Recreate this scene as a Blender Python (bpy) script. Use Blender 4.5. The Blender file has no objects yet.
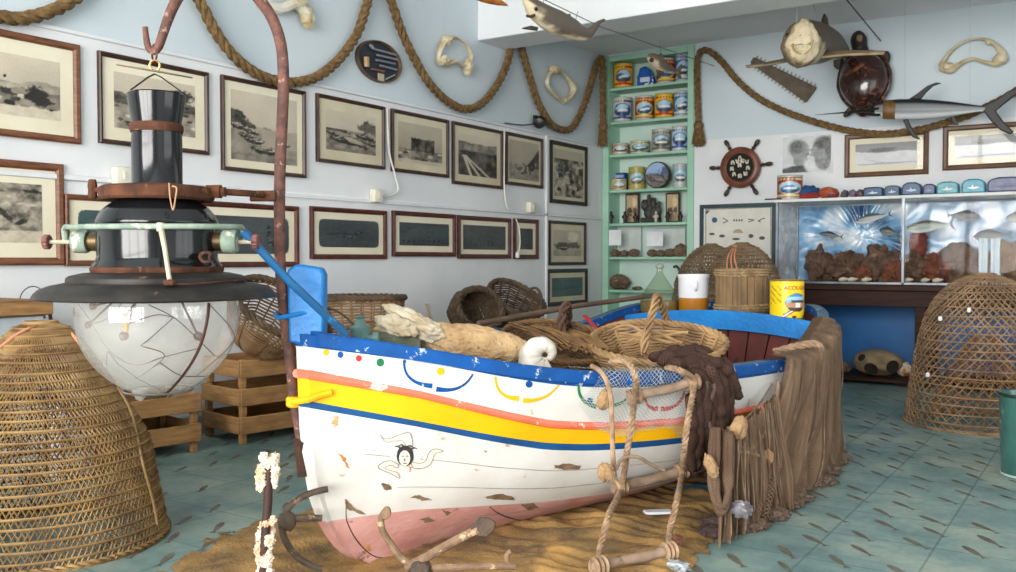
import bpy, bmesh, math, random
import numpy as np
from mathutils import Vector, Matrix, noise as mn

# ------------------------------------------------------------------ camera, world, lights, exposure
SC = bpy.context.scene
COL = SC.collection
R_ = math.radians
CAM = Vector((4.7, 0.0, 1.05)); YAW = R_(33.3); PITCH = R_(1.66); FPX = 930.0
cd = bpy.data.cameras.new('camera'); cam = bpy.data.objects.new('camera', cd); COL.objects.link(cam)
cam.location = CAM; cam.rotation_euler = (math.pi/2-PITCH, 0, YAW)
cd.sensor_width = 36; cd.lens = 36*FPX/1016; cd.clip_start = .05; cd.clip_end = 200
cd.dof.use_dof = True; cd.dof.focus_distance = 3.2; cd.dof.aperture_fstop = 8.0
SC.camera = cam
vs = SC.view_settings
vs.view_transform = 'Standard'; vs.look = 'None'; vs.gamma = 1; vs.use_curve_mapping = False
vs.exposure = 0.14
SC.cycles.transparent_max_bounces = 24
SC.cycles.max_bounces = 10; SC.cycles.diffuse_bounces = 3
w = bpy.data.worlds.new('daylight'); SC.world = w; w.use_nodes = True
bg = w.node_tree.nodes['Background']; bg.inputs[0].default_value = (.90, .95, 1, 1); bg.inputs[1].default_value = .7

def area(name, loc, target, sx, sy, power, col=(1, 1, 1)):
    l = bpy.data.lights.new(name, 'AREA'); l.shape = 'RECTANGLE'; l.size = sx; l.size_y = sy
    l.energy = power; l.color = col
    o = bpy.data.objects.new(name, l); COL.objects.link(o); o.location = loc
    o.rotation_euler = (Vector(target)-Vector(loc)).to_track_quat('-Z', 'Y').to_euler()
    return o
area('daylight_entrance', (3.6, -4.9, 2.1), (2.9, 5, 1.9), 6.4, 4.2, 1350, (1, .985, .95))
area('added_side_light', (7.4, 3.2, 1.9), (0, 4.2, 1.2), 3.6, 2.2, 60, (.95, .98, 1))  # side light added from the right; no window is known there

# ------------------------------------------------------------------ photograph pixel -> point in the room
FH = Vector((-math.sin(YAW), math.cos(YAW), 0)); RT = Vector((math.cos(YAW), math.sin(YAW), 0))
FW = FH*math.cos(PITCH)+Vector((0, 0, -math.sin(PITCH))); UP = RT.cross(FW)
def ray(px, py): return FW+RT*((px-508)/FPX)+UP*((286-py)/FPX)
def W(px, py, Z): return CAM+ray(px, py)*Z
def onx(px, py, x=0.0):
    d = ray(px, py); return CAM+d*((x-CAM.x)/d.x)
def ony(px, py, y=9.0):
    d = ray(px, py); return CAM+d*((y-CAM.y)/d.y)
def onz(px, py, z=0.0):
    d = ray(px, py); return CAM+d*((z-CAM.z)/d.z)
def CW(xc, zc, z=0.0): 
    p = CAM+RT*xc+FH*zc; return Vector((p.x, p.y, z))
def depth(p): return (Vector(p)-CAM).dot(FW)

# ------------------------------------------------------------------ materials
def H(s):
    s = s.lstrip('#'); c = [int(s[i:i+2], 16)/255 for i in (0, 2, 4)]
    return tuple(x/12.92 if x <= .04045 else ((x+.055)/1.055)**2.4 for x in c)
MATS = {}
def mat(name, c1, c2=None, scale=6, rough=.6, metal=0, bump=0, bs=40, spec=.5, coat=0, lo=.35, hi=.65,
        c3=None, s3=5, t3=.6, w3=.04, stretch=(1, 1, 1), detail=5, rough3=None):
    if name in MATS: return MATS[name]
    m = bpy.data.materials.new(name); m.use_nodes = True
    nt = m.node_tree; N = nt.nodes; L = nt.links
    b = N['Principled BSDF']
    b.inputs['Roughness'].default_value = rough; b.inputs['Metallic'].default_value = metal
    b.inputs['Specular IOR Level'].default_value = spec; b.inputs['Coat Weight'].default_value = coat
    b.inputs['Coat Roughness'].default_value = .05
    if isinstance(c1, str): c1 = H(c1)
    if isinstance(c2, str): c2 = H(c2)
    if isinstance(c3, str): c3 = H(c3)
    tc = N.new('ShaderNodeTexCoord'); mp = N.new('ShaderNodeMapping'); mp.inputs['Scale'].default_value = stretch
    L.new(tc.outputs['Object'], mp.inputs[0])
    out = None
    if c2 is None: c2 = tuple(x*.82 for x in c1)
    n = N.new('ShaderNodeTexNoise'); n.inputs['Scale'].default_value = scale; n.inputs['Detail'].default_value = detail
    L.new(mp.outputs[0], n.inputs['Vector'])
    r = N.new('ShaderNodeValToRGB'); r.color_ramp.elements[0].position = lo; r.color_ramp.elements[1].position = hi
    r.color_ramp.elements[0].color = (*c1, 1); r.color_ramp.elements[1].color = (*c2, 1)
    L.new(n.outputs['Fac'], r.inputs[0]); out = r.outputs[0]
    if c3 is not None:
        n3 = N.new('ShaderNodeTexNoise'); n3.inputs['Scale'].default_value = s3; n3.inputs['Detail'].default_value = 8
        n3.inputs['Roughness'].default_value = .65
        L.new(mp.outputs[0], n3.inputs['Vector'])
        r3 = N.new('ShaderNodeValToRGB'); r3.color_ramp.elements[0].position = t3; r3.color_ramp.elements[1].position = t3+w3
        L.new(n3.outputs['Fac'], r3.inputs[0])
        mx = N.new('ShaderNodeMix'); mx.data_type = 'RGBA'
        L.new(r3.outputs[0], mx.inputs[0]); L.new(out, mx.inputs[6]); mx.inputs[7].default_value = (*c3, 1)
        out = mx.outputs[2]
        if rough3 is not None:
            mr = N.new('ShaderNodeMix'); mr.data_type = 'FLOAT'; L.new(r3.outputs[0], mr.inputs[0])
            mr.inputs[2].default_value = rough; mr.inputs[3].default_value = rough3
            L.new(mr.outputs[0], b.inputs['Roughness'])
    L.new(out, b.inputs['Base Color'])
    if bump:
        nb = N.new('ShaderNodeTexNoise'); nb.inputs['Scale'].default_value = bs; nb.inputs['Detail'].default_value = 4
        L.new(mp.outputs[0], nb.inputs['Vector'])
        bp = N.new('ShaderNodeBump'); bp.inputs['Strength'].default_value = bump; bp.inputs['Distance'].default_value = .01
        L.new(nb.outputs['Fac'], bp.inputs['Height']); L.new(bp.outputs[0], b.inputs['Normal'])
    MATS[name] = m; return m

def attr_mat(name, rough=.6, coat=0, spec=.4, bump=0, bs=60):
    if name in MATS: return MATS[name]
    m = bpy.data.materials.new(name); m.use_nodes = True; N = m.node_tree.nodes; L = m.node_tree.links
    b = N['Principled BSDF']; b.inputs['Roughness'].default_value = rough; b.inputs['Coat Weight'].default_value = coat
    b.inputs['Specular IOR Level'].default_value = spec
    a = N.new('ShaderNodeAttribute'); a.attribute_name = 'tone'
    n = N.new('ShaderNodeTexNoise'); n.inputs['Scale'].default_value = 90; n.inputs['Detail'].default_value = 3
    tc = N.new('ShaderNodeTexCoord'); L.new(tc.outputs['Object'], n.inputs['Vector'])
    mr = N.new('ShaderNodeMapRange'); mr.inputs[3].default_value = .84; mr.inputs[4].default_value = 1.12
    L.new(n.outputs['Fac'], mr.inputs[0])
    mx = N.new('ShaderNodeVectorMath'); mx.operation = 'SCALE'
    L.new(a.outputs['Color'], mx.inputs[0]); L.new(mr.outputs[0], mx.inputs['Scale'])
    L.new(mx.outputs[0], b.inputs['Base Color'])
    if bump:
        nb = N.new('ShaderNodeTexNoise'); nb.inputs['Scale'].default_value = bs
        L.new(tc.outputs['Object'], nb.inputs['Vector'])
        bp = N.new('ShaderNodeBump'); bp.inputs['Strength'].default_value = bump; bp.inputs['Distance'].default_value = .008
        L.new(nb.outputs['Fac'], bp.inputs['Height']); L.new(bp.outputs[0], b.inputs['Normal'])
    MATS[name] = m; return m

def pane_mat(name, tint=(1, 1, 1), refl=1.0, rough=.02, ior=1.5, dirt=0.0, dirtcol=(.8, .8, .75)):
    """thin clear glass: what lies behind shows through, the room mirrors in it by Fresnel"""
    if name in MATS: return MATS[name]
    m = bpy.data.materials.new(name); m.use_nodes = True; N = m.node_tree.nodes; L = m.node_tree.links
    for n in list(N):
        if n.type != 'OUTPUT_MATERIAL': N.remove(n)
    o = [n for n in N if n.type == 'OUTPUT_MATERIAL'][0]
    t = N.new('ShaderNodeBsdfTransparent'); t.inputs[0].default_value = (*tint, 1)
    g = N.new('ShaderNodeBsdfGlossy'); g.inputs['Roughness'].default_value = rough
    f = N.new('ShaderNodeLayerWeight'); f.inputs[0].default_value = .5
    pw = N.new('ShaderNodeMath'); pw.operation = 'POWER'; pw.inputs[1].default_value = 5; L.new(f.outputs['Facing'], pw.inputs[0])
    k = N.new('ShaderNodeMath'); k.operation = 'MULTIPLY_ADD'; k.inputs[1].default_value = .9*refl; k.inputs[2].default_value = .045*refl; k.use_clamp = True
    mx = N.new('ShaderNodeMixShader'); L.new(pw.outputs[0], k.inputs[0]); L.new(k.outputs[0], mx.inputs[0])
    L.new(t.outputs[0], mx.inputs[1]); L.new(g.outputs[0], mx.inputs[2])
    out = mx.outputs[0]
    if dirt:
        d = N.new('ShaderNodeBsdfDiffuse'); d.inputs[0].default_value = (*dirtcol, 1)
        n = N.new('ShaderNodeTexNoise'); n.inputs['Scale'].default_value = 5; n.inputs['Detail'].default_value = 6
        tc = N.new('ShaderNodeTexCoord'); L.new(tc.outputs['Object'], n.inputs['Vector'])
        mr = N.new('ShaderNodeMapRange'); mr.inputs[1].default_value = .3; mr.inputs[2].default_value = .8
        mr.inputs[3].default_value = dirt*.4; mr.inputs[4].default_value = dirt*1.6
        L.new(n.outputs['Fac'], mr.inputs[0])
        m2 = N.new('ShaderNodeMixShader'); L.new(mr.outputs[0], m2.inputs[0]); L.new(out, m2.inputs[1]); L.new(d.outputs[0], m2.inputs[2])
        out = m2.outputs[0]
    L.new(out, o.inputs['Surface'])
    MATS[name] = m; return m

# ------------------------------------------------------------------ mesh builder
def frames(path, closed=False):
    P = [Vector(p) for p in path]; n = len(P); T = []
    for i in range(n):
        if closed: t = P[(i+1) % n]-P[i-1]
        else: t = P[min(i+1, n-1)]-P[max(i-1, 0)]
        T.append(t.normalized() if t.length > 1e-9 else Vector((0, 0, 1)))
    a = Vector((0, 0, 1)) if abs(T[0].z) < .9 else Vector((1, 0, 0))
    u = T[0].cross(a).normalized(); out = []
    for i in range(n):
        u = u-T[i]*u.dot(T[i]); u.normalize(); out.append((P[i], T[i], u.copy(), T[i].cross(u)))
    return out
def catmull(pts, ds):
    P = [Vector(p) for p in pts]; out = []
    Q = [P[0]*2-P[1]]+P+[P[-1]*2-P[-2]]
    for i in range(1, len(Q)-2):
        k = max(2, int((Q[i+1]-Q[i]).length/ds)+1)
        for j in range(k):
            t = j/k; a, b, c, d = Q[i-1], Q[i], Q[i+1], Q[i+2]
            out.append(.5*((2*b)+(c-a)*t+(2*a-5*b+4*c-d)*t*t+(3*b-a-3*c+d)*t**3))
    out.append(P[-1]); return out
def rz(a): return Matrix.Rotation(a, 3, 'Z')
def rx(a): return Matrix.Rotation(a, 3, 'X')
def ry(a): return Matrix.Rotation(a, 3, 'Y')
def align(d, up=(0, 0, 1)):
    """3x3 whose z axis runs along d"""
    z = Vector(d).normalized(); a = Vector(up)
    if abs(z.dot(a)) > .98: a = Vector((0, 1, 0)) if abs(z.y) < .9 else Vector((1, 0, 0))
    x = a.cross(z).normalized(); y = z.cross(x)
    return Matrix((x, y, z)).transposed()
class MB:
    def __init__(s): s.v = []; s.f = []; s.mi = []; s.col = []; s.uv = {}
    def add(s, V, F, mi=0, col=None):
        o = len(s.v); s.v.extend(Vector(v) for v in V)
        for f in F: s.f.append(tuple(i+o for i in f))
        s.mi.extend(mi if isinstance(mi, list) else [mi]*len(F))
        if col is None: col = [(1, 1, 1)]*len(V)
        elif isinstance(col, tuple): col = [col]*len(V)
        s.col.extend(col); return s
    def tube(s, path, r, n=8, mi=0, closed=False, col=None, flat=1.0, up=None, cell=0):
        fr = frames(path, closed); V = []; F = []; m = len(fr)
        for i, (p, t, u, w_) in enumerate(fr):
            if up is not None:
                u = Vector(up)-t*t.dot(Vector(up)); u.normalize(); w_ = t.cross(u)
            ri = r[i] if hasattr(r, '__len__') else r
            for k in range(n):
                a = 2*math.pi*k/n; V.append(p+u*(math.cos(a)*ri)+w_*(math.sin(a)*ri*flat))
        for i in range(m if closed else m-1):
            j = (i+1) % m
            for k in range(n): F.append((i*n+k, i*n+(k+1) % n, j*n+(k+1) % n, j*n+k))
        if not closed: F.append(tuple(range(n-1, -1, -1))); F.append(tuple((m-1)*n+k for k in range(n)))
        if cell:
            o = len(s.v); l = 0
            for i in range(m):
                if i: l += (fr[i][0]-fr[i-1][0]).length
                for k in range(n): s.uv[o+i*n+k] = (abs(k/n-.5)*2*math.pi*(r[0] if hasattr(r, '__len__') else r)/cell, l/cell*.6)
        return s.add(V, F, mi, col)
    def lathe(s, prof, n=32, c=(0, 0, 0), mi=0, R=None, closed=False, colf=None, sx=1, sy=1):
        c = Vector(c); V = []; F = []; C = []; m = len(prof)
        for i, (r, z) in enumerate(prof):
            for k in range(n):
                a = 2*math.pi*k/n; p = Vector((r*math.cos(a)*sx, r*math.sin(a)*sy, z))
                if R is not None: p = R @ p
                V.append(p+c)
                if colf: C.append(colf(k/n, i/(m-1)))
        for i in range(m if closed else m-1):
            j = (i+1) % m
            for k in range(n): F.append((i*n+k, i*n+(k+1) % n, j*n+(k+1) % n, j*n+k))
        if not closed:
            if prof[0][0] > 1e-5: F.append(tuple(range(n-1, -1, -1)))
            if prof[-1][0] > 1e-5: F.append(tuple((m-1)*n+k for k in range(n)))
        return s.add(V, F, mi, C or None)
    def box(s, c, d, mi=0, R=None, bev=0.0, col=None, seg=1):
        bm = bmesh.new(); bmesh.ops.create_cube(bm, size=1)
        for v in bm.verts: v.co = Vector((v.co.x*d[0], v.co.y*d[1], v.co.z*d[2]))
        if bev: bmesh.ops.bevel(bm, geom=bm.edges[:], offset=min(bev, min(d)*.45), segments=seg, affect='EDGES', profile=.5)
        bm.verts.index_update()
        V = [(R @ v.co if R is not None else v.co)+Vector(c) for v in bm.verts]
        F = [[v.index for v in f.verts] for f in bm.faces]; bm.free()
        return s.add(V, F, mi, col)
    def loft(s, rings, mi=0, cap=True, closed=True, col=None):
        n = len(rings[0]); V = [p for r in rings for p in r]; F = []
        for i in range(len(rings)-1):
            for k in range(n if closed else n-1):
                F.append((i*n+k, i*n+(k+1) % n, (i+1)*n+(k+1) % n, (i+1)*n+k))
        if cap and closed:
            F.append(tuple(range(n-1, -1, -1))); F.append(tuple((len(rings)-1)*n+k for k in range(n)))
        return s.add(V, F, mi, col)
    def grid(s, fn, nu, nv, mi=0, colf=None, mif=None, uv=None):
        V = []; F = []; C = []; M = []
        for j in range(nv+1):
            for i in range(nu+1):
                V.append(fn(i/nu, j/nv))
                if colf: C.append(colf(i/nu, j/nv))
        for j in range(nv):
            for i in range(nu):
                a = j*(nu+1)+i; F.append((a, a+1, a+nu+2, a+nu+1)); M.append(mif(i, j) if mif else mi)
        if uv:
            o = len(s.v)
            for j in range(nv+1):
                for i in range(nu+1): s.uv[o+j*(nu+1)+i] = (i/nu*uv[0], j/nv*uv[1])
        return s.add(V, F, M, C or None)
    def ico(s, c, r, sub=3, amp=.0, fr=2.0, seed=0, mi=0, R=None, oct=3, fn=None, col=None):
        bm = bmesh.new(); bmesh.ops.create_icosphere(bm, subdivisions=sub, radius=1)
        r = (r, r, r) if not hasattr(r, '__len__') else r; V = []
        for v in bm.verts:
            p = v.co.copy()
            if amp: p *= 1+amp*mn.fractal(v.co*fr+Vector((seed*7.3, seed*3.1, seed)), 1, 2, oct)
            if fn: p = fn(p)
            p = Vector((p.x*r[0], p.y*r[1], p.z*r[2]))
            V.append((R @ p if R is not None else p)+Vector(c))
        bm.verts.index_update(); F = [[v.index for v in f.verts] for f in bm.faces]; bm.free()
        return s.add(V, F, mi, col)
    def prism(s, poly, th, M, mi=0, col=None):
        """polygon (x,y) extruded +-th/2 along z, placed by 4x4 M"""
        n = len(poly); V = [M @ Vector((x, y, th/2)) for x, y in poly]+[M @ Vector((x, y, -th/2)) for x, y in poly]
        F = [tuple(range(n)), tuple(range(2*n-1, n-1, -1))]+[(k, n+k, n+(k+1) % n, (k+1) % n) for k in range(n)]
        return s.add(V, F, mi, col)
    def build(s, name, mats, parent=None, loc=None, smooth=True, ang=38, recalc=True):
        if not isinstance(mats, (list, tuple)): mats = [mats]
        o_ = Vector((0, 0, 0))
        if parent is not None:
            q = parent
            while q is not None: o_ += q.location; q = q.parent
        elif loc == 'base' or loc is None:
            a = np.array([v[:] for v in s.v]); o_ = Vector(((a[:, 0].min()+a[:, 0].max())/2, (a[:, 1].min()+a[:, 1].max())/2, a[:, 2].min()))
        else: o_ = Vector(loc)
        me = bpy.data.meshes.new(name); me.from_pydata([(v-o_)[:] for v in s.v], [], s.f)
        for m in mats: me.materials.append(m)
        me.polygons.foreach_set('material_index', s.mi)
        if any(c != (1, 1, 1) for c in s.col):
            at = me.color_attributes.new('tone', 'FLOAT_COLOR', 'POINT')
            at.data.foreach_set('color', np.array([(c[0], c[1], c[2], 1) for c in s.col], dtype=np.float32).ravel())
        if s.uv:
            ul = me.uv_layers.new(name='cloth')
            vi = np.zeros(len(me.loops), dtype=np.int32); me.loops.foreach_get('vertex_index', vi)
            ul.data.foreach_set('uv', np.array([s.uv.get(int(i), (0, 0)) for i in vi], dtype=np.float32).ravel())
        if recalc:
            bm = bmesh.new(); bm.from_mesh(me); bmesh.ops.recalc_face_normals(bm, faces=bm.faces[:]); bm.to_mesh(me); bm.free()
        if smooth:
            me.polygons.foreach_set('use_smooth', [True]*len(me.polygons)); me.set_sharp_from_angle(angle=R_(ang))
        me.update()
        o = bpy.data.objects.new(name, me); COL.objects.link(o)
        if parent is not None: o.parent = parent
        else: o.location = o_
        return o
def tag(o, label, cat, group=None, kind=None):
    o['label'] = label; o['category'] = cat
    if group: o['group'] = group
    o['kind'] = kind or 'thing'
    return o
def thing(name, loc, label, cat, group=None):
    o = bpy.data.objects.new(name, None); COL.objects.link(o); o.location = loc
    return tag(o, label, cat, group)
def struct(name, mb, m, **k):
    o = mb.build(name, m, loc=(0, 0, 0), **k); o['kind'] = 'structure'; return o
def copy_thing(o, loc, label=None, rotz=None, scale=None):
    r = o.copy(); COL.objects.link(r); r.location = loc
    if rotz is not None: r.rotation_euler = (0, 0, rotz)
    if scale is not None: r.scale = scale
    if label: r['label'] = label
    for ch in list(o.children):
        c = ch.copy(); COL.objects.link(c); c.parent = r
        for g in list(ch.children):
            d = g.copy(); COL.objects.link(d); d.parent = c
    return r
def rope_mb(path, R, n=7, pitch=7.0, strands=3, mb=None, ds=None, mi=0):
    mb = mb or MB(); ds = ds or R*.8
    P = catmull(path, ds); fr = frames(P); s = 0; S = [0]
    for i in range(1, len(P)): s += (P[i]-P[i-1]).length; S.append(s)
    for k in range(strands):
        Q = []
        for i, (p, t, u, w_) in enumerate(fr):
            a = 2*math.pi*(S[i]/(R*pitch)+k/strands); Q.append(p+(u*math.cos(a)+w_*math.sin(a))*R*.5)
        mb.tube(Q, R*.54, n, mi)
    return mb

def fbm(X, Y, seed=0, oct=4):
    rs = np.random.RandomState(seed); out = np.zeros_like(X, dtype=float); amp = 1; tot = 0; fr = 1
    for o in range(oct):
        g = rs.rand(64, 64); x = X*fr; y = Y*fr; xi = np.floor(x).astype(int); yi = np.floor(y).astype(int)
        fx = x-xi; fy = y-yi; fx = fx*fx*(3-2*fx); fy = fy*fy*(3-2*fy)
        a = g[xi % 64, yi % 64]; b = g[(xi+1) % 64, yi % 64]; c = g[xi % 64, (yi+1) % 64]; d = g[(xi+1) % 64, (yi+1) % 64]
        out += amp*((a*(1-fx)+b*fx)*(1-fy)+(c*(1-fx)+d*fx)*fy); tot += amp; amp *= .5; fr *= 2
    return out/tot

# ------------------------------------------------------------------ the room shell
XR, YF, YB, ZC, ZC2 = 7.0, -2.2, 9.0, 3.75, 3.24
WHITE = mat('white_wall_paint', '#e8e9ea', '#dadcde', scale=1.3, rough=.75, bump=.08, bs=30)
BLUE = mat('pale_blue_wall_paint', '#d2dce1', '#c8d4da', scale=1.1, rough=.8, bump=.06, bs=30)
CEIL = mat('ceiling_paint', '#f3f4f4', '#e9ecee', scale=1, rough=.85)
def floor_mat():
    m = bpy.data.materials.new('painted_tile_floor'); m.use_nodes = True; N = m.node_tree.nodes; L = m.node_tree.links
    b = N['Principled BSDF']; tc = N.new('ShaderNodeTexCoord')
    mp = N.new('ShaderNodeMapping'); mp.inputs['Location'].default_value = (-3.79, 0, 0); L.new(tc.outputs['Object'], mp.inputs[0])
    n = N.new('ShaderNodeTexNoise'); n.inputs['Scale'].default_value = 2.2; n.inputs['Detail'].default_value = 7; n.inputs['Roughness'].default_value = .62
    L.new(tc.outputs['Object'], n.inputs['Vector'])
    r = N.new('ShaderNodeValToRGB'); e = r.color_ramp.elements
    e[0].position = .3; e[0].color = (*H('#5b7676'), 1); e[1].position = .68; e[1].color = (*H('#a0aa9c'), 1)
    k = e.new(.48); k.color = (*H('#78918d'), 1)
    L.new(n.outputs['Fac'], r.inputs[0])
    n2 = N.new('ShaderNodeTexNoise'); n2.inputs['Scale'].default_value = 26; n2.inputs['Detail'].default_value = 5
    L.new(tc.outputs['Object'], n2.inputs['Vector'])
    mr = N.new('ShaderNodeMapRange'); mr.inputs[3].default_value = .78; mr.inputs[4].default_value = 1.18; L.new(n2.outputs['Fac'], mr.inputs[0])
    sc = N.new('ShaderNodeVectorMath'); sc.operation = 'SCALE'; L.new(r.outputs[0], sc.inputs[0]); L.new(mr.outputs[0], sc.inputs['Scale'])
    br = N.new('ShaderNodeTexBrick'); br.offset = 0; br.inputs['Scale'].default_value = 1; br.inputs['Brick Width'].default_value = .365
    br.inputs['Row Height'].default_value = .365; br.inputs['Mortar Size'].default_value = .006; br.inputs['Mortar Smooth'].default_value = .6
    br.inputs['Color1'].default_value = (1, 1, 1, 1); br.inputs['Color2'].default_value = (.9, .93, .94, 1); br.inputs['Mortar'].default_value = (.55, .66, .7, 1)
    L.new(mp.outputs[0], br.inputs['Vector'])
    mu = N.new('ShaderNodeVectorMath'); mu.operation = 'MULTIPLY'; L.new(sc.outputs[0], mu.inputs[0]); L.new(br.outputs['Color'], mu.inputs[1])
    L.new(mu.outputs[0], b.inputs['Base Color']); b.inputs['Roughness'].default_value = .42; b.inputs['Specular IOR Level'].default_value = .35
    bp = N.new('ShaderNodeBump'); bp.inputs['Strength'].default_value = .12; bp.inputs['Distance'].default_value = .004
    L.new(n2.outputs['Fac'], bp.inputs['Height']); L.new(bp.outputs[0], b.inputs['Normal'])
    return m
FISHPAINT = mat('fish_print_on_tile', '#524a40', '#6f6b5f', scale=14, rough=.5, c3='#84948e', s3=22, t3=.60, w3=.12)
rnd = random.Random(5)
mb = MB()
mb.grid(lambda u, v: (u*XR, YF+v*(YB-YF), 0), 14, 22, 0)
def fish_poly(L, h):
    top = [(-.5, .0), (-.42, .32), (-.2, .5), (.05, .42), (.25, .18), (.33, .12), (.5, .48), (.45, 0)]
    return [(x*L, y*h) for x, y in top]+[(x*L, -y*h) for x, y in top[-2:0:-1]]
fa = math.atan2(*(lambda a, b: ((b-a).y, (b-a).x))(onz(827, 542), onz(854, 558)))
fb = math.atan2(*(lambda a, b: ((b-a).y, (b-a).x))(onz(153, 556.6), onz(133.8, 571.5)))
gy = YF+.4
for ix in range(0, 38):
    for iy in range(0, 60):
        x = .1+ix*.1825+.04*((iy % 2)*2-1)*.5; y = gy+iy*.1825
        if x > XR-.15 or y > YB-.15: continue
        if rnd.random() < .22: continue
        a = (fa if x > 2.55 else fb)+rnd.uniform(-.12, .12); s = rnd.uniform(.85, 1.1)
        P = fish_poly(.150*s, .030*s); x += rnd.uniform(-.015, .015); y += rnd.uniform(-.015, .015)
        V = [(x+p[0]*math.cos(a)-p[1]*math.sin(a), y+p[0]*math.sin(a)+p[1]*math.cos(a), .0012) for p in P]
        mb.add(V, [tuple(range(len(V)))], 1)
struct('floor', mb, [floor_mat(), FISHPAINT], smooth=False)

ZW = 2.255
mb = MB()
mb.box((-.1, (YF+YB)/2, ZW/2), (.2, YB-YF, ZW), 0); mb.box((-.1, (YF+YB)/2, (ZW+ZC)/2), (.2, YB-YF, ZC-ZW), 1)
mb.box((.006, (YF+YB)/2, ZW/2), (.012, YB-YF, ZW), 0, bev=.003)
struct('wall_left', mb, [WHITE, BLUE], smooth=False)
mb = MB()
NX0, NX1, NZ = .02, ony(693.5, 150, YB-.025).x, ony(648, 51, YB-.025).z    # the niche that takes the shelf unit
for x0, x1, z0, z1, mi in ((NX1, XR, 0, ZW, 0), (NX1, XR, ZW, ZC, 1), (0, NX0, 0, ZW, 0), (0, NX0, ZW, ZC, 1), (NX0, NX1, NZ, ZC, 1)):
    mb.box(((x0+x1)/2, YB+.1, (z0+z1)/2), (x1-x0, .2, z1-z0), mi)
mb.box(((NX0+NX1)/2, YB+.33, NZ/2), (NX1-NX0+.2, .1, NZ), 0)
struct('wall_back', mb, [WHITE, BLUE], smooth=False)
mb = MB()   # right wall with an unseen window opening added for side light, y 1.5..5
for y0, y1, z0, z1 in ((YF, 1.4, 0, ZC), (5, YB, 0, ZC), (1.4, 5, 0, .8), (1.4, 5, 3.0, ZC)):
    mb.box((XR+.1, (y0+y1)/2, (z0+z1)/2), (.2, y1-y0, z1-z0), 0)
struct('wall_right', mb, [WHITE], smooth=False)
mb = MB()
for x0, x1, z0, z1 in ((0, 1.2, 0, ZC), (6.0, XR, 0, ZC), (1.2, 6.0, 3.55, ZC)):
    mb.box(((x0+x1)/2, YF-.1, (z0+z1)/2), (x1-x0, .2, z1-z0), 0)
struct('wall_front', mb, [WHITE], smooth=False)
FRAMEPAINT = mat('window_frame_paint', '#5d6a6c', '#4c585a', rough=.5)
mb = MB()
for x in (1.23, 2.4, 3.6, 4.8, 5.97): mb.box((x, YF-.1, 1.775), (.06, .07, 3.55), 0, bev=.006)
for z in (.06, 2.1, 3.52): mb.box((3.6, YF-.1, z), (4.8, .07, .06), 0, bev=.006)
struct('window_1', mb, [FRAMEPAINT])
mb = MB()
for y in (1.43, 2.6, 3.8, 4.97): mb.box((XR+.1, y, 1.9), (.07, .06, 2.2), 0, bev=.006)
for z in (.83, 2.3, 2.97): mb.box((XR+.1, 3.2, z), (.07, 3.6, .06), 0, bev=.006)
struct('added_side_window', mb, [FRAMEPAINT])  # bars of the unseen side window, added along with its light
mb = MB()
mb.box((XR/2, (YF+6.7)/2, ZC+.1), (XR, 6.7-YF, .2), 0); mb.box((XR/2, (7.1+YB)/2, ZC2+.1), (XR, YB-7.1, .2), 0)
struct('ceiling', mb, [CEIL], smooth=False)
mb = MB(); mb.box((XR/2, 6.885, (2.95+ZC)/2), (XR, .43, ZC-2.95), 0, bev=.006)
struct('beam', mb, [CEIL])
# trims on the left wall: the lip of the white panel and the cable trunking above the lower row
mb = MB(); mb.box((.012, (YF+YB)/2, ZW+.004), (.028, YB-YF, .022), 0, bev=.004)
struct('trim_1', mb, [WHITE])
p1 = onx(330, 199); p2 = onx(520, 212)
zt = (p1.z+p2.z)/2
mb = MB(); mb.box((.02, 4.4+2.2, zt), (.018, 4.8, .03), 0, bev=.004); mb.box((.02, 2.2, zt), (.018, 3.6, .03), 0, bev=.004)
PLASTIC = mat('cream_plastic', '#e6e2d2', '#dad5c2', rough=.4)
struct('trim_2', mb, [WHITE])
mb = MB()
for px in (545,):
    q = onx(px, 200); mb.box((.02, q.y, ZW/2), (.018, .035, ZW), 0, bev=.004)
struct('trim_3', mb, [WHITE])
mb = MB(); mb.box((.012, (YF+YB)/2, .05), (.03, YB-YF, .1), 0, bev=.005)
struct('baseboard_left', mb, [mat('skirting_grey', '#9aa5a4', rough=.6)])

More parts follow.
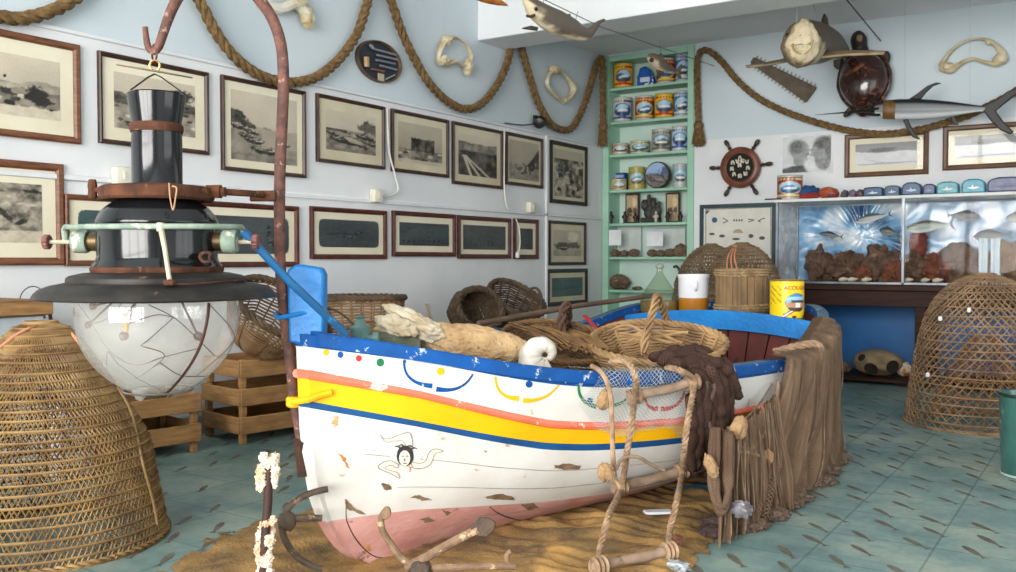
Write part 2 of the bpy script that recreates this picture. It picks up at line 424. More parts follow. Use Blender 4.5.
# ------------------------------------------------------------------ framed pictures
WOODA = mat('frame_warm_brown_wood', '#7d4e31', '#5e3822', scale=9, rough=.42, stretch=(1, 1, 6), bump=.1)
WOODB = mat('frame_dark_walnut', '#46291c', '#2f1b12', scale=9, rough=.4, bump=.1)
WOODC = mat('frame_red_mahogany', '#5c2c1c', '#41190f', scale=9, rough=.36, bump=.1)
WOODD = mat('frame_near_black', '#2c211b', '#1c1512', scale=9, rough=.4)
MOUNT = mat('cream_mount_board', '#ebe3cb', '#e2d8bd', scale=3, rough=.8)
MOUNT2 = mat('aged_mount_board', '#d7cdb2', '#c9bd9f', scale=3, rough=.8)
PRINT = attr_mat('photographic_print', rough=.5)
PANE = pane_mat('picture_glass', refl=.5, rough=.03)
def lerp3(a, b, t): t = np.clip(t, 0, 1)[..., None]; return np.array(a)*(1-t)+np.array(b)*t
def paint(kind, seed, nu, nv):
    X, Y = np.meshgrid(np.linspace(0, 1, nu+1), np.linspace(0, 1, nv+1)); rs = np.random.RandomState(seed)
    nz = fbm(X*9, Y*9, seed, 5); fine = fbm(X*30, Y*30, seed+9, 3); big = fbm(X*3, Y*3, seed+4, 4)
    Lm = .82-.16*(1-Y)+.12*(big-.5)
    def hill(h0, amp, fr, val, s):
        nonlocal Lm
        hh = h0+amp*(fbm(X*fr, X*0, s, 4)-.5); Lm = np.where(Y < hh, val+.5*(nz-.5), Lm)
    nf = .12 if kind in ('couple', 'gun', 'anchor', 'dark', 'surf') else 1
    def blob(cx, cy, rx_, ry_, val, rot=0, soft=.1):
        nonlocal Lm
        dx = X-cx; dy = Y-cy; a = dx*math.cos(rot)+dy*math.sin(rot); b = -dx*math.sin(rot)+dy*math.cos(rot)
        d = np.sqrt((a/rx_)**2+(b/ry_)**2)+nf*((nz-.5)*.9+(fine-.5)*.5); t = np.clip((1+soft-d)/(2*soft), 0, 1); Lm = Lm*(1-t)+(val+.3*(fine-.5))*t
    def boat(cx, cy, s, rot=0, lite=.75):
        blob(cx, cy, s, s*.32, .12, rot); blob(cx+.01, cy+s*.12, s*.8, s*.13, lite, rot); blob(cx, cy+s*.13, s*.62, s*.08, .25, rot)
    if kind == 'quarry':
        hill(.58, .14, 4, .62, seed); hill(.45, .12, 6, .42, seed+1)
        for i in range(26): blob(rs.rand(), .12+.3*rs.rand(), .03+.04*rs.rand(), .02+.04*rs.rand(), rs.choice([.1, .2, .75, .85, .6]))
        blob(.72, .36, .13, .15, .07); Lm = np.where(Y < .16+.08*(nz-.5), .8+.3*(nz-.5), Lm)
        for i in range(4): blob(.08+.1*i, .63, .02, .03, .12)
    elif kind == 'rock':
        Lm = .5+.9*(nz-.5)+.3*(fine-.5)
        for i in range(16): blob(rs.rand(), rs.rand(), .08+.1*rs.rand(), .015+.03*rs.rand(), rs.choice([.1, .15, .3, .7]), rs.uniform(-1, 1))
        blob(.2, .45, .3, .12, .35, .1); blob(.3, .3, .25, .08, .7, .1); Lm = np.where(Y < .2, .75+.4*(nz-.5), Lm)
    elif kind == 'village':
        hill(.62, .25, 2.5, .3, seed); blob(.78, .72, .2, .14, .16); Lm = np.where(Y < .46+.1*(nz-.5), .55+.6*(nz-.5), Lm)
        for i in range(40): blob(rs.rand(), .05+.5*rs.rand(), .02+.03*rs.rand(), .012+.02*rs.rand(), rs.choice([.08, .12, .8, .85, .2]))
    elif kind == 'harbour':
        hill(.5, .12, 3, .5, seed); Lm = np.where(Y < .44-.3*np.maximum(0, .4-X), .5+.35*(nz-.5), Lm); blob(.06, .62, .2, .09, .2, -.3); blob(.22, .53, .2, .05, .22, -.25)
        Lm = np.where((X > .45) & (Y < .5) & (Y > .22), .6+.1*(nz-.5), Lm)
        for cx, cy, s in ((.16, .47, .13), (.3, .42, .12), (.24, .36, .13), (.34, .3, .14), (.8, .3, .1)): boat(cx, cy, s, -.12)
        boat(.52, .17, .2, -.05)
        Lm = np.where(Y < .1, .42+.5*(nz-.5), Lm)
    elif kind == 'cove':
        Lm = np.where(Y < .56, .45+.5*(nz-.5), Lm); blob(.88, .68, .24, .16, .3); blob(.1, .52, .5, .03, .25)
        for cx, cy, s in ((.15, .42, .14), (.4, .5, .12), (.3, .28, .2), (.75, .45, .25), (.85, .3, .2)): boat(cx, cy, s, -.2, .65)
        blob(.55, .28, .3, .1, .12, -.3); blob(.56, .3, .24, .06, .6, -.3); Lm = np.where(Y < .1, .4+.4*(nz-.5), Lm)
    elif kind == 'tower':
        Lm -= .12; Lm = np.where(Y < .36+.1*(nz-.5), .4+.7*(nz-.5), Lm)
        Lm = np.where((np.abs(X-.55) < .27) & (Y > .3) & (Y < .64+.02*(fine-.5)), .22+.5*(nz-.5), Lm); blob(.42, .5, .04, .1, .05); blob(.62, .45, .03, .12, .1)
        for i in range(14): blob(rs.rand(), .1+.2*rs.rand(), .06, .03, rs.choice([.1, .7, .2]))
        Lm = np.where(Y < .1, .72+.2*(nz-.5), Lm)
    elif kind == 'rails':
        hill(.82, .1, 3, .42, seed); Lm = np.where(Y < .52, .3+.4*(nz-.5), Lm); hill(.6, .08, 6, .2, seed+3)
        for x0 in (.3, .5, .72): Lm = np.where((np.abs(X-(.12+(x0-.12)*(1-Y/.52)*1.1)) < .035) & (Y < .5), .72, Lm)
    elif kind == 'beach':
        Lm -= .15; Lm = np.where((Y < .2+1.1*np.maximum(0, X-.45)+.08*nz), .2+.4*(nz-.5), Lm); Lm = np.where(Y < .42-.1*X, .45+.4*(nz-.5), Lm)
        for cx, cy, s in ((.35, .3, .12), (.6, .28, .14), (.5, .2, .14)): boat(cx, cy, s, .4, .5)
        for i in range(12): blob(.4+.5*rs.rand(), .2+.3*rs.rand(), .03, .1*rs.rand()+.02, rs.choice([.1, .6]))
    elif kind == 'busy':
        Lm = .48+1.1*(nz-.5)+.5*(fine-.5); Lm = np.where(Y > .8, .7, Lm)
        for i in range(14): blob(rs.rand(), .1+.6*rs.rand(), .08, .05, rs.choice([.12, .7, .25]))
    elif kind == 'pale':
        Lm = .7+.15*(big-.5); blob(.3, .4, .26, .13, .25); blob(.75, .42, .2, .12, .3); Lm = np.where(Y < .26, .6+.2*(nz-.5), Lm); boat(.32, .3, .2); blob(.7, .75, .2, .2, .9)
    elif kind in ('dark', 'gun', 'anchor', 'teal'):
        Lm = .055+.05*(big-.5)+.03*(fine-.5)
        if kind == 'gun':
            blob(.5, .5, .22, .03, .01); blob(.5, .4, .12, .08, .012); blob(.62, .56, .1, .05, .012); blob(.18, .46, .08, .015, .01); blob(.82, .48, .08, .015, .01); blob(.47, .41, .05, .035, .07)
        if kind == 'anchor':
            blob(.75, .55, .025, .25, .012); blob(.82, .32, .1, .1, .012); blob(.82, .36, .07, .07, .06)
        if kind == 'dark':
            for i in range(9): blob(.08+.1*i, .2, .025, .05, .015); blob(.1+.095*i, .6+.2*math.sin(i), .02, .02, .018)
        c = np.stack([Lm*1.0, Lm*1.16, Lm*1.22], -1)
        if kind == 'teal': c = c*np.array([.9, 1.5, 1.45])+.02*(Y[..., None] < .35)
        r_ = .06 if kind != 'dark' and seed < 50 else 0; asp = nu/nv; dx = np.maximum(0, r_-np.minimum(X, 1-X)); dy = np.maximum(0, r_*asp-np.minimum(Y, 1-Y))/asp
        out = np.hypot(dx, dy) > r_; c[out] = H('#e2d8bd'); return np.clip(c, 0, 1)
    elif kind == 'surf':
        Lm = np.where(Y < .62+.12*(fbm(X*7, X*0, seed, 3)-.5), .85+.16*(nz-.5), .38+.12*(nz-.5)+.12*(1-Y)); blob(.42, .68, .2, .09, .2, .1, .3); blob(.5, .73, .14, .05, .22, .1, .4)
        for k in range(16): blob(.24+.03*k, .76+.02*math.sin(k*2), .006, .05, .2, -.25)
        blob(.5, .1, .5, .03, .45, .05); blob(.35, .2, .2, .012, .5, -.5)
        d = (.06, .055, .055); l = (.9, .9, .9); return lerp3(d, l, np.clip(Lm, 0, 1)**1.3)
    elif kind == 'couple':
        Lm = .82+.05*(big-.5); blob(.38, .32, .15, .22, .42, .1, .08); blob(.36, .62, .20, .27, .48, .1, .06); blob(.28, .72, .15, .2, .26, -.3, .3); blob(.53, .62, .05, .04, .45, 0, .1); blob(.5, .5, .06, .05, .42, 0, .1)
        blob(.84, .34, .17, .3, .4, 0, .08); blob(.80, .62, .2, .28, .46, -.1, .06); blob(.86, .8, .2, .17, .2, .1, .25); blob(.96, .6, .09, .25, .28, 0, .25); blob(.62, .6, .05, .04, .46, 0, .1); blob(.62, .48, .05, .05, .44, 0, .1)
        blob(.3, .06, .34, .13, .13, .05); blob(.56, .16, .1, .2, .88, .3, .3); blob(.6, .78, .03, .1, .8, .1, .4)
        Lm += .14*(nz-.5); return lerp3((.03, .03, .03), (.85, .86, .87), np.clip(Lm, 0, 1)**1.3)
    Lm = np.clip(Lm, .02, 1)
    return lerp3((.012, .009, .006), (.80, .70, .54), np.clip((Lm-.1)*1.18, 0, 1)**1.4)
def picture(wall, q, kind, seed, fm, fw, mw, label, mm=None, mount_b=1.0, group=None, res=90):
    """q: four corners in the photograph (left top, right top, right bottom, left bottom)"""
    P = [(onx(*a, .03) if wall == 'L' else ony(*a, YB)) for a in q]
    if wall == 'L': U = Vector((0, 1, 0)); Nn = Vector((1, 0, 0)); us = [p.y for p in P]
    else: U = Vector((1, 0, 0)); Nn = Vector((0, -1, 0)); us = [p.x for p in P]
    u0 = (us[0]+us[3])/2; u1 = (us[1]+us[2])/2; zb = (P[2].z+P[3].z)/2; zt = (P[0].z+P[1].z)/2
    base = Vector((.012, (u0+u1)/2, zb)) if wall == 'L' else Vector(((u0+u1)/2, YB, zb))
    w_ = u1-u0; h_ = zt-zb; O = base-U*(w_/2)
    T = thing('framed_picture', base, label, 'picture', group)
    def p(u, v, n): return O+U*u+Vector((0, 0, v))+Nn*n
    prof = [(0, .001), (0, .022), (fw*.25, .028), (fw*.7, .024), (fw, .014), (fw, .001)]
    m = MB(); rings = []
    for cu, cv, su, sv in ((0, 0, 1, 1), (w_, 0, -1, 1), (w_, h_, -1, -1), (0, h_, 1, -1), (0, 0, 1, 1)):
        rings.append([p(cu+su*a, cv+sv*a, n) for a, n in prof])
    m.loft(rings, 0, cap=False); m.build('frame', fm, T, ang=25)
    m = MB(); m.add([p(fw*.9, fw*.9, .008), p(w_-fw*.9, fw*.9, .008), p(w_-fw*.9, h_-fw*.9, .008), p(fw*.9, h_-fw*.9, .008)], [(0, 1, 2, 3)])
    m.build('mount', mm or MOUNT, T, smooth=False)
    a = fw+mw; b_ = fw+mw*mount_b; pw = w_-2*a; ph = h_-a-b_
    nu = res; nv = max(12, int(res*ph/pw)); C = paint(kind, seed, nu, nv)
    m = MB(); m.grid(lambda u, v: p(a+u*pw, b_+v*ph, .0095), nu, nv, colf=lambda u, v: tuple(C[int(round(v*nv)), int(round(u*nu))]))
    m.build('print', PRINT, T, smooth=False)
    m = MB(); m.add([p(fw*.9, fw*.9, .0125), p(w_-fw*.9, fw*.9, .0125), p(w_-fw*.9, h_-fw*.9, .0125), p(fw*.9, h_-fw*.9, .0125)], [(0, 1, 2, 3)])
    m.build('glass_pane', PANE, T, smooth=False)
    return T
GU = 'sepia photographs in the upper row'; GL = 'dark prints in the lower row'
picture('L', [(-55, 18), (80, 45), (81, 142), (-55, 132)], 'quarry', 3, WOODA, .036, .075, 'sepia quarry photograph in wide brown frame, at the left end of the upper row', group=GU, mount_b=1.0)
picture('L', [(98, 51), (209, 72), (209, 154), (100, 144)], 'village', 8, WOODB, .026, .07, 'sepia village photograph in dark frame behind the lamp chimney', group=GU)
picture('L', [(221, 76), (306, 90), (306, 178), (223, 170)], 'harbour', 21, WOODB, .026, .05, 'sepia beach photograph with row of boats, behind the rusty pole', group=GU)
picture('L', [(317, 94), (385, 106), (385, 170), (317, 161)], 'cove', 5, WOODB, .026, .07, 'photograph of one large moored boat in a cove, right of the rusty pole', MOUNT2, group=GU)
picture('L', [(392, 108.5), (449, 120), (449, 179), (392, 170)], 'tower', 11, WOODB, .028, .055, 'photograph of a square dark ruined building, upper row under the rope swag', MOUNT2, group=GU)
picture('L', [(453, 121), (503, 131), (503, 189), (453, 184)], 'rails', 14, WOODB, .028, .06, 'photograph of two pale tracks leading to hills in the upper row', MOUNT2, group=GU)
picture('L', [(506.5, 132), (543, 138.5), (543, 189), (506.5, 184)], 'beach', 17, WOODB, .03, .03, 'photograph of a dark slope falling to a beach, with thin dark frame', MOUNT2, group=GU)
picture('L', [(551, 140), (587.5, 147), (587, 206), (551, 203)], 'busy', 27, WOODD, .04, .035, 'tall picture in thick black frame nearest the green shelves', MOUNT2, group=GU)
picture('L', [(-70, 152), (64, 165), (64, 265), (-70, 266)], 'rock', 31, WOODA, .04, .075, 'sepia photograph of a rock wall in brown frame, left of the lamp handle', group=GL)
picture('L', [(65, 194), (188, 201), (188, 267), (65, 264)], 'teal', 33, WOODA, .03, .05, 'dark print mostly hidden behind the lamp body, in orange brown frame', group=GL)
picture('L', [(192, 201), (299, 205.5), (299, 267), (192, 267)], 'anchor', 36, WOODC, .034, .05, 'dark print of a hook crossed by the rusty pole', group=GL)
picture('L', [(311, 206.5), (387, 210.5), (387, 258.5), (311, 259.5)], 'gun', 39, WOODC, .034, .05, 'dark print of a black fishing device, above the wide basket', group=GL)
picture('L', [(393, 211), (456, 214), (456, 256.5), (393, 256.5)], 'dark', 42, WOODC, .036, .05, 'bluish black print with pale window glare in mahogany frame', group=GL)
picture('L', [(458.5, 215), (511, 218.5), (511, 259), (458.5, 258)], 'dark', 45, WOODC, .038, .04, 'charcoal print with rows of small marks in mahogany frame', group=GL)
picture('L', [(514.5, 218), (538.5, 220), (538.5, 259), (514.5, 259)], 'dark', 48, WOODC, .04, .05, 'narrow dark print with a white plug cable hanging over it', group=GL)
picture('L', [(549.5, 220), (586, 223), (586, 264.5), (549.5, 265.5)], 'pale', 51, WOODD, .03, .06, 'pale picture in black frame below the tall black one', MOUNT2, group=GL)
picture('L', [(548, 269), (587.5, 268.5), (587.5, 303.5), (548, 306.5)], 'teal', 54, WOODD, .04, .05, 'teal dark picture in black frame, lowest of its column', MOUNT2, group=GL)
WOODE = mat('frame_tan_oak', '#6b4930', '#53361f', scale=9, rough=.45, bump=.1)
GB = 'framed surf photographs above the tank'
picture('R', [(845, 134), (929, 131), (929, 173), (845, 179)], 'surf', 61, WOODE, .045, .05, 'framed grey photograph of surf at left above the fish tank', group=GB)
picture('R', [(943, 128), (1040, 119), (1040, 165), (943, 172)], 'surf', 64, WOODE, .045, .05, 'framed grey photograph above the tank, under the swordfish tail', group=GB)
# unframed photograph of two faces
p0 = ony(783, 138); p1 = ony(831, 171)
T = thing('photograph', ((p0.x+p1.x)/2, YB, p1.z), 'unframed black and white photograph of two facing heads pinned to wall', 'photograph')
m = MB(); m.box(((p0.x+p1.x)/2, YB-.003, (p0.z+p1.z)/2), (p1.x-p0.x+.04, .005, p0.z-p1.z+.04), 0); m.build('backing_sheet', mat('white_paper', '#eceef0', rough=.8), T)
C = paint('couple', 71, 56, 40)
m = MB(); m.grid(lambda u, v: (p0.x+u*(p1.x-p0.x), YB-.0065, p1.z+v*(p0.z-p1.z)), 56, 40, colf=lambda u, v: tuple(C[int(round(v*40)), int(round(u*56))])); m.build('print', PRINT, T, smooth=False)

# ------------------------------------------------------------------ thick ropes
ROPE = mat('hemp_rope', '#86693f', '#5b4427', scale=30, rough=.85, bump=.5, bs=120, stretch=(1, 1, 1))
ROPE2 = mat('hemp_rope_golden', '#8f7145', '#6a4f2c', scale=30, rough=.85, bump=.5, bs=120)
PX = [(-90, -60), (-60, -8), (-25, 13), (0, 16.5), (22, 18.5), (50, 11.5), (75, -2), (110, -35), (140, -66), (165, -60), (183, -25), (200, 2), (215, 31), (232, 54), (252, 71), (275, 80.5), (300, 82), (322, 74), (343, 55), (358, 32), (366, 8), (372, -12), (380, -22), (387, -10), (393, 6), (401, 30), (413, 56), (429, 83), (447, 101), (464, 109), (480, 105), (494, 90), (504, 72), (509, 57), (511, 47), (516, 39), (521, 46), (529, 75), (538, 102), (550, 123), (562, 130), (573, 127), (584, 106), (591, 84), (596, 66), (599, 59)]
path = [onx(x, y, .06) for x, y in PX]
T = thing('rope_garland', (path[20].x, path[20].y, path[20].z), 'thick brown hemp rope hanging in swags along the left wall', 'rope')
rope_mb(path, .037, n=6, pitch=5.5).build('rope', ROPE, T)
def tassel(T, top, kb, zb, wid, seed):
    rr = random.Random(seed); m = MB(); H_ = kb.z-zb
    for k in range(46):
        a = rr.uniform(0, 6.28); r1 = rr.uniform(.2, 1)*.035; r2 = r1/.035*wid*rr.uniform(.75, 1.05)
        d = Vector((math.cos(a), math.sin(a)*.8, 0)); h = H_*rr.uniform(.82, 1.0)
        m.tube([kb+d*r1*.6, kb+d*r1*1.1-Vector((0, 0, h*.12)), kb+d*(r1+r2)*.52-Vector((0, 0, h*.5)), kb+d*r2-Vector((0, 0, h))], [.009, .01, .009, .006], 5)
    m.build('tassel', ROPE, T)
    m = MB(); m.lathe([(.02, .05), (.046, .03), (.05, 0), (.043, -.03), (.02, -.045)], 14, kb); m.build('binding', ROPE, T)
pt = onx(602.5, 66, .10)
top = [onx(599, 59, .06), onx(601.5, 58, .09), pt, onx(602.8, 95, .10), onx(603, 127, .10)]
kb = top[-1]
rope_mb(top, .037, n=6, pitch=5.5).build('rope', ROPE, T)
tassel(T, pt, kb, onx(603, 147, .1).z, .062, 3)
PX = [(698.5, 126), (697.5, 90), (697, 66), (699, 54), (704, 50), (712, 53), (722, 62), (738, 81), (757, 97), (779, 109), (800, 117), (822, 124), (844, 129.5), (866, 133), (884, 134), (905, 132), (925, 128.5), (948, 122), (969, 115), (990, 105), (1016, 91), (1045, 70), (1070, 48)]
path = [ony(x, y, YB-.07) for x, y in PX]
T = thing('rope_garland', (path[14].x, path[14].y, path[14].z), 'brown hemp rope swag across the back wall under the swordfish', 'rope')
rope_mb(path, .034, n=6, pitch=5.5).build('rope', ROPE, T)
tassel(T, path[1], path[0], ony(698, 147, YB-.07).z, .08, 7)

# ------------------------------------------------------------------ sockets, cables on the left wall
def cable(name, pts, r, m, label, cat):
    o = MB().tube(catmull(pts, .02), r, 6).build(name, m); return tag(o, label, cat)
for px, py, lab in ((376, 196, 'cream socket box on trunking above the black device print'), (530.5, 207.5, 'cream socket box above the narrow dark print'), (121, 176, 'cream switch box beside the lamp chimney')):
    c = onx(px, py, .04); T = thing('socket_box', (.012, c.y, c.z-.045), lab, 'socket', 'cream wall boxes')
    m = MB(); m.box((.045, c.y, c.z), (.06, .1, .1), 0, bev=.012, seg=2); m.build('housing', PLASTIC, T)
    m = MB(); m.box((.077, c.y, c.z), (.006, .02, .045), 0, bev=.003); m.build('rocker', PLASTIC, T)
WC = mat('white_cable', '#e9e6dc', rough=.5)
cable('cable', [onx(384, 197, .05), onx(391, 195, .05), onx(398, 190, .045), onx(395, 175, .04), onx(389, 150, .04), onx(387, 108, .035)], .007, WC, 'white cable rising from socket box past the ruined building picture', 'cable')
cable('cable', [onx(511, 212, .05), onx(506.5, 205, .045), onx(504.5, 190, .045), onx(504, 170, .04), onx(504.5, 132, .04)], .007, WC, 'white cable dropping between two upper pictures to the trunking', 'cable')
T = thing('plug_cable', onx(517, 258, .055), 'thin white cable with plug hanging in front of narrow dark print', 'cable')
m = MB(); m.tube(catmull([onx(516, 219, .055), onx(519, 228, .06), onx(520, 243, .06), onx(518, 255, .06)], .02), .006, 6); m.build('cord', WC, T)
m = MB(); m.lathe([(.008, .05), (.018, .04), (.02, 0), (.012, -.01)], 10, onx(517.4, 257, .065)); m.build('plug', WC, T)
# black clamp fitting with lead where the rope nears the upper frames
BLK = mat('black_plastic', '#151516', '#232324', rough=.4)
c = onx(540, 122, .07); T = thing('spot_lamp', c, 'small black clamp spot lamp hanging at the last rope swag', 'lamp')
m = MB(); m.lathe([(.02, -.07), (.05, -.06), (.06, 0), (.045, .06), (.02, .08)], 14, c, R=align((-.3, .8, .35))); m.build('lamp_head', BLK, T)
m = MB(); m.box(onx(536, 120, .05), (.03, .08, .09), 0, bev=.01); m.build('clamp', BLK, T)
m = MB(); m.tube(catmull([onx(534, 124, .05), onx(523, 125, .03), onx(512, 124, .03), onx(505, 123, .03)], .02), .006, 5); m.build('lead', BLK, T)

# ------------------------------------------------------------------ the boat
AX = Vector((.61, .792)).normalized(); NX = Vector((AX.y, -AX.x)); B0 = Vector((-.656, 2.95)); LB = 3.74; SB = 3.05
def tab(t, x):
    if x <= t[0][0]: return t[0][1]
    for (a, va), (b, vb) in zip(t, t[1:]):
        if x <= b: 
            k = (x-a)/(b-a); return va+(vb-va)*k
    return t[-1][1]
def stab(t):
    xs = np.linspace(t[0][0], t[-1][0], 200); ys = np.array([tab(t, x) for x in xs])
    for _ in range(60): ys[1:-1] = ys[1:-1]*.5+.25*(ys[:-2]+ys[2:])
    return lambda x: float(np.interp(x, xs, ys))
hbf = stab([(0, .03), (.15, .14), (.3, .26), (.6, .414), (.93, .54), (1.3, .68), (1.8, .745), (2.4, .742), (3.05, .655), (3.35, .47), (3.6, .24), (3.74, .03)])
zsf = stab([(0, .812), (.3, .744), (.6, .675), (.93, .624), (1.3, .608), (1.8, .595), (2.4, .575), (2.75, .645), (3.05, .745), (3.3, .785), (3.5, .77), (3.74, .75)])
DS = [(0, (.04, .113, .143, .213, .235)), (.3, (.03, .129, .153, .23, .25)), (.75, (.045, .175, .203, .26, .286)), (3.74, (.045, .17, .20, .26, .285))]
def dsf(s):
    for (a, va), (b, vb) in zip(DS, DS[1:]):
        if s <= b: return [x+(y-x)*(s-a)/(b-a) for x, y in zip(va, vb)]
    return DS[-1][1]
ZK = -.02
stem = stab([(-.03, .40), (.0, .27), (.05, .19), (.1, .14), (.2, .075), (.3, .04), (.5, .012), (.8, 0), (.9, -.008)])
def wpf(s): return tab([(0, .195), (.3, .19), (.8, .135), (1.4, .10), (2.5, .10), (3.74, .25)], s)
def shape(s, z):
    t = max(0, min(1, (z-ZK)/(zsf(s)-ZK)))
    full = (1-(1-t)**2.6)**.5
    vee = t**.62
    k = tab([(0, 0), (.3, .25), (.9, .75), (1.5, 1), (2.7, 1), (3.4, .4), (3.74, 0)], s)
    return full*k+vee*(1-k)
zfar = stab([(0, 0), (.4, .01), (.9, .05), (1.8, .085), (2.4, .06), (3.0, .0), (3.74, 0)])
def hull2(s, z, side=1, off=0.0):
    b = max(.028 if (s < .02 or s > LB-.02) else .0, hbf(s)*shape(s, z)); b = max(b, .022)+off
    st = stem(z); S = st+s*(1-st/LB) if s < 1.8 else s+st*max(0, (1-1.8/LB))*max(0, (LB-s)/(LB-1.8))
    q = B0+AX*S+NX*(b*side); return CW(q.x, q.y, z+(zfar(s)*max(0, min(1, z/zsf(s))) if side < 0 else 0))
def zrows(s):
    zs = zsf(s); d = dsf(s); zp = wpf(s)
    R = [zs, zs-d[0], zs-d[0]*.4-d[1]*.6, zs-d[1], zs-d[2], zs-d[3], zs-d[4]]; mi = [0, 1, 1, 2, 3, 4]
    z0 = zs-d[4]
    for k in range(1, 6): R.append(z0+(zp-z0)*k/5); mi.append(1)
    for k in range(1, 9): R.append(zp+(ZK-zp)*(k/8)); mi.append(5)
    return R, mi
CHIP = '#8d8374'
BP = mat('boat_blue_paint', '#0b519a', '#094684', scale=7, rough=.5, spec=.3, c3='#b9c3c6', s3=20, t3=.60, w3=.03, bump=.15, bs=60)
BWp = mat('boat_white_paint', '#e2e1dd', '#d3d0c8', scale=4, rough=.42, c3='#b3a083', s3=8, t3=.665, w3=.04, bump=.06, bs=30)
CORAL = mat('boat_coral_paint', '#e8775a', '#dc6a50', scale=8, rough=.45, c3='#e9d5c4', s3=18, t3=.60, w3=.03, bump=.1)
YEL = mat('boat_yellow_paint', '#f6b90e', '#efae08', scale=5, rough=.42, c3='#c98f2b', s3=9, t3=.72, w3=.05, bump=.05)
NAVY = mat('boat_navy_paint', '#17558f', '#124878', scale=8, rough=.45, c3='#dfe0dc', s3=20, t3=.68, w3=.02)
PINK = mat('boat_pink_bottom_paint', '#dba9a0', '#c48a82', scale=5, rough=.6, c3='#6f4a3c', s3=9, t3=.61, w3=.07, bump=.3, bs=35, stretch=(1, 1, 1.6))
BTOP = mat('worn_blue_rail_top', '#4c6c84', '#3a5468', scale=9, rough=.55, c3='#8b9597', s3=14, t3=.58, w3=.06, bump=.2)
REDP = mat('boat_red_inside_planks', '#6e2a22', '#4d1d18', scale=6, rough=.6, c3='#2f1a16', s3=10, t3=.6)
BBRI = mat('boat_bright_blue_paint', '#0680cc', '#066cb2', scale=6, rough=.45, c3='#0d5590', s3=10, t3=.64, w3=.05, bump=.3, bs=50)
DECK = mat('boat_deck_grey_blue', '#51606a', '#3c4a54', scale=6, rough=.7, c3='#77694f', s3=9, t3=.58)
bow = hull2(0, .8)
BOAT = thing('fishing_boat', (CW(*(B0+AX*1.8), 0)), 'painted wooden fishing boat with yellow band and pink bottom', 'boat')
NS = 90
stations = [LB*(k/NS)**1.15 for k in range(NS+1)]
# seams between planks: shallow grooves come from the row normals; hull carries its stripes and painted marks
mb = MB()
MI = zrows(0)[1]
def ring(side, off=0.0):
    return [[hull2(s, z, side, off) for z in zrows(s)[0]] for s in stations]
for side in (1, -1):
    R = ring(side); n = len(R[0]); V = [p for r in R for p in r]; F = []; M = []
    for i in range(len(R)-1):
        for k in range(n-1):
            F.append((i*n+k, i*n+k+1, (i+1)*n+k+1, (i+1)*n+k)); M.append(MI[k])
    mb.add(V, F, M)
R1 = [hull2(0, z, 1) for z in zrows(0)[0]]; R2 = [hull2(0, z, -1) for z in zrows(0)[0]]; n = len(R1)
mb.add(R1+R2, [(k, k+1, n+k+1, n+k) for k in range(n-1)], MI)
R1 = [hull2(LB, z, 1) for z in zrows(LB)[0]]; R2 = [hull2(LB, z, -1) for z in zrows(LB)[0]]
mb.add(R1+R2, [(k, k+1, n+k+1, n+k) for k in range(n-1)], MI)
# painted marks: outlines found in the photograph, laid on the hull's own surface
def proj(p):
    d = Vector(p)-CAM; return 508+FPX*d.dot(RT)/d.dot(FW), 286-FPX*d.dot(UP)/d.dot(FW)
def hinv(px, py, s0=None):
    s, z = s0 or ((px-300)/300*.95, .4)
    for _ in range(14):
        s = min(max(s, .0), 3.2); z = min(max(z, .03), .85)
        x, y = proj(hull2(s, z)); e = .004
        xs, ys = proj(hull2(s+e, z)); xz, yz = proj(hull2(s, z+e))
        a, b, c, d = (xs-x)/e, (xz-x)/e, (ys-y)/e, (yz-y)/e; dt = a*d-b*c
        if abs(dt) < 1: break
        ex, ey = px-x, py-y
        s += max(-.2, min(.2, (d*ex-b*ey)/dt)); z += max(-.2, min(.2, (-c*ex+a*ey)/dt))
    return s, z
def hpt(px, py, off=.0016):
    s, z = hinv(px, py); p = hull2(s, z); e = .01
    nrm = (hull2(s+e, z)-p).cross(hull2(s, z+e)-p).normalized()
    q = NX; nv = RT*q.x+FH*q.y
    if nrm.dot(nv) < 0: nrm = -nrm
    return p+nrm*off
WE_, RU_ = 12, 13
MARKM = [BP, BWp, CORAL, YEL, NAVY, PINK]
def addmark(poly, mi, off=.0016):
    if mi in (WE_, RU_):
        q = []
        for i, (p, p2) in enumerate(zip(poly, poly[1:]+poly[:1])):
            for k in range(5):
                x, y = p[0]+(p2[0]-p[0])*k/5, p[1]+(p2[1]-p[1])*k/5; v = mn.noise_vector(Vector((x*.5, y*.5, 1)))
                q.append((x+v.x*2.4, y+v.y*1.5))
        poly = q
    c = (sum(p[0] for p in poly)/len(poly), sum(p[1] for p in poly)/len(poly))
    V = [hpt(*c, off)]+[hpt(*p, off) for p in poly]; n = len(poly)
    mb.add(V, [(0, 1+k, 1+(k+1) % n) for k in range(n)], mi)
def disc(cx, cy, rx_, ry_, mi, off=.0016, n=14): addmark([(cx+rx_*math.cos(6.2832*k/n), cy+ry_*math.sin(6.2832*k/n)) for k in range(n)], mi, off)
def stroke(pts, wids, mi, off=.0016):
    if len(pts) == 3:
        a, m_, c = [Vector((x, y, 0)) for x, y in pts]; k = m_*2-(a+c)*.5
        P = [a*(1-t)**2+k*2*t*(1-t)+c*t*t for t in np.linspace(0, 1, 17)]
    else: P = catmull([(x, y, 0) for x, y in pts], 1.5)
    n = len(P); L = []; R = []
    for i, p in enumerate(P):
        t = (P[min(i+1, n-1)]-P[max(i-1, 0)]).normalized(); w_ = np.interp(i/(n-1), np.linspace(0, 1, len(wids)), wids)/2
        L.append((p.x-t.y*w_, p.y+t.x*w_)); R.append((p.x+t.y*w_, p.y-t.x*w_))
    V = [hpt(*p, off) for p in L]+[hpt(*p, off) for p in R]
    mb.add(V, [(k, k+1, n+k+1, n+k) for k in range(n-1)], mi)
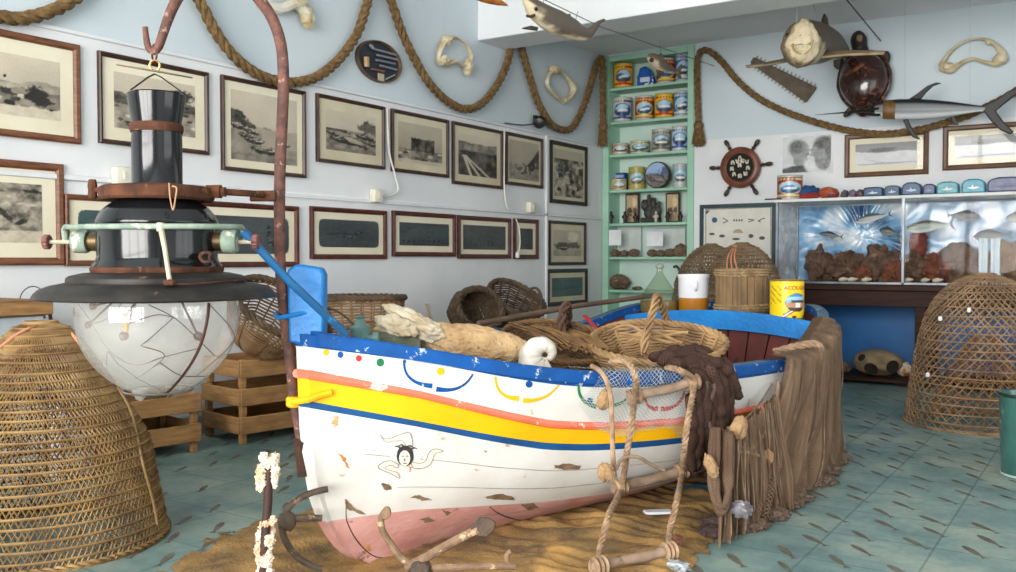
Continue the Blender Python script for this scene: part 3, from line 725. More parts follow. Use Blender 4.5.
def c7(x, y): return 280+x/3.363, 280+y/3.363
def c8(x, y): return 280+x/3.363, 402+y/3.363
def c3(x, y): return 560+x/3.363, 280+y/3.363
GREEN = mat('mark_green_paint', '#15834f', '#117044', rough=.45); REDM = mat('mark_red_paint', '#cf2f2a', '#bd2824', rough=.45)
INK = mat('mark_dark_ink', '#2a2526', '#3a3434', rough=.5); SKIN = mat('mark_skin_tint', '#eadbcb', '#e2d2c4', rough=.5)
GREY = mat('mark_grey_line', '#9c958c', '#87807a', rough=.5); LBL = mat('mark_pale_blue', '#cfe2ea', '#c3dae4', rough=.5)
WEAR = mat('bare_worn_wood', '#8f7459', '#6b5540', scale=25, rough=.8, bump=.4, bs=70); RUST = mat('rust_stain', '#b9712f', '#d6a372', scale=30, rough=.7)
MARKM += [GREEN, REDM, INK, SKIN, GREY, LBL, WEAR, RUST]
G_, RD_, IN_, SK_, GR_, LB_, WE_, RU_ = range(6, 14)
for x, y, m_ in ((155, 243, 3), (203, 251, 0), (265, 263, RD_), (337, 277, G_)): disc(*c7(x, y), 3.0+(m_ == G_)*.9, 3.3+(m_ == G_)*.9, m_)
def smile(pa, pb, pc, pd, pe, pf, mi):
    stroke([c7(*pa), c7(*pb), c7(*pc)], [2.2, 2.4, 3.2, 5.2], mi); stroke([c7(*pf), c7(*pe), c7(*pd)], [1.8, 2.4, 3.2, 5.2], mi)
smile((417, 275), (440, 332), (512, 356), (525, 366), (600, 362), (648, 316), 0); disc(*c7(418, 274), 1.7, 1.9, 0); disc(*c7(540, 307), 3.8, 3.9, 3)
smile((724, 325), (745, 380), (803, 398), (817, 404), (885, 395), (937, 352), 3); disc(*c7(837, 350), 3.6, 3.4, 0)
for m_, pts in ((G_, [(62, 352), (75, 400), (122, 425)]), (G_, [(222, 396), (200, 415), (160, 422)]), (RD_, [(285, 395), (300, 425), (328, 432)]), (RD_, [(418, 372), (390, 420), (338, 433)])):
    stroke([c3(*p) for p in pts], [2.2, 3, 5.0], m_)
disc(*c3(100, 405), 3, 3.2, 0)
# the three-legged head emblem
leg1 = [(335, 108), (350, 122), (375, 120), (405, 108), (436, 103), (445, 140), (428, 152), (412, 130), (385, 130), (355, 133)]
leg2 = [(398, 210), (372, 197), (345, 203), (330, 220), (372, 240), (400, 255), (395, 238), (352, 222), (372, 212), (394, 220)]
leg3 = [(440, 200), (470, 205), (490, 195), (500, 170), (520, 157), (548, 164), (525, 170), (515, 184), (505, 208), (480, 221), (448, 221)]
for L_ in (leg1, leg2, leg3):
    P_ = [c8(*p) for p in L_]; addmark(P_, SK_); stroke(P_+[P_[0]], [.7, .9, .6, .8], GR_, .0026)
for W_ in ([(366, 165), (395, 158), (392, 192), (372, 187)], [(448, 170), (478, 178), (470, 196), (450, 192)]): addmark([c8(*p) for p in W_], LB_)
disc(*c8(420, 180), 8.6, 10.5, IN_, .003); disc(*c8(418, 187), 5.6, 7.9, SK_, .0045)
for a_ in ([(404, 158), (396, 148), (385, 150)], [(416, 155), (410, 143), (398, 147)], [(428, 155), (432, 146), (446, 150)], [(440, 160), (448, 153), (460, 157)]): stroke([c8(*p) for p in a_], [1.6, 1.3, .8], IN_, .003)
for a_ in ([(408, 181), (413, 179), (415, 181)], [(422, 181), (426, 179), (430, 182)], [(411, 202), (418, 204), (425, 202)], [(418, 186), (417, 194), (420, 195)]): stroke([c8(*p) for p in a_], [.6, .9, .6], IN_, .006)
for pts in ([(920, 212), (960, 206), (1012, 212), (1012, 224), (960, 229), (925, 222)], [(685, 318), (740, 308), (780, 318), (790, 330), (740, 328), (700, 326)], [(440, 318), (470, 313), (515, 328), (480, 331)], [(340, 272), (365, 276), (378, 294), (350, 296)], [(812, 345), (850, 340), (872, 355), (830, 362)], [(470, 394), (500, 388), (525, 400), (490, 406)], [(215, 325), (240, 345), (290, 382), (255, 372), (225, 358)], [(540, 360), (580, 372), (560, 380)]):
    addmark([c8(*p) for p in pts], WE_, .0012)
for pts in ([(178, 48), (195, 50), (198, 75), (186, 84), (178, 70)], [(197, 170), (215, 185), (233, 225), (222, 215)], [(687, 160), (697, 162), (695, 170), (688, 169)], [(652, 226), (660, 228), (656, 232)], [(430, 215), (445, 218), (438, 236)], [(280, 480), (300, 478), (310, 500), (290, 495)]):
    addmark([c8(*p) for p in pts], RU_, .0014)
for pts in ([(222, 330), (225, 400), (262, 470), (320, 520), (400, 525)], [(705, 350), (760, 385), (860, 405)]): stroke([c8(*p) for p in pts], [.6, 1.2, .8], IN_, .0012)
for fr_, s0, s1 in ((.36, .15, 2.6), (.70, .25, 2.4), (1.18, .5, 2.2)):   # plank seams
    V = []; ss = np.linspace(s0, s1, 60)
    for s in ss:
        zt_ = zsf(s)-dsf(s)[4]; zp = wpf(s); z = zt_+(zp-zt_)*fr_+.004*mn.noise(Vector((s*5, fr_, 0))); w_ = .0011+.0008*mn.noise(Vector((s*12, fr_, 3)))
        V += [hull2(s, z-w_, 1, .0009), hull2(s, z+w_, 1, .0009)]
    mb.add(V, [(2*k, 2*k+1, 2*k+3, 2*k+2) for k in range(59)], GR_)
hull = mb.build('hull', MARKM, BOAT, ang=30, recalc=False)
# lining, rails, strake, decks, stem post
mb = MB()
for side in (1, -1):
    R = [[hull2(s, zsf(s)-.005-(zsf(s)-.09)*k/8, side, -.03) for k in range(9)] for s in stations[6:-1]]
    mb.loft(R, 0, cap=False, closed=False)
mb.build('hull_lining', REDP, BOAT, recalc=False)
for side in (1, -1):
    mb = MB(); R = []
    for s in stations[1:-1]:
        z = zsf(s); o = hull2(s, z, side, .014); i_ = hull2(s, z, side, -.05)
        up = Vector((0, 0, 1)); R.append([o-up*.032, o+up*.008, o+up*.014+(i_-o)*.1, i_+up*.014, i_-up*.03])
    n = 5; V = [p for r in R for p in r]; F = []; M = []
    for i in range(len(R)-1):
        for k in range(5): F.append((i*n+k, i*n+(k+1) % n, (i+1)*n+(k+1) % n, (i+1)*n+k)); M.append((0, 0, 1, 0, 0)[k])
    F.append((4, 3, 2, 1, 0)); F.append(tuple((len(R)-1)*n+k for k in range(5))); M += [0, 0]
    mb.add(V, F, M); mb.build('gunwale', [BP, BTOP], BOAT, ang=30)
    mb = MB(); mb.tube([hull2(s, zsf(s)-(dsf(s)[1]+dsf(s)[2])/2, side, .002) for s in stations[0:-1]], [(dsf(s)[2]-dsf(s)[1])/2 for s in stations[0:-1]], 8)
    mb.build('rubbing_strake', CORAL, BOAT)
def deck(name, s0, s1, dz, m, camber=0.0, th=.02, ns=24, inset=-.035, nb=10):
    mb = MB(); T_ = []; B_ = []
    for i in range(ns+1):
        s = s0+(s1-s0)*i/ns; z = zsf(s)+dz if callable(dz) is False else dz(s)
        a = hull2(s, z, -1, inset); b = hull2(s, z, 1, inset)
        T_.append([a.lerp(b, k/nb)+Vector((0, 0, camber*(1-(2*k/nb-1)**2))) for k in range(nb+1)])
    mb.loft(T_, 0, cap=False, closed=False); mb.loft([[p-Vector((0, 0, th)) for p in r] for r in T_], 0, cap=False, closed=False)
    e = T_[-1]; mb.add(e+[p-Vector((0, 0, th)) for p in e], [(k, k+1, nb+k+2, nb+k+1) for k in range(nb)])
    e = T_[0]; mb.add(e+[p-Vector((0, 0, th)) for p in e], [(k, k+1, nb+k+2, nb+k+1) for k in range(nb)])
    return mb.build(name, m, BOAT, ang=30)
deck('foredeck', .12, 2.05, lambda s: tab([(0, .77), (.3, .722), (.6, .655), (.95, .605), (1.3, .55), (2.1, .53)], s), DECK)
deck('bottom_boards', 1.95, 2.95, lambda s: .2, REDP)
ZD = .728
deck('stern_deck', SB, 3.5, lambda s: ZD-.035, BTOP, camber=.035)
# bulkhead under the stern deck: red planks below a bright blue coaming
def bulk(s, z): return hull2(s, z, -1, -.035), hull2(s, z, 1, -.035)
mb = MB()
for k in range(9):
    t0, t1 = k/9+.004, (k+1)/9-.004; V = []
    for z in (.18, ZD-.04):
        a, b = bulk(SB+.02, z)
        for t in (t0, t1): V.append(a.lerp(b, t))
    off = (RT*AX.x+FH*AX.y)*.02
    V2 = V+[v+off for v in V]
    mb.add(V2, [(0, 1, 3, 2), (4, 6, 7, 5), (0, 2, 6, 4), (1, 5, 7, 3), (2, 3, 7, 6), (0, 4, 5, 1)])
mb.build('bulkhead', REDP, BOAT)
mb = MB(); R = []
off = (RT*AX.x+FH*AX.y)
for k in range(25):
    t = k/24; a, b = bulk(SB, ZD); c = .05*(1-(2*t-1)**2); p = a.lerp(b, t); p = Vector((p.x, p.y, ZD-.035+c))-off*(.02+.1*(1-(2*t-1)**2)*0)
    R.append([p+Vector((0, 0, .012)), p+off*.035+Vector((0, 0, .012)), p+off*.035-Vector((0, 0, .085)), p-Vector((0, 0, .095))])
mb.loft(R, 0); mb.build('coaming', BBRI, BOAT, ang=30)
# stem post with its slanted top
mb = MB()
def bx(s, o, z): q = B0+AX*s+NX*o; return CW(q.x, q.y, z)
c = bx(.05, 0, 0)-RT*.012
poly = [(-.06, .785), (.05, .765), (.052, 1.00), (.042, 1.022), (-.035, 1.034), (-.066, 1.015), (-.064, .9)]
Mx = Matrix.Translation(c) @ Matrix(((RT.x, 0, FH.x, 0), (RT.y, 0, FH.y, 0), (0, 1, 0, 0), (0, 0, 0, 1)))
mb.prism(poly, .07, Mx); o = mb.build('stem_post', BBRI, BOAT, ang=25)
bv = o.modifiers.new('bevel', 'BEVEL'); bv.width = .008; bv.segments = 2
mb = MB()
mb.tube([W(330, 318, 3.02), W(319, 312, 2.98), W(303, 313, 2.96), W(288, 316, 2.95)], .007, 8, flat=1); 
mb.tube([W(288, 316, 2.95), W(279, 318, 2.93), W(275, 315, 2.97), W(280, 312, 3.02), W(290, 312, 3.04)], .008, 8); mb.build('iron_band', BBRI, BOAT)
GOLD = YEL
mb = MB(); mb.tube([hpt(331, 392, .006), hpt(318, 395, .01), hpt(306, 399, .016), W(292, 402, 2.97)], .011, 8); mb.lathe([(.02, -.016), (.026, -.01), (.026, .012), (.02, .018)], 12, W(294, 402, 3.0)); mb.build('pole_bracket', YEL, BOAT)

# ------------------------------------------------------------------ rusty davit pole
RUSTY = mat('rusted_iron', '#70463a', '#47302a', scale=24, rough=.75, c3='#997668', s3=30, t3=.6, w3=.06, bump=.4, bs=120)
pp = [(304, 476, 3.02), (301, 440, 3.02), (295, 405, 3.02), (290, 360, 3.0), (285, 320, 2.98), (280.5, 270, 2.98), (279.5, 220, 2.98), (280, 170, 2.98), (282, 125, 2.98), (283.5, 80, 2.98), (281, 45, 2.98), (272, 18, 2.98), (258, -2, 2.96), (238, -22, 2.93), (215, -31, 2.88), (194, -24, 2.83), (180, -6, 2.79), (170, 14, 2.76), (163, 34, 2.75), (158.5, 47, 2.75), (153.5, 51.5, 2.75), (148.5, 48, 2.75), (146.3, 38, 2.75), (145, 27, 2.75)]
path = [W(*p) for p in pp]
rad = list(np.interp(np.linspace(0, 1, len(pp)), [0, .4, .62, .78, .9, 1], [.0165, .0185, .0185, .0185, .013, .008]))
P = catmull(path, .03); rr = np.interp(np.linspace(0, 1, len(P)), np.linspace(0, 1, len(rad)), rad)
T = thing('davit_pole', path[0], 'rusty iron pole strapped to the bow, bent into a hook above the lamp', 'pole')
MB().tube(P, list(rr), 12).build('pole', RUSTY, T)
mb = MB(); mb.tube([W(300, 440, 3.0), W(301, 450, 3.02), W(304, 476, 3.02)], .021, 10); mb.build('pole_foot', mat('dark_rust', '#4b2d22', '#38211a', scale=30, rough=.8, bump=.4), T)
BAR = mat('blue_bar_paint', '#125d8f', '#0e4c78', scale=8, rough=.5, c3='#2f7aa8', s3=15, t3=.6)
o = MB().tube([W(243, 231, 2.74), W(289, 281, 2.80), W(346, 334, 2.93)], .013, 10).build('tiller_bar', BAR); tag(o, 'slim blue bar slanting in front of the pole down to the bow', 'bar')

# ------------------------------------------------------------------ the big fishing lamp
LZ = 2.75; LK = LZ/FPX; LCX = 158.5; LC = W(LCX, 290, LZ); LX, LY = LC.x, LC.y
def lz(py): return W(155.5, py, LZ).z
def lp(pr): return [(r*.968*LK, lz(259+(y-259)*(LZ-r*LK)/LZ)) for r, y in pr]
ENAM = mat('black_enamel', '#101113', '#17181b', scale=5, rough=.13, coat=.0, c3='#6d3f29', s3=11, t3=.665, w3=.03, rough3=.8, bump=.03, bs=20)
ENAM2 = mat('dusty_black_enamel', '#1b1a19', '#2c2825', scale=14, rough=.5, spec=.3, c3='#6a5344', s3=26, t3=.64, w3=.05, rough3=.85, bump=.15, bs=50)
LRUST = mat('orange_rust', '#5e3a28', '#3d271d', scale=18, rough=.85, spec=.2, c3='#7d543c', s3=25, t3=.6, bump=.35, bs=80)
VERD = mat('verdigris_metal', '#8d9c8b', '#6f8072', scale=20, rough=.65, c3='#c3c2b0', s3=22, t3=.58, bump=.15)
CREAM = mat('pale_metal', '#b5ac97', '#978d78', scale=20, rough=.5)
WIRE = mat('dark_wire', '#5a4a42', '#42352f', rough=.6)
LAMP = thing('fishing_lamp', (LX, LY, lz(398)), 'large black enamel fishing lamp with glass bowl hanging from the hooked pole', 'lamp')
O3 = (LX, LY, 0)
def lath(name, pr, m, n=48, parent=LAMP, **k): 
    mb = MB(); mb.lathe(lp(pr), n, O3); return mb.build(name, m, parent, **k)
def lq(px, py, dz=0.0): return W(px, py, LZ+dz*LK)   # dz in photograph pixels, negative towards the viewer
mb = MB(); c = lq(154.8, 71); d = (RT*.985+Vector((0, 0, -.17))).normalized()
mb.lathe([(0, .004), (35*LK, .0015), (37*LK, 0), (35*LK, -.003), (0, -.003)], 32, c, R=align(d.cross(ray(154.8, 71).normalized()).normalized())); mb.build('rain_cap', mat('tan_tin', '#a88d6e', '#86705a', scale=12, rough=.6), LAMP)
mb = MB(); mb.tube([lq(154.4+2.4*math.cos(a), 53+8.5*math.sin(a)) for a in np.linspace(0, 6.28, 20)[:-1]], 1.1*LK, 6, closed=True); mb.build('chain_link', LRUST, LAMP)
mb = MB(); mb.tube([lq(154.8+5*math.cos(a), 65.5+5.2*math.sin(a)) for a in np.linspace(0, 6.28, 20)[:-1]], 1.2*LK, 6, closed=True); mb.build('hanging_ring', mat('brass_ring', '#b99d68', '#937848', rough=.35, metal=.8), LAMP)
for px, py in ((130.5, 90), (180.5, 91)):
    mb = MB(); mb.tube([lq(154.6, 74), lq(154.6+(px-154.6)*.25, 77), lq(px, py)], 1.6*LK, 6, flat=.45); mb.build('strap', WIRE, LAMP)
lath('collar', [(27, 90), (28.6, 91), (28.4, 94), (26.4, 108), (24.2, 121), (23.5, 121), (26.8, 95), (27, 90)], ENAM)
lath('collar_band', [(24.5, 121), (26.2, 123), (26.4, 127), (25.6, 130), (24, 130)], LRUST)
lath('chimney', [(24.6, 129), (24.8, 140), (24.8, 182), (26, 184), (20, 185)], ENAM)
lath('flange', [(26, 182.5), (53, 183), (56, 184.5), (56.5, 188), (56.2, 195), (54, 197.5), (49, 198), (30, 197)], LRUST)
lath('body', [(34, 196), (41, 199), (50, 204.5), (55.5, 210.5), (58.5, 217), (60, 219.5), (60, 221.5), (58.8, 223), (58.6, 240), (58.8, 257), (60, 261), (63, 265), (64, 268), (62, 270)], ENAM)
lath('base_ring', [(62, 266), (65, 268), (65.2, 271), (64, 273.5), (60, 274)], LRUST)
lath('brim', [(60, 272.5), (72, 274), (84, 277), (87, 279.5), (87.6, 283), (87, 286), (84, 287), (80, 286)], ENAM2)
lath('shade', [(80, 284), (90, 285), (102, 288), (112, 292.5), (116.5, 297.5), (118.6, 302), (117.4, 303.6), (112, 301.5), (95, 297.5), (80, 295)], ENAM2, n=64)
GLOBE = [(79, 300), (80.3, 310), (80, 322), (78, 334), (74, 346), (68, 357), (60, 367.5), (50, 377), (38, 385.5), (24, 391.5), (10, 395), (0.0, 396)]
lath('glass_bowl', [(r, 259+(y-259)*LZ/(LZ-r*LK)) for r, y in GLOBE], pane_mat('dusty_lamp_glass', refl=1.25, rough=.04, dirt=.26, dirtcol=(.62, .59, .53)), n=64, recalc=False)
gr = [(y, r) for r, y in GLOBE]
def gpt(px, py, k=1.012):
    r = float(np.interp(py, [g[0] for g in gr], [g[1] for g in gr]))*k*.968; dx = px-LCX
    return lq(px, py, -math.sqrt(max(0, r*r-dx*dx)))
def g2(x, y): return 60+x/4.4, 290+y/4.4
wires = [[(80, 62), (130, 130), (215, 265), (330, 330), (455, 295), (615, 255)], [(270, 60), (200, 130), (130, 150)], [(390, 65), (500, 120), (590, 200), (680, 290)], [(500, 120), (400, 210), (355, 245)], [(355, 245), (460, 290), (340, 390)], [(340, 390), (250, 320), (210, 270), (205, 330)], [(440, 320), (530, 375), (640, 380)], [(655, 60), (760, 180), (745, 250), (600, 380)], [(340, 390), (430, 435), (480, 455)], [(100, 190), (160, 320), (290, 420)], [(300, 150), (420, 110), (500, 120)]]
for wv in wires:
    mb = MB(); P = catmull([(x, y, 0) for x, y in (g2(*p) for p in wv)], 4); mb.tube([gpt(p.x, max(303, p.y)) for p in P], .0013, 4); mb.build('guard_wire', WIRE, LAMP)
mb = MB(); P = catmull([(209, 303, 0), (207.5, 318, 0), (203, 338, 0), (195, 357, 0), (184, 374, 0), (170, 390, 0), (160, 396, 0)], 3); mb.tube([gpt(p.x, p.y, 1.02) for p in P], 1.9*LK, 6, flat=.5); mb.build('leather_strap', mat('strap_brown', '#4d2a20', '#351a14', rough=.6), LAMP)
mb = MB(); mb.tube([W(LCX, 390, LZ)+Vector((math.cos(a), math.sin(a), .0))*33*LK for a in np.linspace(0, 6.28, 30)[:-1]], .003, 5, closed=True)
for a in np.linspace(.3, 6.5, 12): mb.tube([W(LCX, 390, LZ)+Vector((math.cos(a), math.sin(a), 0))*33*LK, W(LCX, 397, LZ)+Vector((math.cos(a+.3), math.sin(a+.3), 0))*14*LK], .002, 4)
mb.build('bottom_wire_ring', mat('grey_wire', '#8b8680', '#6b6661', rough=.4, metal=.5), LAMP)
mb = MB(); mb.lathe([(0, -.028), (.012, -.02), (.02, -.004), (.024, .01)], 14, lq(140, 392, -22)); mb.build('glass_nub', pane_mat('clear_glass', refl=1.4, rough=.03, dirt=.12), LAMP, recalc=False)
BURN = mat('burner_brown', '#5a2f24', '#3c1d16', rough=.5, scale=30)
for px, py, r in ((125, 317, 4.6), (124, 336, 4.8), (93, 306, 4), (88, 325, 3.6), (198, 336, 4.6)):
    q = 1 if px > 100 else .5
    mb = MB(); mb.ico(lq(px, py, -20*q), r*LK, 2, .12, 3, px); mb.tube([lq(px, py, -20*q), lq(155.5+(px-155.5)*.6, 300, -8)], 1.1*LK, 6); mb.build('burner', BURN, LAMP)
mb = MB(); mb.lathe([(2*LK, -6*LK), (3*LK, 0), (2.4*LK, 7*LK)], 10, lq(126, 326, -22)); mb.build('mantle', mat('yellow_mantle', '#d79a25', '#b87c18', rough=.6), LAMP)
# carrying bar, valves and hand wheels
bar = [lq(64, 229.5, -3), lq(66, 226.5, -8)]+[lq(155.5+89*math.sin(t), 227.3-1.0*math.cos(t), -70*math.cos(t)) for t in np.linspace(-1.3, 1.3, 17)]+[lq(242, 228, -6), lq(245, 234, -2), lq(246, 239, 0)]
mb = MB(); mb.tube(bar, 2.7*LK, 9); mb.tube([lq(64, 229, -3), lq(65, 236, -2), lq(66, 242, 0)], 3.0*LK, 8); mb.build('carrying_bar', VERD, LAMP)
BRS = mat('dull_brass', '#6f5a35', '#4d3d24', rough=.4, metal=.5)
for sgn, cx, w0 in ((-1, 81, 15), (1, 230, 16)):
    ax = align(RT)
    T2 = LAMP
    mb = MB(); mb.lathe([(9.5*LK, -7.5*LK), (11.5*LK, -6*LK), (11.8*LK, 5*LK), (10.5*LK, 7.5*LK)], 20, lq(cx, 241.5, -2), R=ax); v = mb.build('valve', VERD, LAMP)
    mb = MB(); mb.lathe([(9*LK, -6*LK), (9.5*LK, 6*LK)], 16, lq(cx-sgn*12.5, 241.5, 0), R=ax); mb.build('valve_neck', BRS, v)
    xs = 47 if sgn < 0 else 255.5
    mb = MB(); mb.tube([lq(cx+sgn*7, 242, -2), lq(xs, 242, -2)], 2.1*LK, 8); mb.build('valve_stem', CREAM, v)
    mb = MB(); N_ = 28; prof = [(7.2*LK*(1+.06*(-1)**k)) for k in range(N_)]
    rings = [[lq(xs+o, 242, -2)+(FH*math.cos(6.2832*k/N_)+Vector((0, 0, 1))*math.sin(6.2832*k/N_))*prof[k]*s for k in range(N_)] for o, s in ((-3, .85), (-2, 1), (2, 1), (3, .85))]
    mb.loft(rings); mb.build('hand_wheel', mat('wheel_dark_red', '#7c4a42', '#5c332d', scale=30, rough=.6), v)
mb = MB(); mb.tube([lq(160.5, 225, -66), lq(165, 250, -76), lq(169.5, 280, -89)], [3*LK, 2.3*LK, 2.1*LK], 8); mb.lathe([(3.6*LK, -4*LK), (4*LK, 0), (3.6*LK, 4*LK)], 10, lq(160.6, 227, -69)); mb.build('strut', CREAM, LAMP)
mb = MB(); mb.box(lq(170, 282.5, -87), (.03, .03, .016), 0, R=rz(YAW), bev=.004); mb.tube([lq(168, 284, -87), lq(190, 284, -80), lq(225, 281.5, -52), lq(243, 280, -8), lq(247, 279, 6)], .0028, 6); mb.build('tie_wire', LRUST, LAMP)
mb = MB(); mb.lathe([(7*LK, -7*LK), (7.5*LK, 7*LK)], 6, lq(214, 191.5), R=align(RT)); mb.lathe([(5*LK, -3*LK), (5.5*LK, 3*LK)], 6, lq(222.5, 192), R=align(RT)); mb.tube([lq(208, 191), lq(250, 193.5, 20), lq(262, 194.5, 40)], 3.4*LK, 8); mb.box(lq(263, 196, 45), (.082, .012, .034), 0, R=rz(YAW), bev=.004); mb.build('side_arm', LRUST, LAMP)
mb = MB(); mb.lathe([(3.6*LK, -9*LK), (4.6*LK, -7*LK), (4.2*LK, 0), (4.8*LK, 4*LK), (3.5*LK, 10*LK)], 8, lq(92.5, 189.5)); mb.tube([lq(92.5, 190), lq(104, 190)], 3*LK, 8); mb.build('bolt', LRUST, LAMP)
STR = mat('tan_string', '#b98f6f', '#9a7355', rough=.9)
mb = MB(); mb.tube(catmull([lq(169, 183, -56), lq(170, 197, -58), lq(173, 210, -60), lq(175.5, 198, -58), lq(176.5, 188, -57), lq(172, 186, -57.5)], .004), .0022, 5); mb.build('string', STR, LAMP)
HOLE = mat('burnt_hole', '#0b0908', '#171210', rough=.9); RIM = mat('rust_bloom', '#8f6350', '#6d4434', scale=40, rough=.9, bump=.3)
for px, py in ((118, 258), (205.5, 257)):
    def bpt(x, y, k): 
        dx = x-LCX; return lq(x, y, -math.sqrt(max(1, (57*k)**2-dx*dx)))
    for rr_, m_, k, nm in ((6.8, RIM, 1.004, 'rust_bloom'), (3.6, HOLE, 1.008, 'rust_hole')):
        mb = MB(); V = [bpt(px, py, k)]+[bpt(px+rr_*.9*(1+.25*math.sin(a*3+px))*math.cos(a), py+rr_*1.1*(1+.2*math.cos(a*2))*math.sin(a), k) for a in np.linspace(0, 6.2832, 17)[:-1]]
        mb.add(V, [(0, 1+i, 1+(i+1) % 16) for i in range(16)]); mb.build(nm, m_, LAMP, recalc=False)

# ------------------------------------------------------------------ open-weave wicker domes
CANE = mat('golden_cane', '#a08050', '#745734', scale=8, rough=.6, c3='#6d4d2a', s3=10, t3=.6, w3=.1)
CANE2 = mat('grey_brown_cane', '#96795a', '#6f573e', scale=8, rough=.7, c3='#4f3d2c', s3=9, t3=.58, w3=.1)
def dome(name, c, prof, nring, ncane, rc, rr_, m, label, seed=0, turn=.5, wob=0.0, group=None, kind_top=True, flat=.6):
    c = Vector(c); T = thing(name, c, label, 'fish trap', group); rd = random.Random(seed)
    zs = np.array([p[1] for p in prof]); rs = np.array([p[0] for p in prof]); o = np.argsort(zs); zs, rs = zs[o], rs[o]
    L = np.concatenate([[0], np.cumsum(np.hypot(np.diff(zs), np.diff(rs)))])
    def at(t):
        l = t*L[-1]; return float(np.interp(l, L, rs)), float(np.interp(l, L, zs))
    def pt(t, a, off=0): 
        r, z = at(t); r += off; r *= 1+wob*math.sin(3*a+seed)*(1-t)*.5+wob*math.sin(5*a+2*seed)*.25; return c+Vector((r*math.cos(a), r*math.sin(a), z))
    mb = MB()
    for k in range(nring):
        t = .995*k/(nring-1); n = 72; ph = rd.uniform(0, 6.28); j = rd.uniform(-.2, .2)/nring if 0 < k < nring-1 else 0
        mb.tube([pt(t+j*math.sin(6.2832*i/n+ph), 6.2832*i/n, rc*.9) for i in range(n)], rr_*rd.uniform(.85, 1.15), 5, closed=True)
    mb.build('hoops', m, T)
    for sgn, nm in ((1, 'weave'), (-1, 'weave')):
        mb = MB(); nr = nring-1
        for i in range(ncane):
            a0 = 6.2832*(i+.25*sgn)/ncane; ja = rd.uniform(-.2, .2)*6.28/ncane
            mb.tube([pt(k/nr, a0+ja+sgn*turn*6.2832/ncane*k, rc*(.5*(-1)**(k+(sgn > 0)))) for k in range(nr+1)], rc, 4, flat=flat)
        mb.build(nm, m, T, smooth=False)
    mb = MB()
    R = at(0)[0]
    rope_mb([c+Vector(((R+.004)*math.cos(a), (R+.004)*math.sin(a), .011)) for a in np.linspace(0, 6.2832, 60)], .012, n=5, pitch=6, mb=mb, strands=2); mb.build('bottom_rim', m, T)
    r, z = at(1)
    mb = MB(); mb.tube([c+Vector((r*math.cos(a), r*math.sin(a), z)) for a in np.linspace(0, 6.2832, 25)[:-1]], rc*2.2, 6, closed=True); mb.build('top_ring', m, T)
    return T, pt
base = CW((40-508)/FPX*3.46, 3.46, 0)
prof = [(.055, .792), (.095, .775), (.13, .742), (.175, .68), (.215, .62), (.26, .55), (.305, .48), (.35, .41), (.385, .335), (.405, .205), (.43, .075), (.442, 0)]
prof = [(r*.985, z*1.025) for r, z in prof]
T, pt = dome('fish_trap', base, prof, 26, 128, .0044, .0048, CANE, 'golden wicker fish trap dome standing at the left edge', 3, turn=1.0)
def tpt(px, py, off):   # point on the dome's front under a photograph pixel
    best = None
    for t in np.linspace(0, 1, 61):
        for a in np.linspace(-3.1416, 3.1416, 181):
            p = pt(t, a, off); 
            if (p-T.location).xy.dot(FH.xy) > .05 and t < .93: continue
            x, y = proj(p); d = (x-px)**2+(y-py)**2
            if best is None or d < best[0]: best = (d, p)
    return best[1]
mb = MB(); mb.tube(catmull([tpt(119, 386, .01), tpt(131, 414, .01), tpt(143, 462, .01), tpt(152, 500, .01), tpt(157, 526, .01)], .03), .006, 6); mb.build('splint', CANE, T)
COR = mat('pinkish_cord', '#c88a6a', '#a96c50', rough=.8)
mb = MB(); mb.tube(catmull([tpt(0, 348, .012), tpt(18, 334, .012), tpt(35, 326, .012), tpt(48, 325, .012), tpt(62, 328, .012), tpt(73, 336, .012), tpt(80, 346, .012)], .03), .006, 6); mb.build('cord', COR, T)

# ------------------------------------------------------------------ wooden crates
PINE = mat('old_pine_boards', '#a57c4b', '#86613a', scale=7, rough=.75, stretch=(1, 1, 7), c3='#5d4329', s3=12, t3=.63, w3=.08, bump=.2)
CR_A = Vector((.68, .733)); CR_B = Vector((-.733, .68))
cang = math.atan2((RT*CR_A.x+FH*CR_A.y).y, (RT*CR_A.x+FH*CR_A.y).x)
def crate(label):
    T = thing('wooden_crate', (0, 0, 0), label, 'crate', 'stacked wooden crates'); l, w_, h = .62, .4, .16
    for sx in (0, 1):
        for sy in (0, 1):
            mb = MB(); mb.box((.02+sx*(l-.04), .02+sy*(w_-.04), h/2), (.036, .036, h), bev=.004); mb.build('corner_post', PINE, T)
    for y in (-.008, w_+.008-.0):
        mb = MB(); mb.box((l/2, y, .108), (l+.02, .014, .096), bev=.003); mb.build('side_board', PINE, T)
    for x in (-.0085, l+.0085):
        mb = MB(); mb.box((x, w_/2, .108), (.014, w_, .094), bev=.003); mb.build('end_board', PINE, T)
    for k in range(5):
        mb = MB(); mb.box((l/2, .045+k*(w_-.09)/4, .066), (l-.01, .06, .01), bev=.002); mb.build('bottom_slat', PINE, T)
    return T
cr = crate('wooden crate at the bottom of the taller stack beside the bow')
A1 = CW(-1.504, 5.22); A2 = CW(-2.108, 4.592)
cr.location = A1; cr.rotation_euler = (0, 0, cang)
copy_thing(cr, A1+Vector((.004, 0, .1605)), 'wooden crate in the middle of the taller stack beside the bow', cang+.02)
copy_thing(cr, A1+Vector((-.004, .004, .321)), 'topmost wooden crate of the taller stack, under the tilted basket', cang-.012)
copy_thing(cr, A2, 'lower wooden crate of the short stack behind the left fish trap', cang)
copy_thing(cr, A2+Vector((.004, .004, .1605)), 'upper wooden crate of the short stack behind the left fish trap', cang+.015)

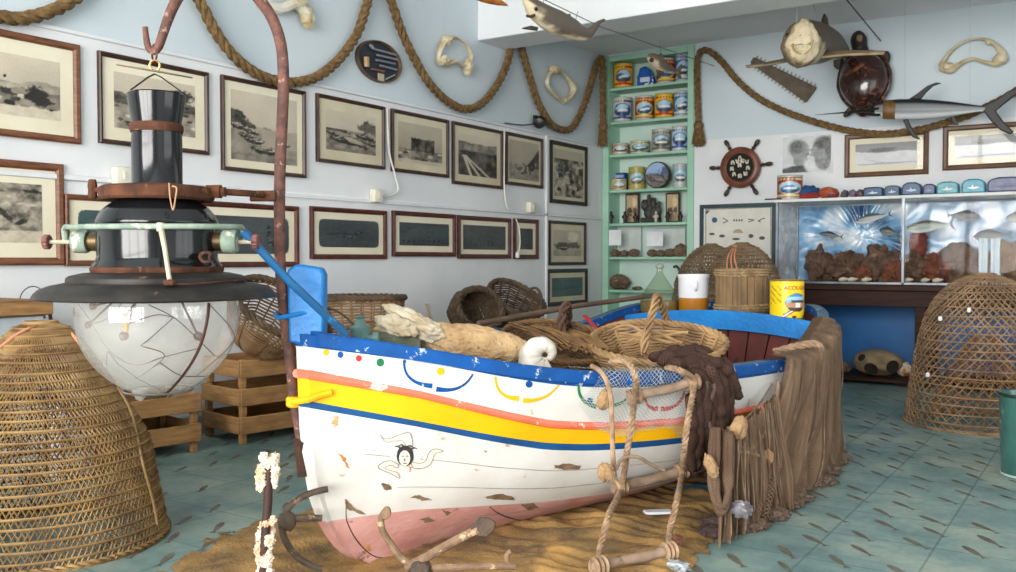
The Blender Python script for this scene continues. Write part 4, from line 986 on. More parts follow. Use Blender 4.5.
# ------------------------------------------------------------------ woven baskets
WICK = mat('brown_wicker', '#8d6b44', '#5e4429', scale=10, rough=.7, c3='#3d2b1b', s3=9, t3=.6, w3=.12)
WICKD = mat('dark_esparto', '#5a4733', '#3d2f22', scale=14, rough=.85, c3='#7c6549', s3=16, t3=.6, w3=.1, bump=.4)
WICKL = mat('honey_wicker', '#856338', '#5b3f25', scale=10, rough=.65, c3='#4c3520', s3=8, t3=.62, w3=.12)
def basket(name, label, c, R, prof, rows, stakes, m, rim=.014, sx=1.0, sy=1.0, amp=.006, rr_=.006, group=None, cat='basket', bottom=True, mrim=None, lumpy=0.0, seed=0, base=None):
    """woven bowl: strands go in and out of the stakes row by row; local z is the opening's axis"""
    c = Vector(c); T = thing(name, Vector(base) if base is not None else c, label, cat, group); rd = random.Random(seed)
    L = np.concatenate([[0], np.cumsum([math.hypot(a[0]-b[0], a[1]-b[1]) for a, b in zip(prof, prof[1:])])])
    rs = [p[0] for p in prof]; zs = [p[1] for p in prof]
    def pt(t, a, off=0):
        l = t*L[-1]; r = float(np.interp(l, L, rs))+off; z = float(np.interp(l, L, zs))
        if lumpy: r *= 1+lumpy*math.sin(2*a+seed)*t; z += lumpy*.3*math.sin(3*a+seed*2)*t*rs[-1]
        return c+R @ Vector((r*math.cos(a)*sx, r*math.sin(a)*sy, z))
    mb = MB(); n = stakes*2
    for k in range(rows):
        t = (k+.5)/rows
        mb.tube([pt(t+rd.uniform(-.1, .1)/rows, 6.2832*i/n, amp*(1 if (i+k*1) % 2 else -1)*(.3 if i % 2 == 0 else 1)*(1 if ((i//2)+k) % 2 else -1)) for i in range(n)], rr_*rd.uniform(.8, 1.15), 5, closed=True)
    mb.build('woven_side', m, T)
    mb = MB()
    for i in range(stakes): mb.tube([pt(t, 6.2832*(i+.5)/stakes) for t in np.linspace(0, 1, 7)], rr_*.85, 5)
    mb.build('stakes', m, T)
    if bottom:
        mb = MB(); r0 = rs[0]
        for k in range(max(3, int(r0/(rr_*2)))):
            r = r0*(k+.5)/max(3, int(r0/(rr_*2))); mb.tube([c+R @ Vector((r*math.cos(a)*sx, r*math.sin(a)*sy, zs[0]+.002*math.sin(a*14+k*3))) for a in np.linspace(0, 6.2832, 37)[:-1]], rr_*1.15, 5, closed=True)
        mb.build('woven_base', m, T)
    mb = MB(); rope_mb([pt(1, a) for a in np.linspace(0, 6.2832, 49)], rim, n=5, pitch=6, strands=3, mb=mb); mb.build('braided_rim', mrim or m, T)
    return T, pt
# tilted basket on the taller crate stack
c = W(262, 336, 5.42); d = (RT*.42+Vector((0, 0, 1))*.75-FH*.42)
basket('wicker_basket', 'brown wicker basket tilted on the taller crate stack beside the pole', W(254, 345, 5.42), align(RT*.55+Vector((0, 0, .72))-FH*.3), [(.12, 0), (.2, .08), (.255, .2), (.265, .3)], 18, 20, WICKL, rim=.022, mrim=WICKD, lumpy=.06, seed=2, base=(W(254, 345, 5.42).x, W(254, 345, 5.42).y, .4815))
# bench by the wall behind the boat with three baskets on it
BW_ = mat('dark_bench_wood', '#4a3a2c', '#352a20', scale=7, rough=.7)
bc = [CW((362-508)/FPX*5.75, 5.75), CW((470-508)/FPX*6.75, 6.75), CW((516-508)/FPX*7.15, 7.15)]
by0, by1 = bc[0].y-.12, bc[2].y+.4; bxm = .40; bz = .46
T = thing('bench', (bxm, (by0+by1)/2, 0), 'low dark wooden bench along the left wall carrying three baskets', 'bench')
mb = MB()
for k in range(3): mb.box((bxm-.2+.2*k, (by0+by1)/2, bz-.02), (.19, by1-by0, .035), bev=.004)
mb.build('seat_planks', BW_, T)
for x in (bxm-.24, bxm+.24):
    for y in (by0+.15, by1-.15): MB().box((x, y, (bz-.04)/2), (.06, .06, bz-.04), bev=.004).build('leg', BW_, T)
def onb(p, z=bz): return Vector((max(.30, p.x), p.y, z))
I3 = Matrix.Identity(3)
basket('wicker_basket', 'wide oval brown basket with dark braided rim behind the bow post', (CW((362-508)/FPX*5.65, 5.65, bz).x, CW((362-508)/FPX*5.65, 5.65, bz).y, bz+.012), rz(YAW), [(.17, 0), (.205, .1), (.23, .22), (.245, .345)], 20, 24, WICK, rim=.02, sx=1.05, sy=.72, mrim=WICKD, seed=5)
q = W(466, 319, 6.75)
basket('wicker_basket', 'dark shaggy basket lying on its side against left wall, mouth to the right', q-RT*.03+FH*.14, align(RT*.5-FH*.75+Vector((0, 0, .3))), [(.09, 0), (.15, .06), (.18, .16), (.165, .26)], 16, 16, WICKD, rim=.026, lumpy=.12, seed=8, rr_=.0095, base=(q.x, q.y, bz))
q = W(507, 311, 7.1)
T, pt = basket('wicker_basket', 'brown basket with loop handle tipped towards the room beside the dark shaggy one', q-Vector((0, 0, .11)), align(RT*.30+Vector((0, 0, .85))-FH*.42), [(.12, 0), (.165, .08), (.205, .19), (.222, .25)], 16, 18, WICKD, rim=.022, lumpy=.08, seed=11, rr_=.0085, base=(q.x, q.y, bz))
mb = MB(); mb.tube(catmull([W(528, 290, 7.0), W(536, 288, 6.97), W(541, 296, 6.93), W(541, 307, 6.9), W(538, 312, 6.9)], .02), .011, 6); mb.build('handle', WICKD, T)
# grey cabinet with a brown top at the left edge, and a lantern on its lower step
GREYC = mat('grey_cabinet_paint', '#b3bbc1', '#a2abb1', rough=.6)
cx_, cy_ = .28, onx(22, 300, .28).y
T = thing('cabinet', (.25, cy_-.75, 0), 'grey cabinet with brown board top at the left edge of the wall', 'cabinet')
zc = onx(10, 301, .45).z
MB().box((.25, cy_-.75, (zc-.07)/2), (.44, 1.5, zc-.07), bev=.006).build('body', GREYC, T)
MB().box((.26, cy_-.74, zc-.035), (.48, 1.54, .07), bev=.006).build('board_top', PINE, T)
MB().box((.3, cy_+.11, .27), (.5, .18, .54), bev=.006).build('step', GREYC, T)
lc = W(33, 330, depth((.34, cy_+.11, .54))); lc = Vector((lc.x, lc.y, .541))
IRON = mat('dark_lantern_iron', '#4a4640', '#2f2c29', scale=20, rough=.55, c3='#7b776f', s3=18, t3=.58)
LT = thing('lantern', lc, 'old iron hurricane lantern showing above the left fish trap', 'lantern')
ztop = W(33, 299, depth(lc)).z; hh = ztop-lc.z; rl = .062
MB().lathe([(rl*1.15, 0), (rl*1.2, .02), (rl*1.1, .07), (rl*.6, .085)], 20, lc).build('fuel_tank', IRON, LT)
MB().lathe([(rl*.6, .085), (rl*.85, hh*.45), (rl*.5, hh*.72)], 18, lc).build('glass_chimney', pane_mat('clear_glass'), LT, recalc=False)
MB().lathe([(rl*.95, hh*.70), (rl*.9, hh*.74), (rl*.55, hh*.8), (rl*.5, hh*.88), (rl*.2, hh*.93), (rl*.16, hh)], 18, lc).build('hood', IRON, LT)
for s in (-1, 1):
    MB().tube(catmull([lc+RT*(s*rl*1.1)+Vector((0, 0, .05)), lc+RT*(s*rl*1.45)+Vector((0, 0, hh*.4)), lc+RT*(s*rl*1.3)+Vector((0, 0, hh*.82)), lc+RT*(s*rl*.6)+Vector((0, 0, hh*.93)), lc+Vector((0, 0, hh*.9))], .02), .009, 7).build('side_tube', IRON, LT)
MB().tube(catmull([lc+RT*(-rl*1.2)+Vector((0, 0, hh*.85)), lc+RT*(-rl*.8)+Vector((0, 0, hh*1.1)), lc+Vector((0, 0, hh*1.2)), lc+RT*(rl*.8)+Vector((0, 0, hh*1.12)), lc+RT*(rl*1.3)+Vector((0, 0, hh*.82))], .02), .003, 5).build('bail', WIRE, LT)

# ------------------------------------------------------------------ sand patch under the bow
SAND = mat('ochre_sand', '#a8824a', '#7a603b', scale=5, rough=.95, c3='#54432f', s3=6, t3=.48, w3=.2, bump=.6, bs=90)
poly = [onz(x, y) for x, y in ((150, 582), (172, 566), (203, 546), (238, 527), (290, 514), (400, 492), (560, 470), (716, 462), (728, 490), (718, 524), (708, 548), (696, 575), (690, 640), (150, 640))]
pc = [(p.x, p.y) for p in poly]
def pdist(x, y):
    ins = False; d = 9
    for (x0, y0), (x1, y1) in zip(pc, pc[1:]+pc[:1]):
        if (y0 > y) != (y1 > y) and x < (x1-x0)*(y-y0)/(y1-y0)+x0: ins = not ins
        vx, vy = x1-x0, y1-y0; t = max(0, min(1, ((x-x0)*vx+(y-y0)*vy)/(vx*vx+vy*vy))); d = min(d, math.hypot(x-x0-t*vx, y-y0-t*vy))
    return d if ins else -d
xs = [p[0] for p in pc]; ys = [p[1] for p in pc]; st = .0125
nx = int((max(xs)-min(xs))/st)+1; ny = int((max(ys)-min(ys))/st)+1; idx = {}; V = []; F = []
for j in range(ny):
    for i in range(nx):
        x = min(xs)+i*st; y = min(ys)+j*st; d = pdist(x, y)
        d += .07*mn.fractal(Vector((x*9, y*9, 0)), 1, 2, 4)
        if d < 0: continue
        s = (x-CAM.x)*RT.x+(y-CAM.y)*RT.y; rip = max(0, min(1, (s+.15)/.3))
        fd_ = (x-CAM.x)*FH.x+(y-CAM.y)*FH.y; qx = fd_*.9+s*.35+.07*mn.noise(Vector((x*4, y*4, 3)))
        r_ = abs(math.sin(qx*36+2.4*mn.noise(Vector((x*3, y*3, 0)))))
        h = min(1, d/.12)*(.006+.014*max(0, mn.fractal(Vector((x*5, y*5, 2)), 1, 2, 3)+.3)+rip*.034*r_**.8*(.55+mn.noise(Vector((x*6, y*6, 5)))*.7))
        idx[i, j] = len(V); V.append((x, y, .002+max(0, h)))
for (i, j), a in idx.items():
    if (i+1, j) in idx and (i, j+1) in idx and (i+1, j+1) in idx: F.append((a, idx[i+1, j], idx[i+1, j+1], idx[i, j+1]))
mb = MB(); mb.add(V, F); o = mb.build('sand', SAND, ang=180, loc=(poly[0].x, poly[0].y, 0)); tag(o, 'rippled ochre sand spread on the floor under the bow', 'sand', kind='stuff')

# ------------------------------------------------------------------ anchors
AIR = mat('old_anchor_iron', '#57473a', '#3b3029', scale=20, rough=.85, c3='#8a6d52', s3=22, t3=.6, bump=.5, bs=70)
AIR2 = mat('sandy_anchor_iron', '#8a6f56', '#6a523f', scale=22, rough=.9, c3='#b09678', s3=26, t3=.58, bush=0) if False else mat('sandy_anchor_iron', '#8a6f56', '#6a523f', scale=22, rough=.9, c3='#b09678', s3=26, t3=.58, bump=.5, bs=70)
CRUST = mat('white_sea_crust', '#efe3d3', '#d9b58a', scale=12, rough=.9, c3='#b8783f', s3=14, t3=.5, w3=.1, bump=.6, bs=60)
sz = 2.82
T = thing('anchor', onz(263, 606), 'upright rusty anchor with white sea crust at the left of the bow', 'anchor')
mb = MB(); mb.tube([W(262, 600, sz), W(265, 540, sz), W(268, 500, sz), W(269, 462, sz)], .0135, 10); mb.build('shank', mat('shank_dark_iron', '#3d2119', '#2a1712', scale=15, rough=.7, bump=.3), T)
rd = random.Random(4)
for lo_, hi_ in ((0, 46), (46, 104)):
    mb = MB()
    for k in range(lo_, hi_):
        t = (k-lo_)/(hi_-lo_); y = 456+32*t if lo_ == 0 else 521+78*t; sp = 7.5 if lo_ == 0 else 6; x = 268+rd.uniform(-sp, sp)-(y-457)*.035
        if lo_ == 0 and 470 < y and abs(x-268) < 5: x = 268+math.copysign(6.5, x-268)
        mb.ico(W(x, y, sz+rd.uniform(-.016, .02)), rd.uniform(.009, .0155), 3, .6, 3.2, k, oct=4)
    mb.build('sea_crust', CRUST, T)
hb_ = W(287, 521, 2.93)
mb = MB(); mb.ico(hb_, (.03, .03, .032), 3, .1, 2, 1); mb.build('crown', AIR, T)
for pts in ([(283, 518), (291, 505), (304, 496), (318, 491), (328, 489)], [(284, 519), (300, 518), (322, 518)], [(281, 524), (285, 540), (296, 556), (312, 566), (322, 569)], [(268, 524), (257, 540), (257, 556), (266, 562)]):
    mb = MB(); mb.tube(catmull([W(x, y, 2.93+(.03 if x > 290 else -.02)*(i/4)) for i, (x, y) in enumerate(pts)], .02), .011, 8); mb.build('fluke_arm', AIR, T)
T = thing('anchor', onz(420, 590), 'sandy grapnel anchor lying against the pink bottom of the boat', 'anchor')
mb = MB(); mb.ico(W(420, 571, 2.84), (.04, .035, .04), 3, .2, 3, 3); mb.build('crown', AIR, T)
def palm(c, d, w_, l, m, T):
    mb = MB(); d = Vector(d).normalized(); s = d.cross(FH).normalized(); c = Vector(c)
    Mx = Matrix.Translation(c) @ Matrix(((s.x, d.x, FH.x, 0), (s.y, d.y, FH.y, 0), (s.z, d.z, FH.z, 0), (0, 0, 0, 1)))
    mb.prism([(-w_*.2, -l*.5), (w_*.2, -l*.5), (w_*.5, 0), (w_*.3, l*.4), (0, l*.55), (-w_*.3, l*.4), (-w_*.5, 0)], .012, Mx); o = mb.build('fluke', m, T); b = o.modifiers.new('bevel', 'BEVEL'); b.width = .003
for pts, r in (([(418, 566), (404, 560), (392, 546), (382, 530), (381, 518), (386, 512)], .011), ([(406, 568), (430, 555), (455, 541), (478, 529)], .0145), ([(428, 568), (460, 567), (490, 566), (516, 566)], .011)):
    mb = MB(); mb.tube(catmull([W(x, y, 2.84) for x, y in pts], .02), r, 9); mb.build('fluke_arm', AIR2, T)
palm(W(386, 513, 2.835), RT*.3+Vector((0, 0, 1)), .034, .04, AIR2, T)
palm(W(483, 527, 2.835), RT*.9+Vector((0, 0, .3)), .065, .075, AIR, T)
mb = MB(); mb.tube(catmull([W(516, 567, 2.84), W(508, 563, 2.84), W(507, 555, 2.84), W(511, 551, 2.84)], .01), .008, 7); mb.build('ring', AIR2, T)

# ------------------------------------------------------------------ green shelf unit in the corner
GRN = mat('mint_green_paint', '#a9d3bb', '#98c4ab', scale=3, rough=.5, bump=.05)
GRNB = mat('pale_mint_back', '#cfe4da', '#c2d9ce', scale=2, rough=.6)
YS = 8.975; YBK = 9.27
xl0 = .02; xl1 = ony(608.5, 150, YS).x; xr0 = ony(687, 150, YS).x; xr1 = ony(693.5, 150, YS).x; ztop = ony(648, 51, YS).z
T = thing('shelf_unit', ((xl0+xr1)/2, (YS+YBK)/2, 0), 'tall mint green wooden shelf unit in the corner, full of tins', 'shelves')
for x0, x1 in ((xl0, xl1), (xr0, xr1)):
    m = MB(); m.box(((x0+x1)/2, (YS+YBK)/2-.005, ztop/2), (x1-x0, YBK-YS-.01, ztop), bev=.006); m.build('side_post', GRN, T)
m = MB(); m.box(((xl1+xr0)/2, (YS+YBK)/2-.003, ztop-.03), (xr0-xl1-.002, YBK-YS-.016, .06), bev=.006); m.build('top_board', GRN, T)
m = MB(); m.box(((xl1+xr0)/2, YBK-.012, ztop/2), (xr0-xl1, .016, ztop-.06)); m.build('back_panel', GRNB, T)
SHZ = []
for py in (84, 118.6, 152.2, 188.5, 222.6, 256.8, 290.5):
    z = ony(648, py, YS).z; SHZ.append(z)
    m = MB(); m.box(((xl1+xr0)/2, (YS+YBK)/2, z-.014), (xr0-xl1, YBK-YS-.04, .028), bev=.004); m.build('shelf', GRN, T)
for z in (.33, .02):
    m = MB(); m.box(((xl1+xr0)/2, (YS+YBK)/2, z-.0+.014), (xr0-xl1, YBK-YS-.04, .028), bev=.004); m.build('shelf', GRN, T)
TINLAB = attr_mat('printed_tin_label', rough=.35, spec=.5)
TINM = mat('tin_metal', '#c9c6bd', '#a8a59c', scale=12, rough=.3, metal=.9)
GOLDM = mat('gold_tin_metal', '#c9a64c', '#a5843a', scale=12, rough=.3, metal=.8)
def label_col(base, band, pic, seed, gold=False):
    rs = np.random.RandomState(seed); ph = rs.rand(8)*6
    base, band, pic = H(base), H(band), H(pic)
    def f(u, v):
        a = ((u-.5+.5) % 1)*2*math.pi            # angle round the tin, 0 faces the reader
        d = (a+math.pi) % (2*math.pi)-math.pi; x = d/1.05; y = (v-.47)/.30; r = math.hypot(x, y)
        if v < .06 or v > .95: return H('#c8a850') if gold else H('#c2bfb6')
        c = base
        if abs(v-.86) < .05: c = band if abs(d) < 1.3 and int((d+3)*9) % 3 else base
        if r < 1.0:
            c = pic
            if y > .15+.25*math.sin(x*3+ph[0]): c = H('#a9cfe6')
            if y < -.35+.1*math.sin(x*5+ph[1]): c = tuple(q*.35 for q in pic)
            if abs(y+.1+.1*math.sin(x*2+ph[2])) < .16 and abs(x) < .55: c = H('#e9e6da')
            if r > .86: c = band
        elif abs(v-.12) < .04: c = band
        return c
    return f
def tin(px, pw, py_t, shelf_z, lab, style, group='tins on the green shelves', y=9.11, top=None, gold=False, seed=1, squat=False):
    P = ony(px, py_t, y); dpt = depth(P); r = pw/2*dpt/FPX; h = P.z-shelf_z; x = P.x
    T = thing('tin_can', (x, y, shelf_z+.001), lab, 'tin', group); c = Vector((x, y, shelf_z+.001))
    f = label_col(*style, seed, gold); th0 = math.atan2(CAM.y-y, CAM.x-x)/(2*math.pi); n = 40
    prof = [(r*.99, 0), (r*1.015, h*.012), (r*.985, h*.03)]+[(r*.985, h*t) for t in np.linspace(.06, .94, 22)]+[(r*.985, h*.965), (r*1.015, h*.985), (r*.99, h)]
    m = MB(); m.lathe(prof, n, c, colf=lambda u, v: f(u-th0, (v-.1)/.8 if .1 < v < .9 else (0 if v <= .1 else 1)))
    m.build('labelled_body', TINLAB, T)
    m = MB(); m.lathe([(0, h*.972), (r*.9, h*.972), (r*.96, h*.985), (r*1.01, h*1.0), (r*1.02, h*.99), (r*.99, h*.975)], 32, c); m.build('lid', GOLDM if gold else TINM, T)
    return T
Yl = ('#eec21e', '#b8231d', '#3b6d8e'); Rd = ('#a3221f', '#e3c75a', '#2b73b5'); Bl = ('#1e6fb5', '#d8d6c8', '#274f86'); Wh = ('#cfcbbb', '#1f3f7c', '#2c5f96'); Gy = ('#a9a79c', '#5d5b54', '#6b6a60')
a, b, c_, d_, e_, f_, g_ = SHZ
tin(623.5, 18.5, 64.5, a, 'yellow tin with red lettering, first on the top shelf', Yl, gold=True, seed=2)
T = thing('paper_packet', (ony(646, 70, 9.11).x, 9.11, a+.001), 'blue and white sail shaped packet on the top shelf', 'packet'); q = T.location
Mx = Matrix.Translation((q.x, q.y, q.z)) @ Matrix(((1, 0, 0, 0), (0, 0, 1, 0), (0, 1, 0, 0), (0, 0, 0, 1)))
m = MB(); m.prism([(-.095, 0), (.10, 0), (.105, .06), (.06, .16), (.0, .215), (-.06, .2), (-.09, .12)], .07, Mx); o = m.build('pouch', mat('packet_blue', '#1f62b4', '#17498c', scale=9, rough=.35, c3='#e7ebee', s3=9, t3=.57, w3=.02), T, ang=25); bv = o.modifiers.new('bevel', 'BEVEL'); bv.width = .015; bv.segments = 3
m = MB(); m.box((q.x+.005, q.y-.038, q.z+.07), (.11, .006, .05), bev=.002); m.build('white_print', mat('packet_white', '#dfe6ea', rough=.4), T)
tin(666, 19, 59.5, a, 'red tin partly hidden by the little hanging shark on the top shelf', Rd, seed=4)
tin(683, 15, 55.5, a, 'bright blue tin at the right end of the top shelf', Bl, seed=5)
tin(622.5, 19, 98.5, b, 'white tin with a blue oval, first on the second shelf', Wh, seed=6)
tin(644.5, 19, 97, b, 'dark red tin with a blue oval on the second shelf', Rd, seed=7)
tin(664.5, 19.5, 94.5, b, 'yellow tin with a white oval on the second shelf', Yl, gold=True, seed=8)
tin(682, 16, 92, b, 'blue tin at the right end of the second shelf', Bl, seed=9)
tin(620.5, 17, 144, c_, 'low reddish tin, first on the third shelf', ('#a56a4a', '#d9d2bf', '#5f3a32'), seed=10)
tin(640, 19.5, 141.5, c_, 'low pale yellow tin on the third shelf', ('#d9d39f', '#2f5d4c', '#4a7a8c'), seed=11)
tin(661.5, 19.5, 130, c_, 'tall grey tin on the third shelf', Gy, seed=12)
tin(680, 16.5, 127, c_, 'tall white and blue tin at the end of the third shelf', ('#c7d0da', '#1f4f96', '#23508f'), seed=13)
tin(619, 15.5, 179.5, d_, 'small yellow and white tin in front of the blue box', ('#d3c98a', '#8d5a2e', '#c9c2ae'), y=9.07, seed=14)
q = ony(619.5, 178, 9.17); T = thing('cardboard_box', (q.x, 9.19, d_+.001), 'blue box standing behind a small tin on the fourth shelf', 'box')
m = MB(); m.box((q.x, 9.19, d_+.10), (.155, .08, .20), bev=.004); m.build('carton', mat('box_blue', '#20528f', '#183f70', scale=6, rough=.5), T)
m = MB(); m.box((q.x, 9.147, d_+.16), (.12, .006, .03), bev=.002); m.build('pale_strip', mat('box_pale', '#9fb4c6', rough=.5), T)
tin(637, 17, 167.5, d_, 'green gold tin between the blue box and the round plate', ('#8b9a5e', '#c9a550', '#5f8a8e'), gold=True, seed=16, y=9.13)
tin(680.5, 15.5, 164.5, d_, 'light blue tin at the right end of the fourth shelf', ('#8fb2c2', '#c7c2ae', '#4e7488'), seed=17)
q = ony(658, 173.5, 9.07); r = 13.4*depth(q)/FPX
T = thing('round_tin', (q.x, 9.07, d_+.001), 'large round tin with a harbour scene propped on its edge on the fourth shelf', 'tin'); cc = Vector((q.x, 9.07, d_+r+.003))
Cp = paint('cove', 77, 40, 40); yy, xx = np.mgrid[0:41, 0:41]/40
m = MB(); m.lathe([(0, .03), (r*.97, .03), (r, .022), (r, -.02), (r*.97, -.026), (0, -.026)], 36, cc, R=align((0, -1, 0))); m.build('rim', mat('dark_tin_rim', '#4d463d', rough=.4, metal=.4), T)
def pl(u, v):
    rr_ = r*.9*u; an = 6.2832*v; return cc+Vector((rr_*math.cos(an), -.032, rr_*math.sin(an)))
def plc(u, v):
    x = .5+.5*u*math.cos(6.2832*v); y = .5+.5*u*math.sin(6.2832*v); L_ = Cp[int(y*40), int(x*40)]; s_ = float(L_[0])
    return (s_*.55+.02, s_*.72+.05, s_*.95+.14) if y > .5 else (s_*.7+.05, s_*.5+.06, s_*.45+.06)
m = MB(); m.grid(pl, 12, 36, colf=plc); m.build('picture_face', PRINT, T)
# fifth shelf: old photographs, dark relief, little figures
DK = mat('dark_bronze', '#3c3a36', '#2a2926', scale=14, rough=.6, c3='#6e6a62', s3=16, t3=.6)
for px, w_, t_, lab, sd in ((632.5, 15, 193.5, 'small framed photograph left of the dark relief on the fifth shelf', 81), (673, 15, 192.5, 'small framed photograph right of the dark relief on the fifth shelf', 82)):
    q = ony(px, t_, 9.17); w2 = w_*depth(q)/FPX; h = q.z-e_-.001; T = thing('small_picture', (q.x, 9.17, e_+.001), lab, 'picture')
    m = MB(); m.box((q.x, 9.17, e_+.001+h/2), (w2, .02, h), bev=.003); m.build('frame', WOODB, T)
    Cq = paint('pale', sd, 24, 36); m = MB(); m.grid(lambda u, v: (q.x-w2*.4+u*w2*.8, 9.158, e_+.02+v*(h-.04)), 24, 36, colf=lambda u, v: tuple(Cq[int(round(v*36)), int(round(u*24))]*np.array([1, .86, .68]))); m.build('print', PRINT, T)
q = ony(651, 193, 9.13); h = q.z-e_; T = thing('relief', (q.x, 9.13, e_+.001), 'dark carved figure group standing in the middle of the fifth shelf', 'sculpture')
m = MB(); rd = random.Random(3)
m.box((q.x, 9.13, e_+.03), (.2, .1, .055), bev=.008)
for k in range(9): m.ico((q.x+rd.uniform(-.07, .07), 9.13, e_+.06+h*.5*rd.random()), (.045, .035, .07), 2, .25, 3, k)
for x_, hh in ((-.02, .95), (.03, .85), (.08, .7)): m.tube([(q.x+x_, 9.13, e_+.05), (q.x+x_*.8, 9.13, e_+h*hh*.7), (q.x+x_*1.3, 9.13, e_+h*hh)], [.035, .03, .018], 8)
m.build('carved_group', DK, T)
FB = mat('figurine_black', '#161514', '#211f1d', rough=.4); FW_ = mat('figurine_pale', '#cfc7b4', '#a89f8c', rough=.6)
def figurine(px, pyt, lab, m_, group='small figures on the fifth shelf', sz_=e_, y=9.03):
    q = ony(px, pyt, y); h = q.z-sz_-.001; T = thing('figurine', (q.x, y, sz_+.001), lab, 'figurine', group); c = T.location
    m = MB(); m.lathe([(h*.16, 0), (h*.18, h*.04), (h*.13, h*.08), (h*.15, h*.4), (h*.19, h*.6), (h*.14, h*.7), (h*.06, h*.75)], 12, c); m.build('robe', m_, T)
    m = MB(); m.ico(c+Vector((0, 0, h*.86)), h*.13, 2); m.build('head', m_, T)
    for s in (-1, 1):
        m = MB(); m.tube([c+Vector((s*h*.17, 0, h*.64)), c+Vector((s*h*.24, -h*.04, h*.48)), c+Vector((s*h*.1, -h*.14, h*.42))], h*.05, 6); m.build('arm', m_, T)
figurine(611, 211, 'black figurine, first from the left on the fifth shelf', FB); figurine(625, 211, 'black figurine in front of the left small photograph', FB)
figurine(635.5, 212, 'black figurine left of the dark carved group', FB); figurine(656, 211, 'pale figurine in front of the dark carved group', FW_)
figurine(668, 211, 'black figurine left of the right small photograph', FB); figurine(680.5, 211, 'black figurine at the right end of the fifth shelf', FB)
# sixth shelf: pale boards behind brown stones
for px, w_, t_, lab in ((629, 27, 226.5, 'pale printed card leaning at the left of the sixth shelf'), (669, 35, 228.5, 'wide pale printed card leaning at the right of the sixth shelf')):
    q = ony(px, t_, 9.2); w2 = w_*depth(q)/FPX; h = q.z-f_-.001; T = thing('printed_card', (q.x, 9.2, f_+.001), lab, 'card')
    m = MB(); m.box((q.x, 9.2, f_+h/2+.001), (w2, .012, h), bev=.002); m.build('board', mat('pale_card', '#d5dcd8', '#c3ccc8', rough=.4), T)
    m = MB(); m.box((q.x-w2*.1, 8.9225, f_+h*.62), (w2*.5, .003, h*.5), bev=.001); m.build('white_print', mat('white_paper', '#eceef0', rough=.8), T)
STN = mat('brown_stone', '#7a6450', '#584636', scale=12, rough=.9, c3='#9c8874', s3=16, t3=.58, bump=.5)
for i, (px, r_, lab) in enumerate(((615, .055, 'first brown stone from the left on the sixth shelf'), (624, .05, 'second brown stone from the left on the sixth shelf'), (634, .06, 'third brown stone from the left on the sixth shelf'), (652, .055, 'flat brown stone right of the gap on the sixth shelf'), (661, .05, 'pointed brown stone in the middle of the right group, sixth shelf'), (670, .06, 'larger brown stone in the right group of the sixth shelf'), (681, .075, 'tallest brown stone at the right end of the sixth shelf'))):
    q = ony(px, 250, 9.07); m = MB(); m.ico((q.x, 9.07, f_+r_*.72), (r_, r_*.8, r_*(.72 if px < 680 else 1.1)), 3, .3, 2.2, i); o = m.build('stone', STN); tag(o, lab, 'stone', 'stones on the sixth shelf')
q = ony(619.5, 281, 9.1); T = thing('sea_urchin_pot', (q.x, 9.1, g_+.001), 'brown rough bowl shaped shell at the left of the seventh shelf', 'shell')
m = MB(); m.lathe([(.04, 0), (.1, .03), (.125, .08), (.1, .12), (.06, .15), (.03, .165), (.0, .16)], 24, T.location); o = m.build('shell_body', STN, T)
m = MB()
for k in range(14): m.ico(Vector(T.location)+Vector((.115*math.cos(k*.45), .115*math.sin(k*.45), .075)), .014, 1, .2, 3, k)
m.build('ridge', STN, T)
q = ony(637, 288, 9.05); m = MB(); m.ico((q.x, 9.05, g_+.02), (.06, .05, .02), 3, .2, 2, 5); o = m.build('stone', STN); tag(o, 'flat stone on the seventh shelf beside the glass demijohn', 'stone')
q = ony(677, 264, 9.09); h = q.z-g_; T = thing('figurine', (q.x, 9.09, g_+.001), 'thin dark seahorse figure on the seventh shelf above the bucket', 'figurine'); c = T.location
m = MB(); m.tube(catmull([c+Vector((.02, 0, .012)), c+Vector((-.02, 0, .05)), c+Vector((0, 0, h*.45)), c+Vector((.03, 0, h*.7)), c+Vector((.0, 0, h*.9)), c+Vector((-.04, 0, h*.88))], .01), list(np.linspace(.008, .02, 1)) if False else .014, 8); m.build('body', DK, T)
m = MB(); m.lathe([(.035, 0), (.035, .012), (.02, .016)], 12, c); m.build('base', DK, T)

# ------------------------------------------------------------------ bones, plaque, wheel, chart on the walls
BONE = mat('old_bone', '#ded2b4', '#c2ae86', scale=10, rough=.6, c3='#8f7a55', s3=9, t3=.62, w3=.1, bump=.25)
def bone_ring(name, lab, pts, rad, wallf, seed, knobs, cat='jaw bone', mt=None):
    P = [wallf(*p) for p in pts]; T = thing(name, P[0], lab, cat, None)
    n = len(P); cl = [P[i % n] for i in range(-1, n+2)]
    path = catmull(P+[P[0]], .02)[:-1]; rr_ = np.interp(np.linspace(0, 1, len(path)), np.linspace(0, 1, n+1), rad+[rad[0]])
    rr_ = [r*.62*(1+.15*mn.noise(p*9)) for r, p in zip(rr_, path)]
    m = MB(); m.tube(path, rr_, 10, closed=True, flat=.6); m.build('jaw', mt or BONE, T)
    for k, (x, y, r, sx, sz_) in enumerate(knobs):
        m = MB(); m.ico(wallf(x, y), (r*sx*.6, r*sx*.6, r*sz_*.6), 3, .3, 1.8, seed+k); m.build('joint', mt or BONE, T)
    return T
wl = lambda x, y: onx(x, y, .055)
wb = lambda x, y: ony(x, y, YB-.06)
bone_ring('jaw_bone', 'pale ring of jaw bone hanging between two rope swags, near the plaque', [(443, 44), (450, 38), (459, 39), (467, 46), (471, 57), (466, 66), (456, 62), (446, 64), (439, 60), (440, 51)], [.05, .05, .03, .025, .03, .04, .03, .06, .06, .03], wl, 3, [(447, 40, .09, .9, .7), (468, 67, .1, .7, 1.1), (443, 61, .1, .9, .7)])
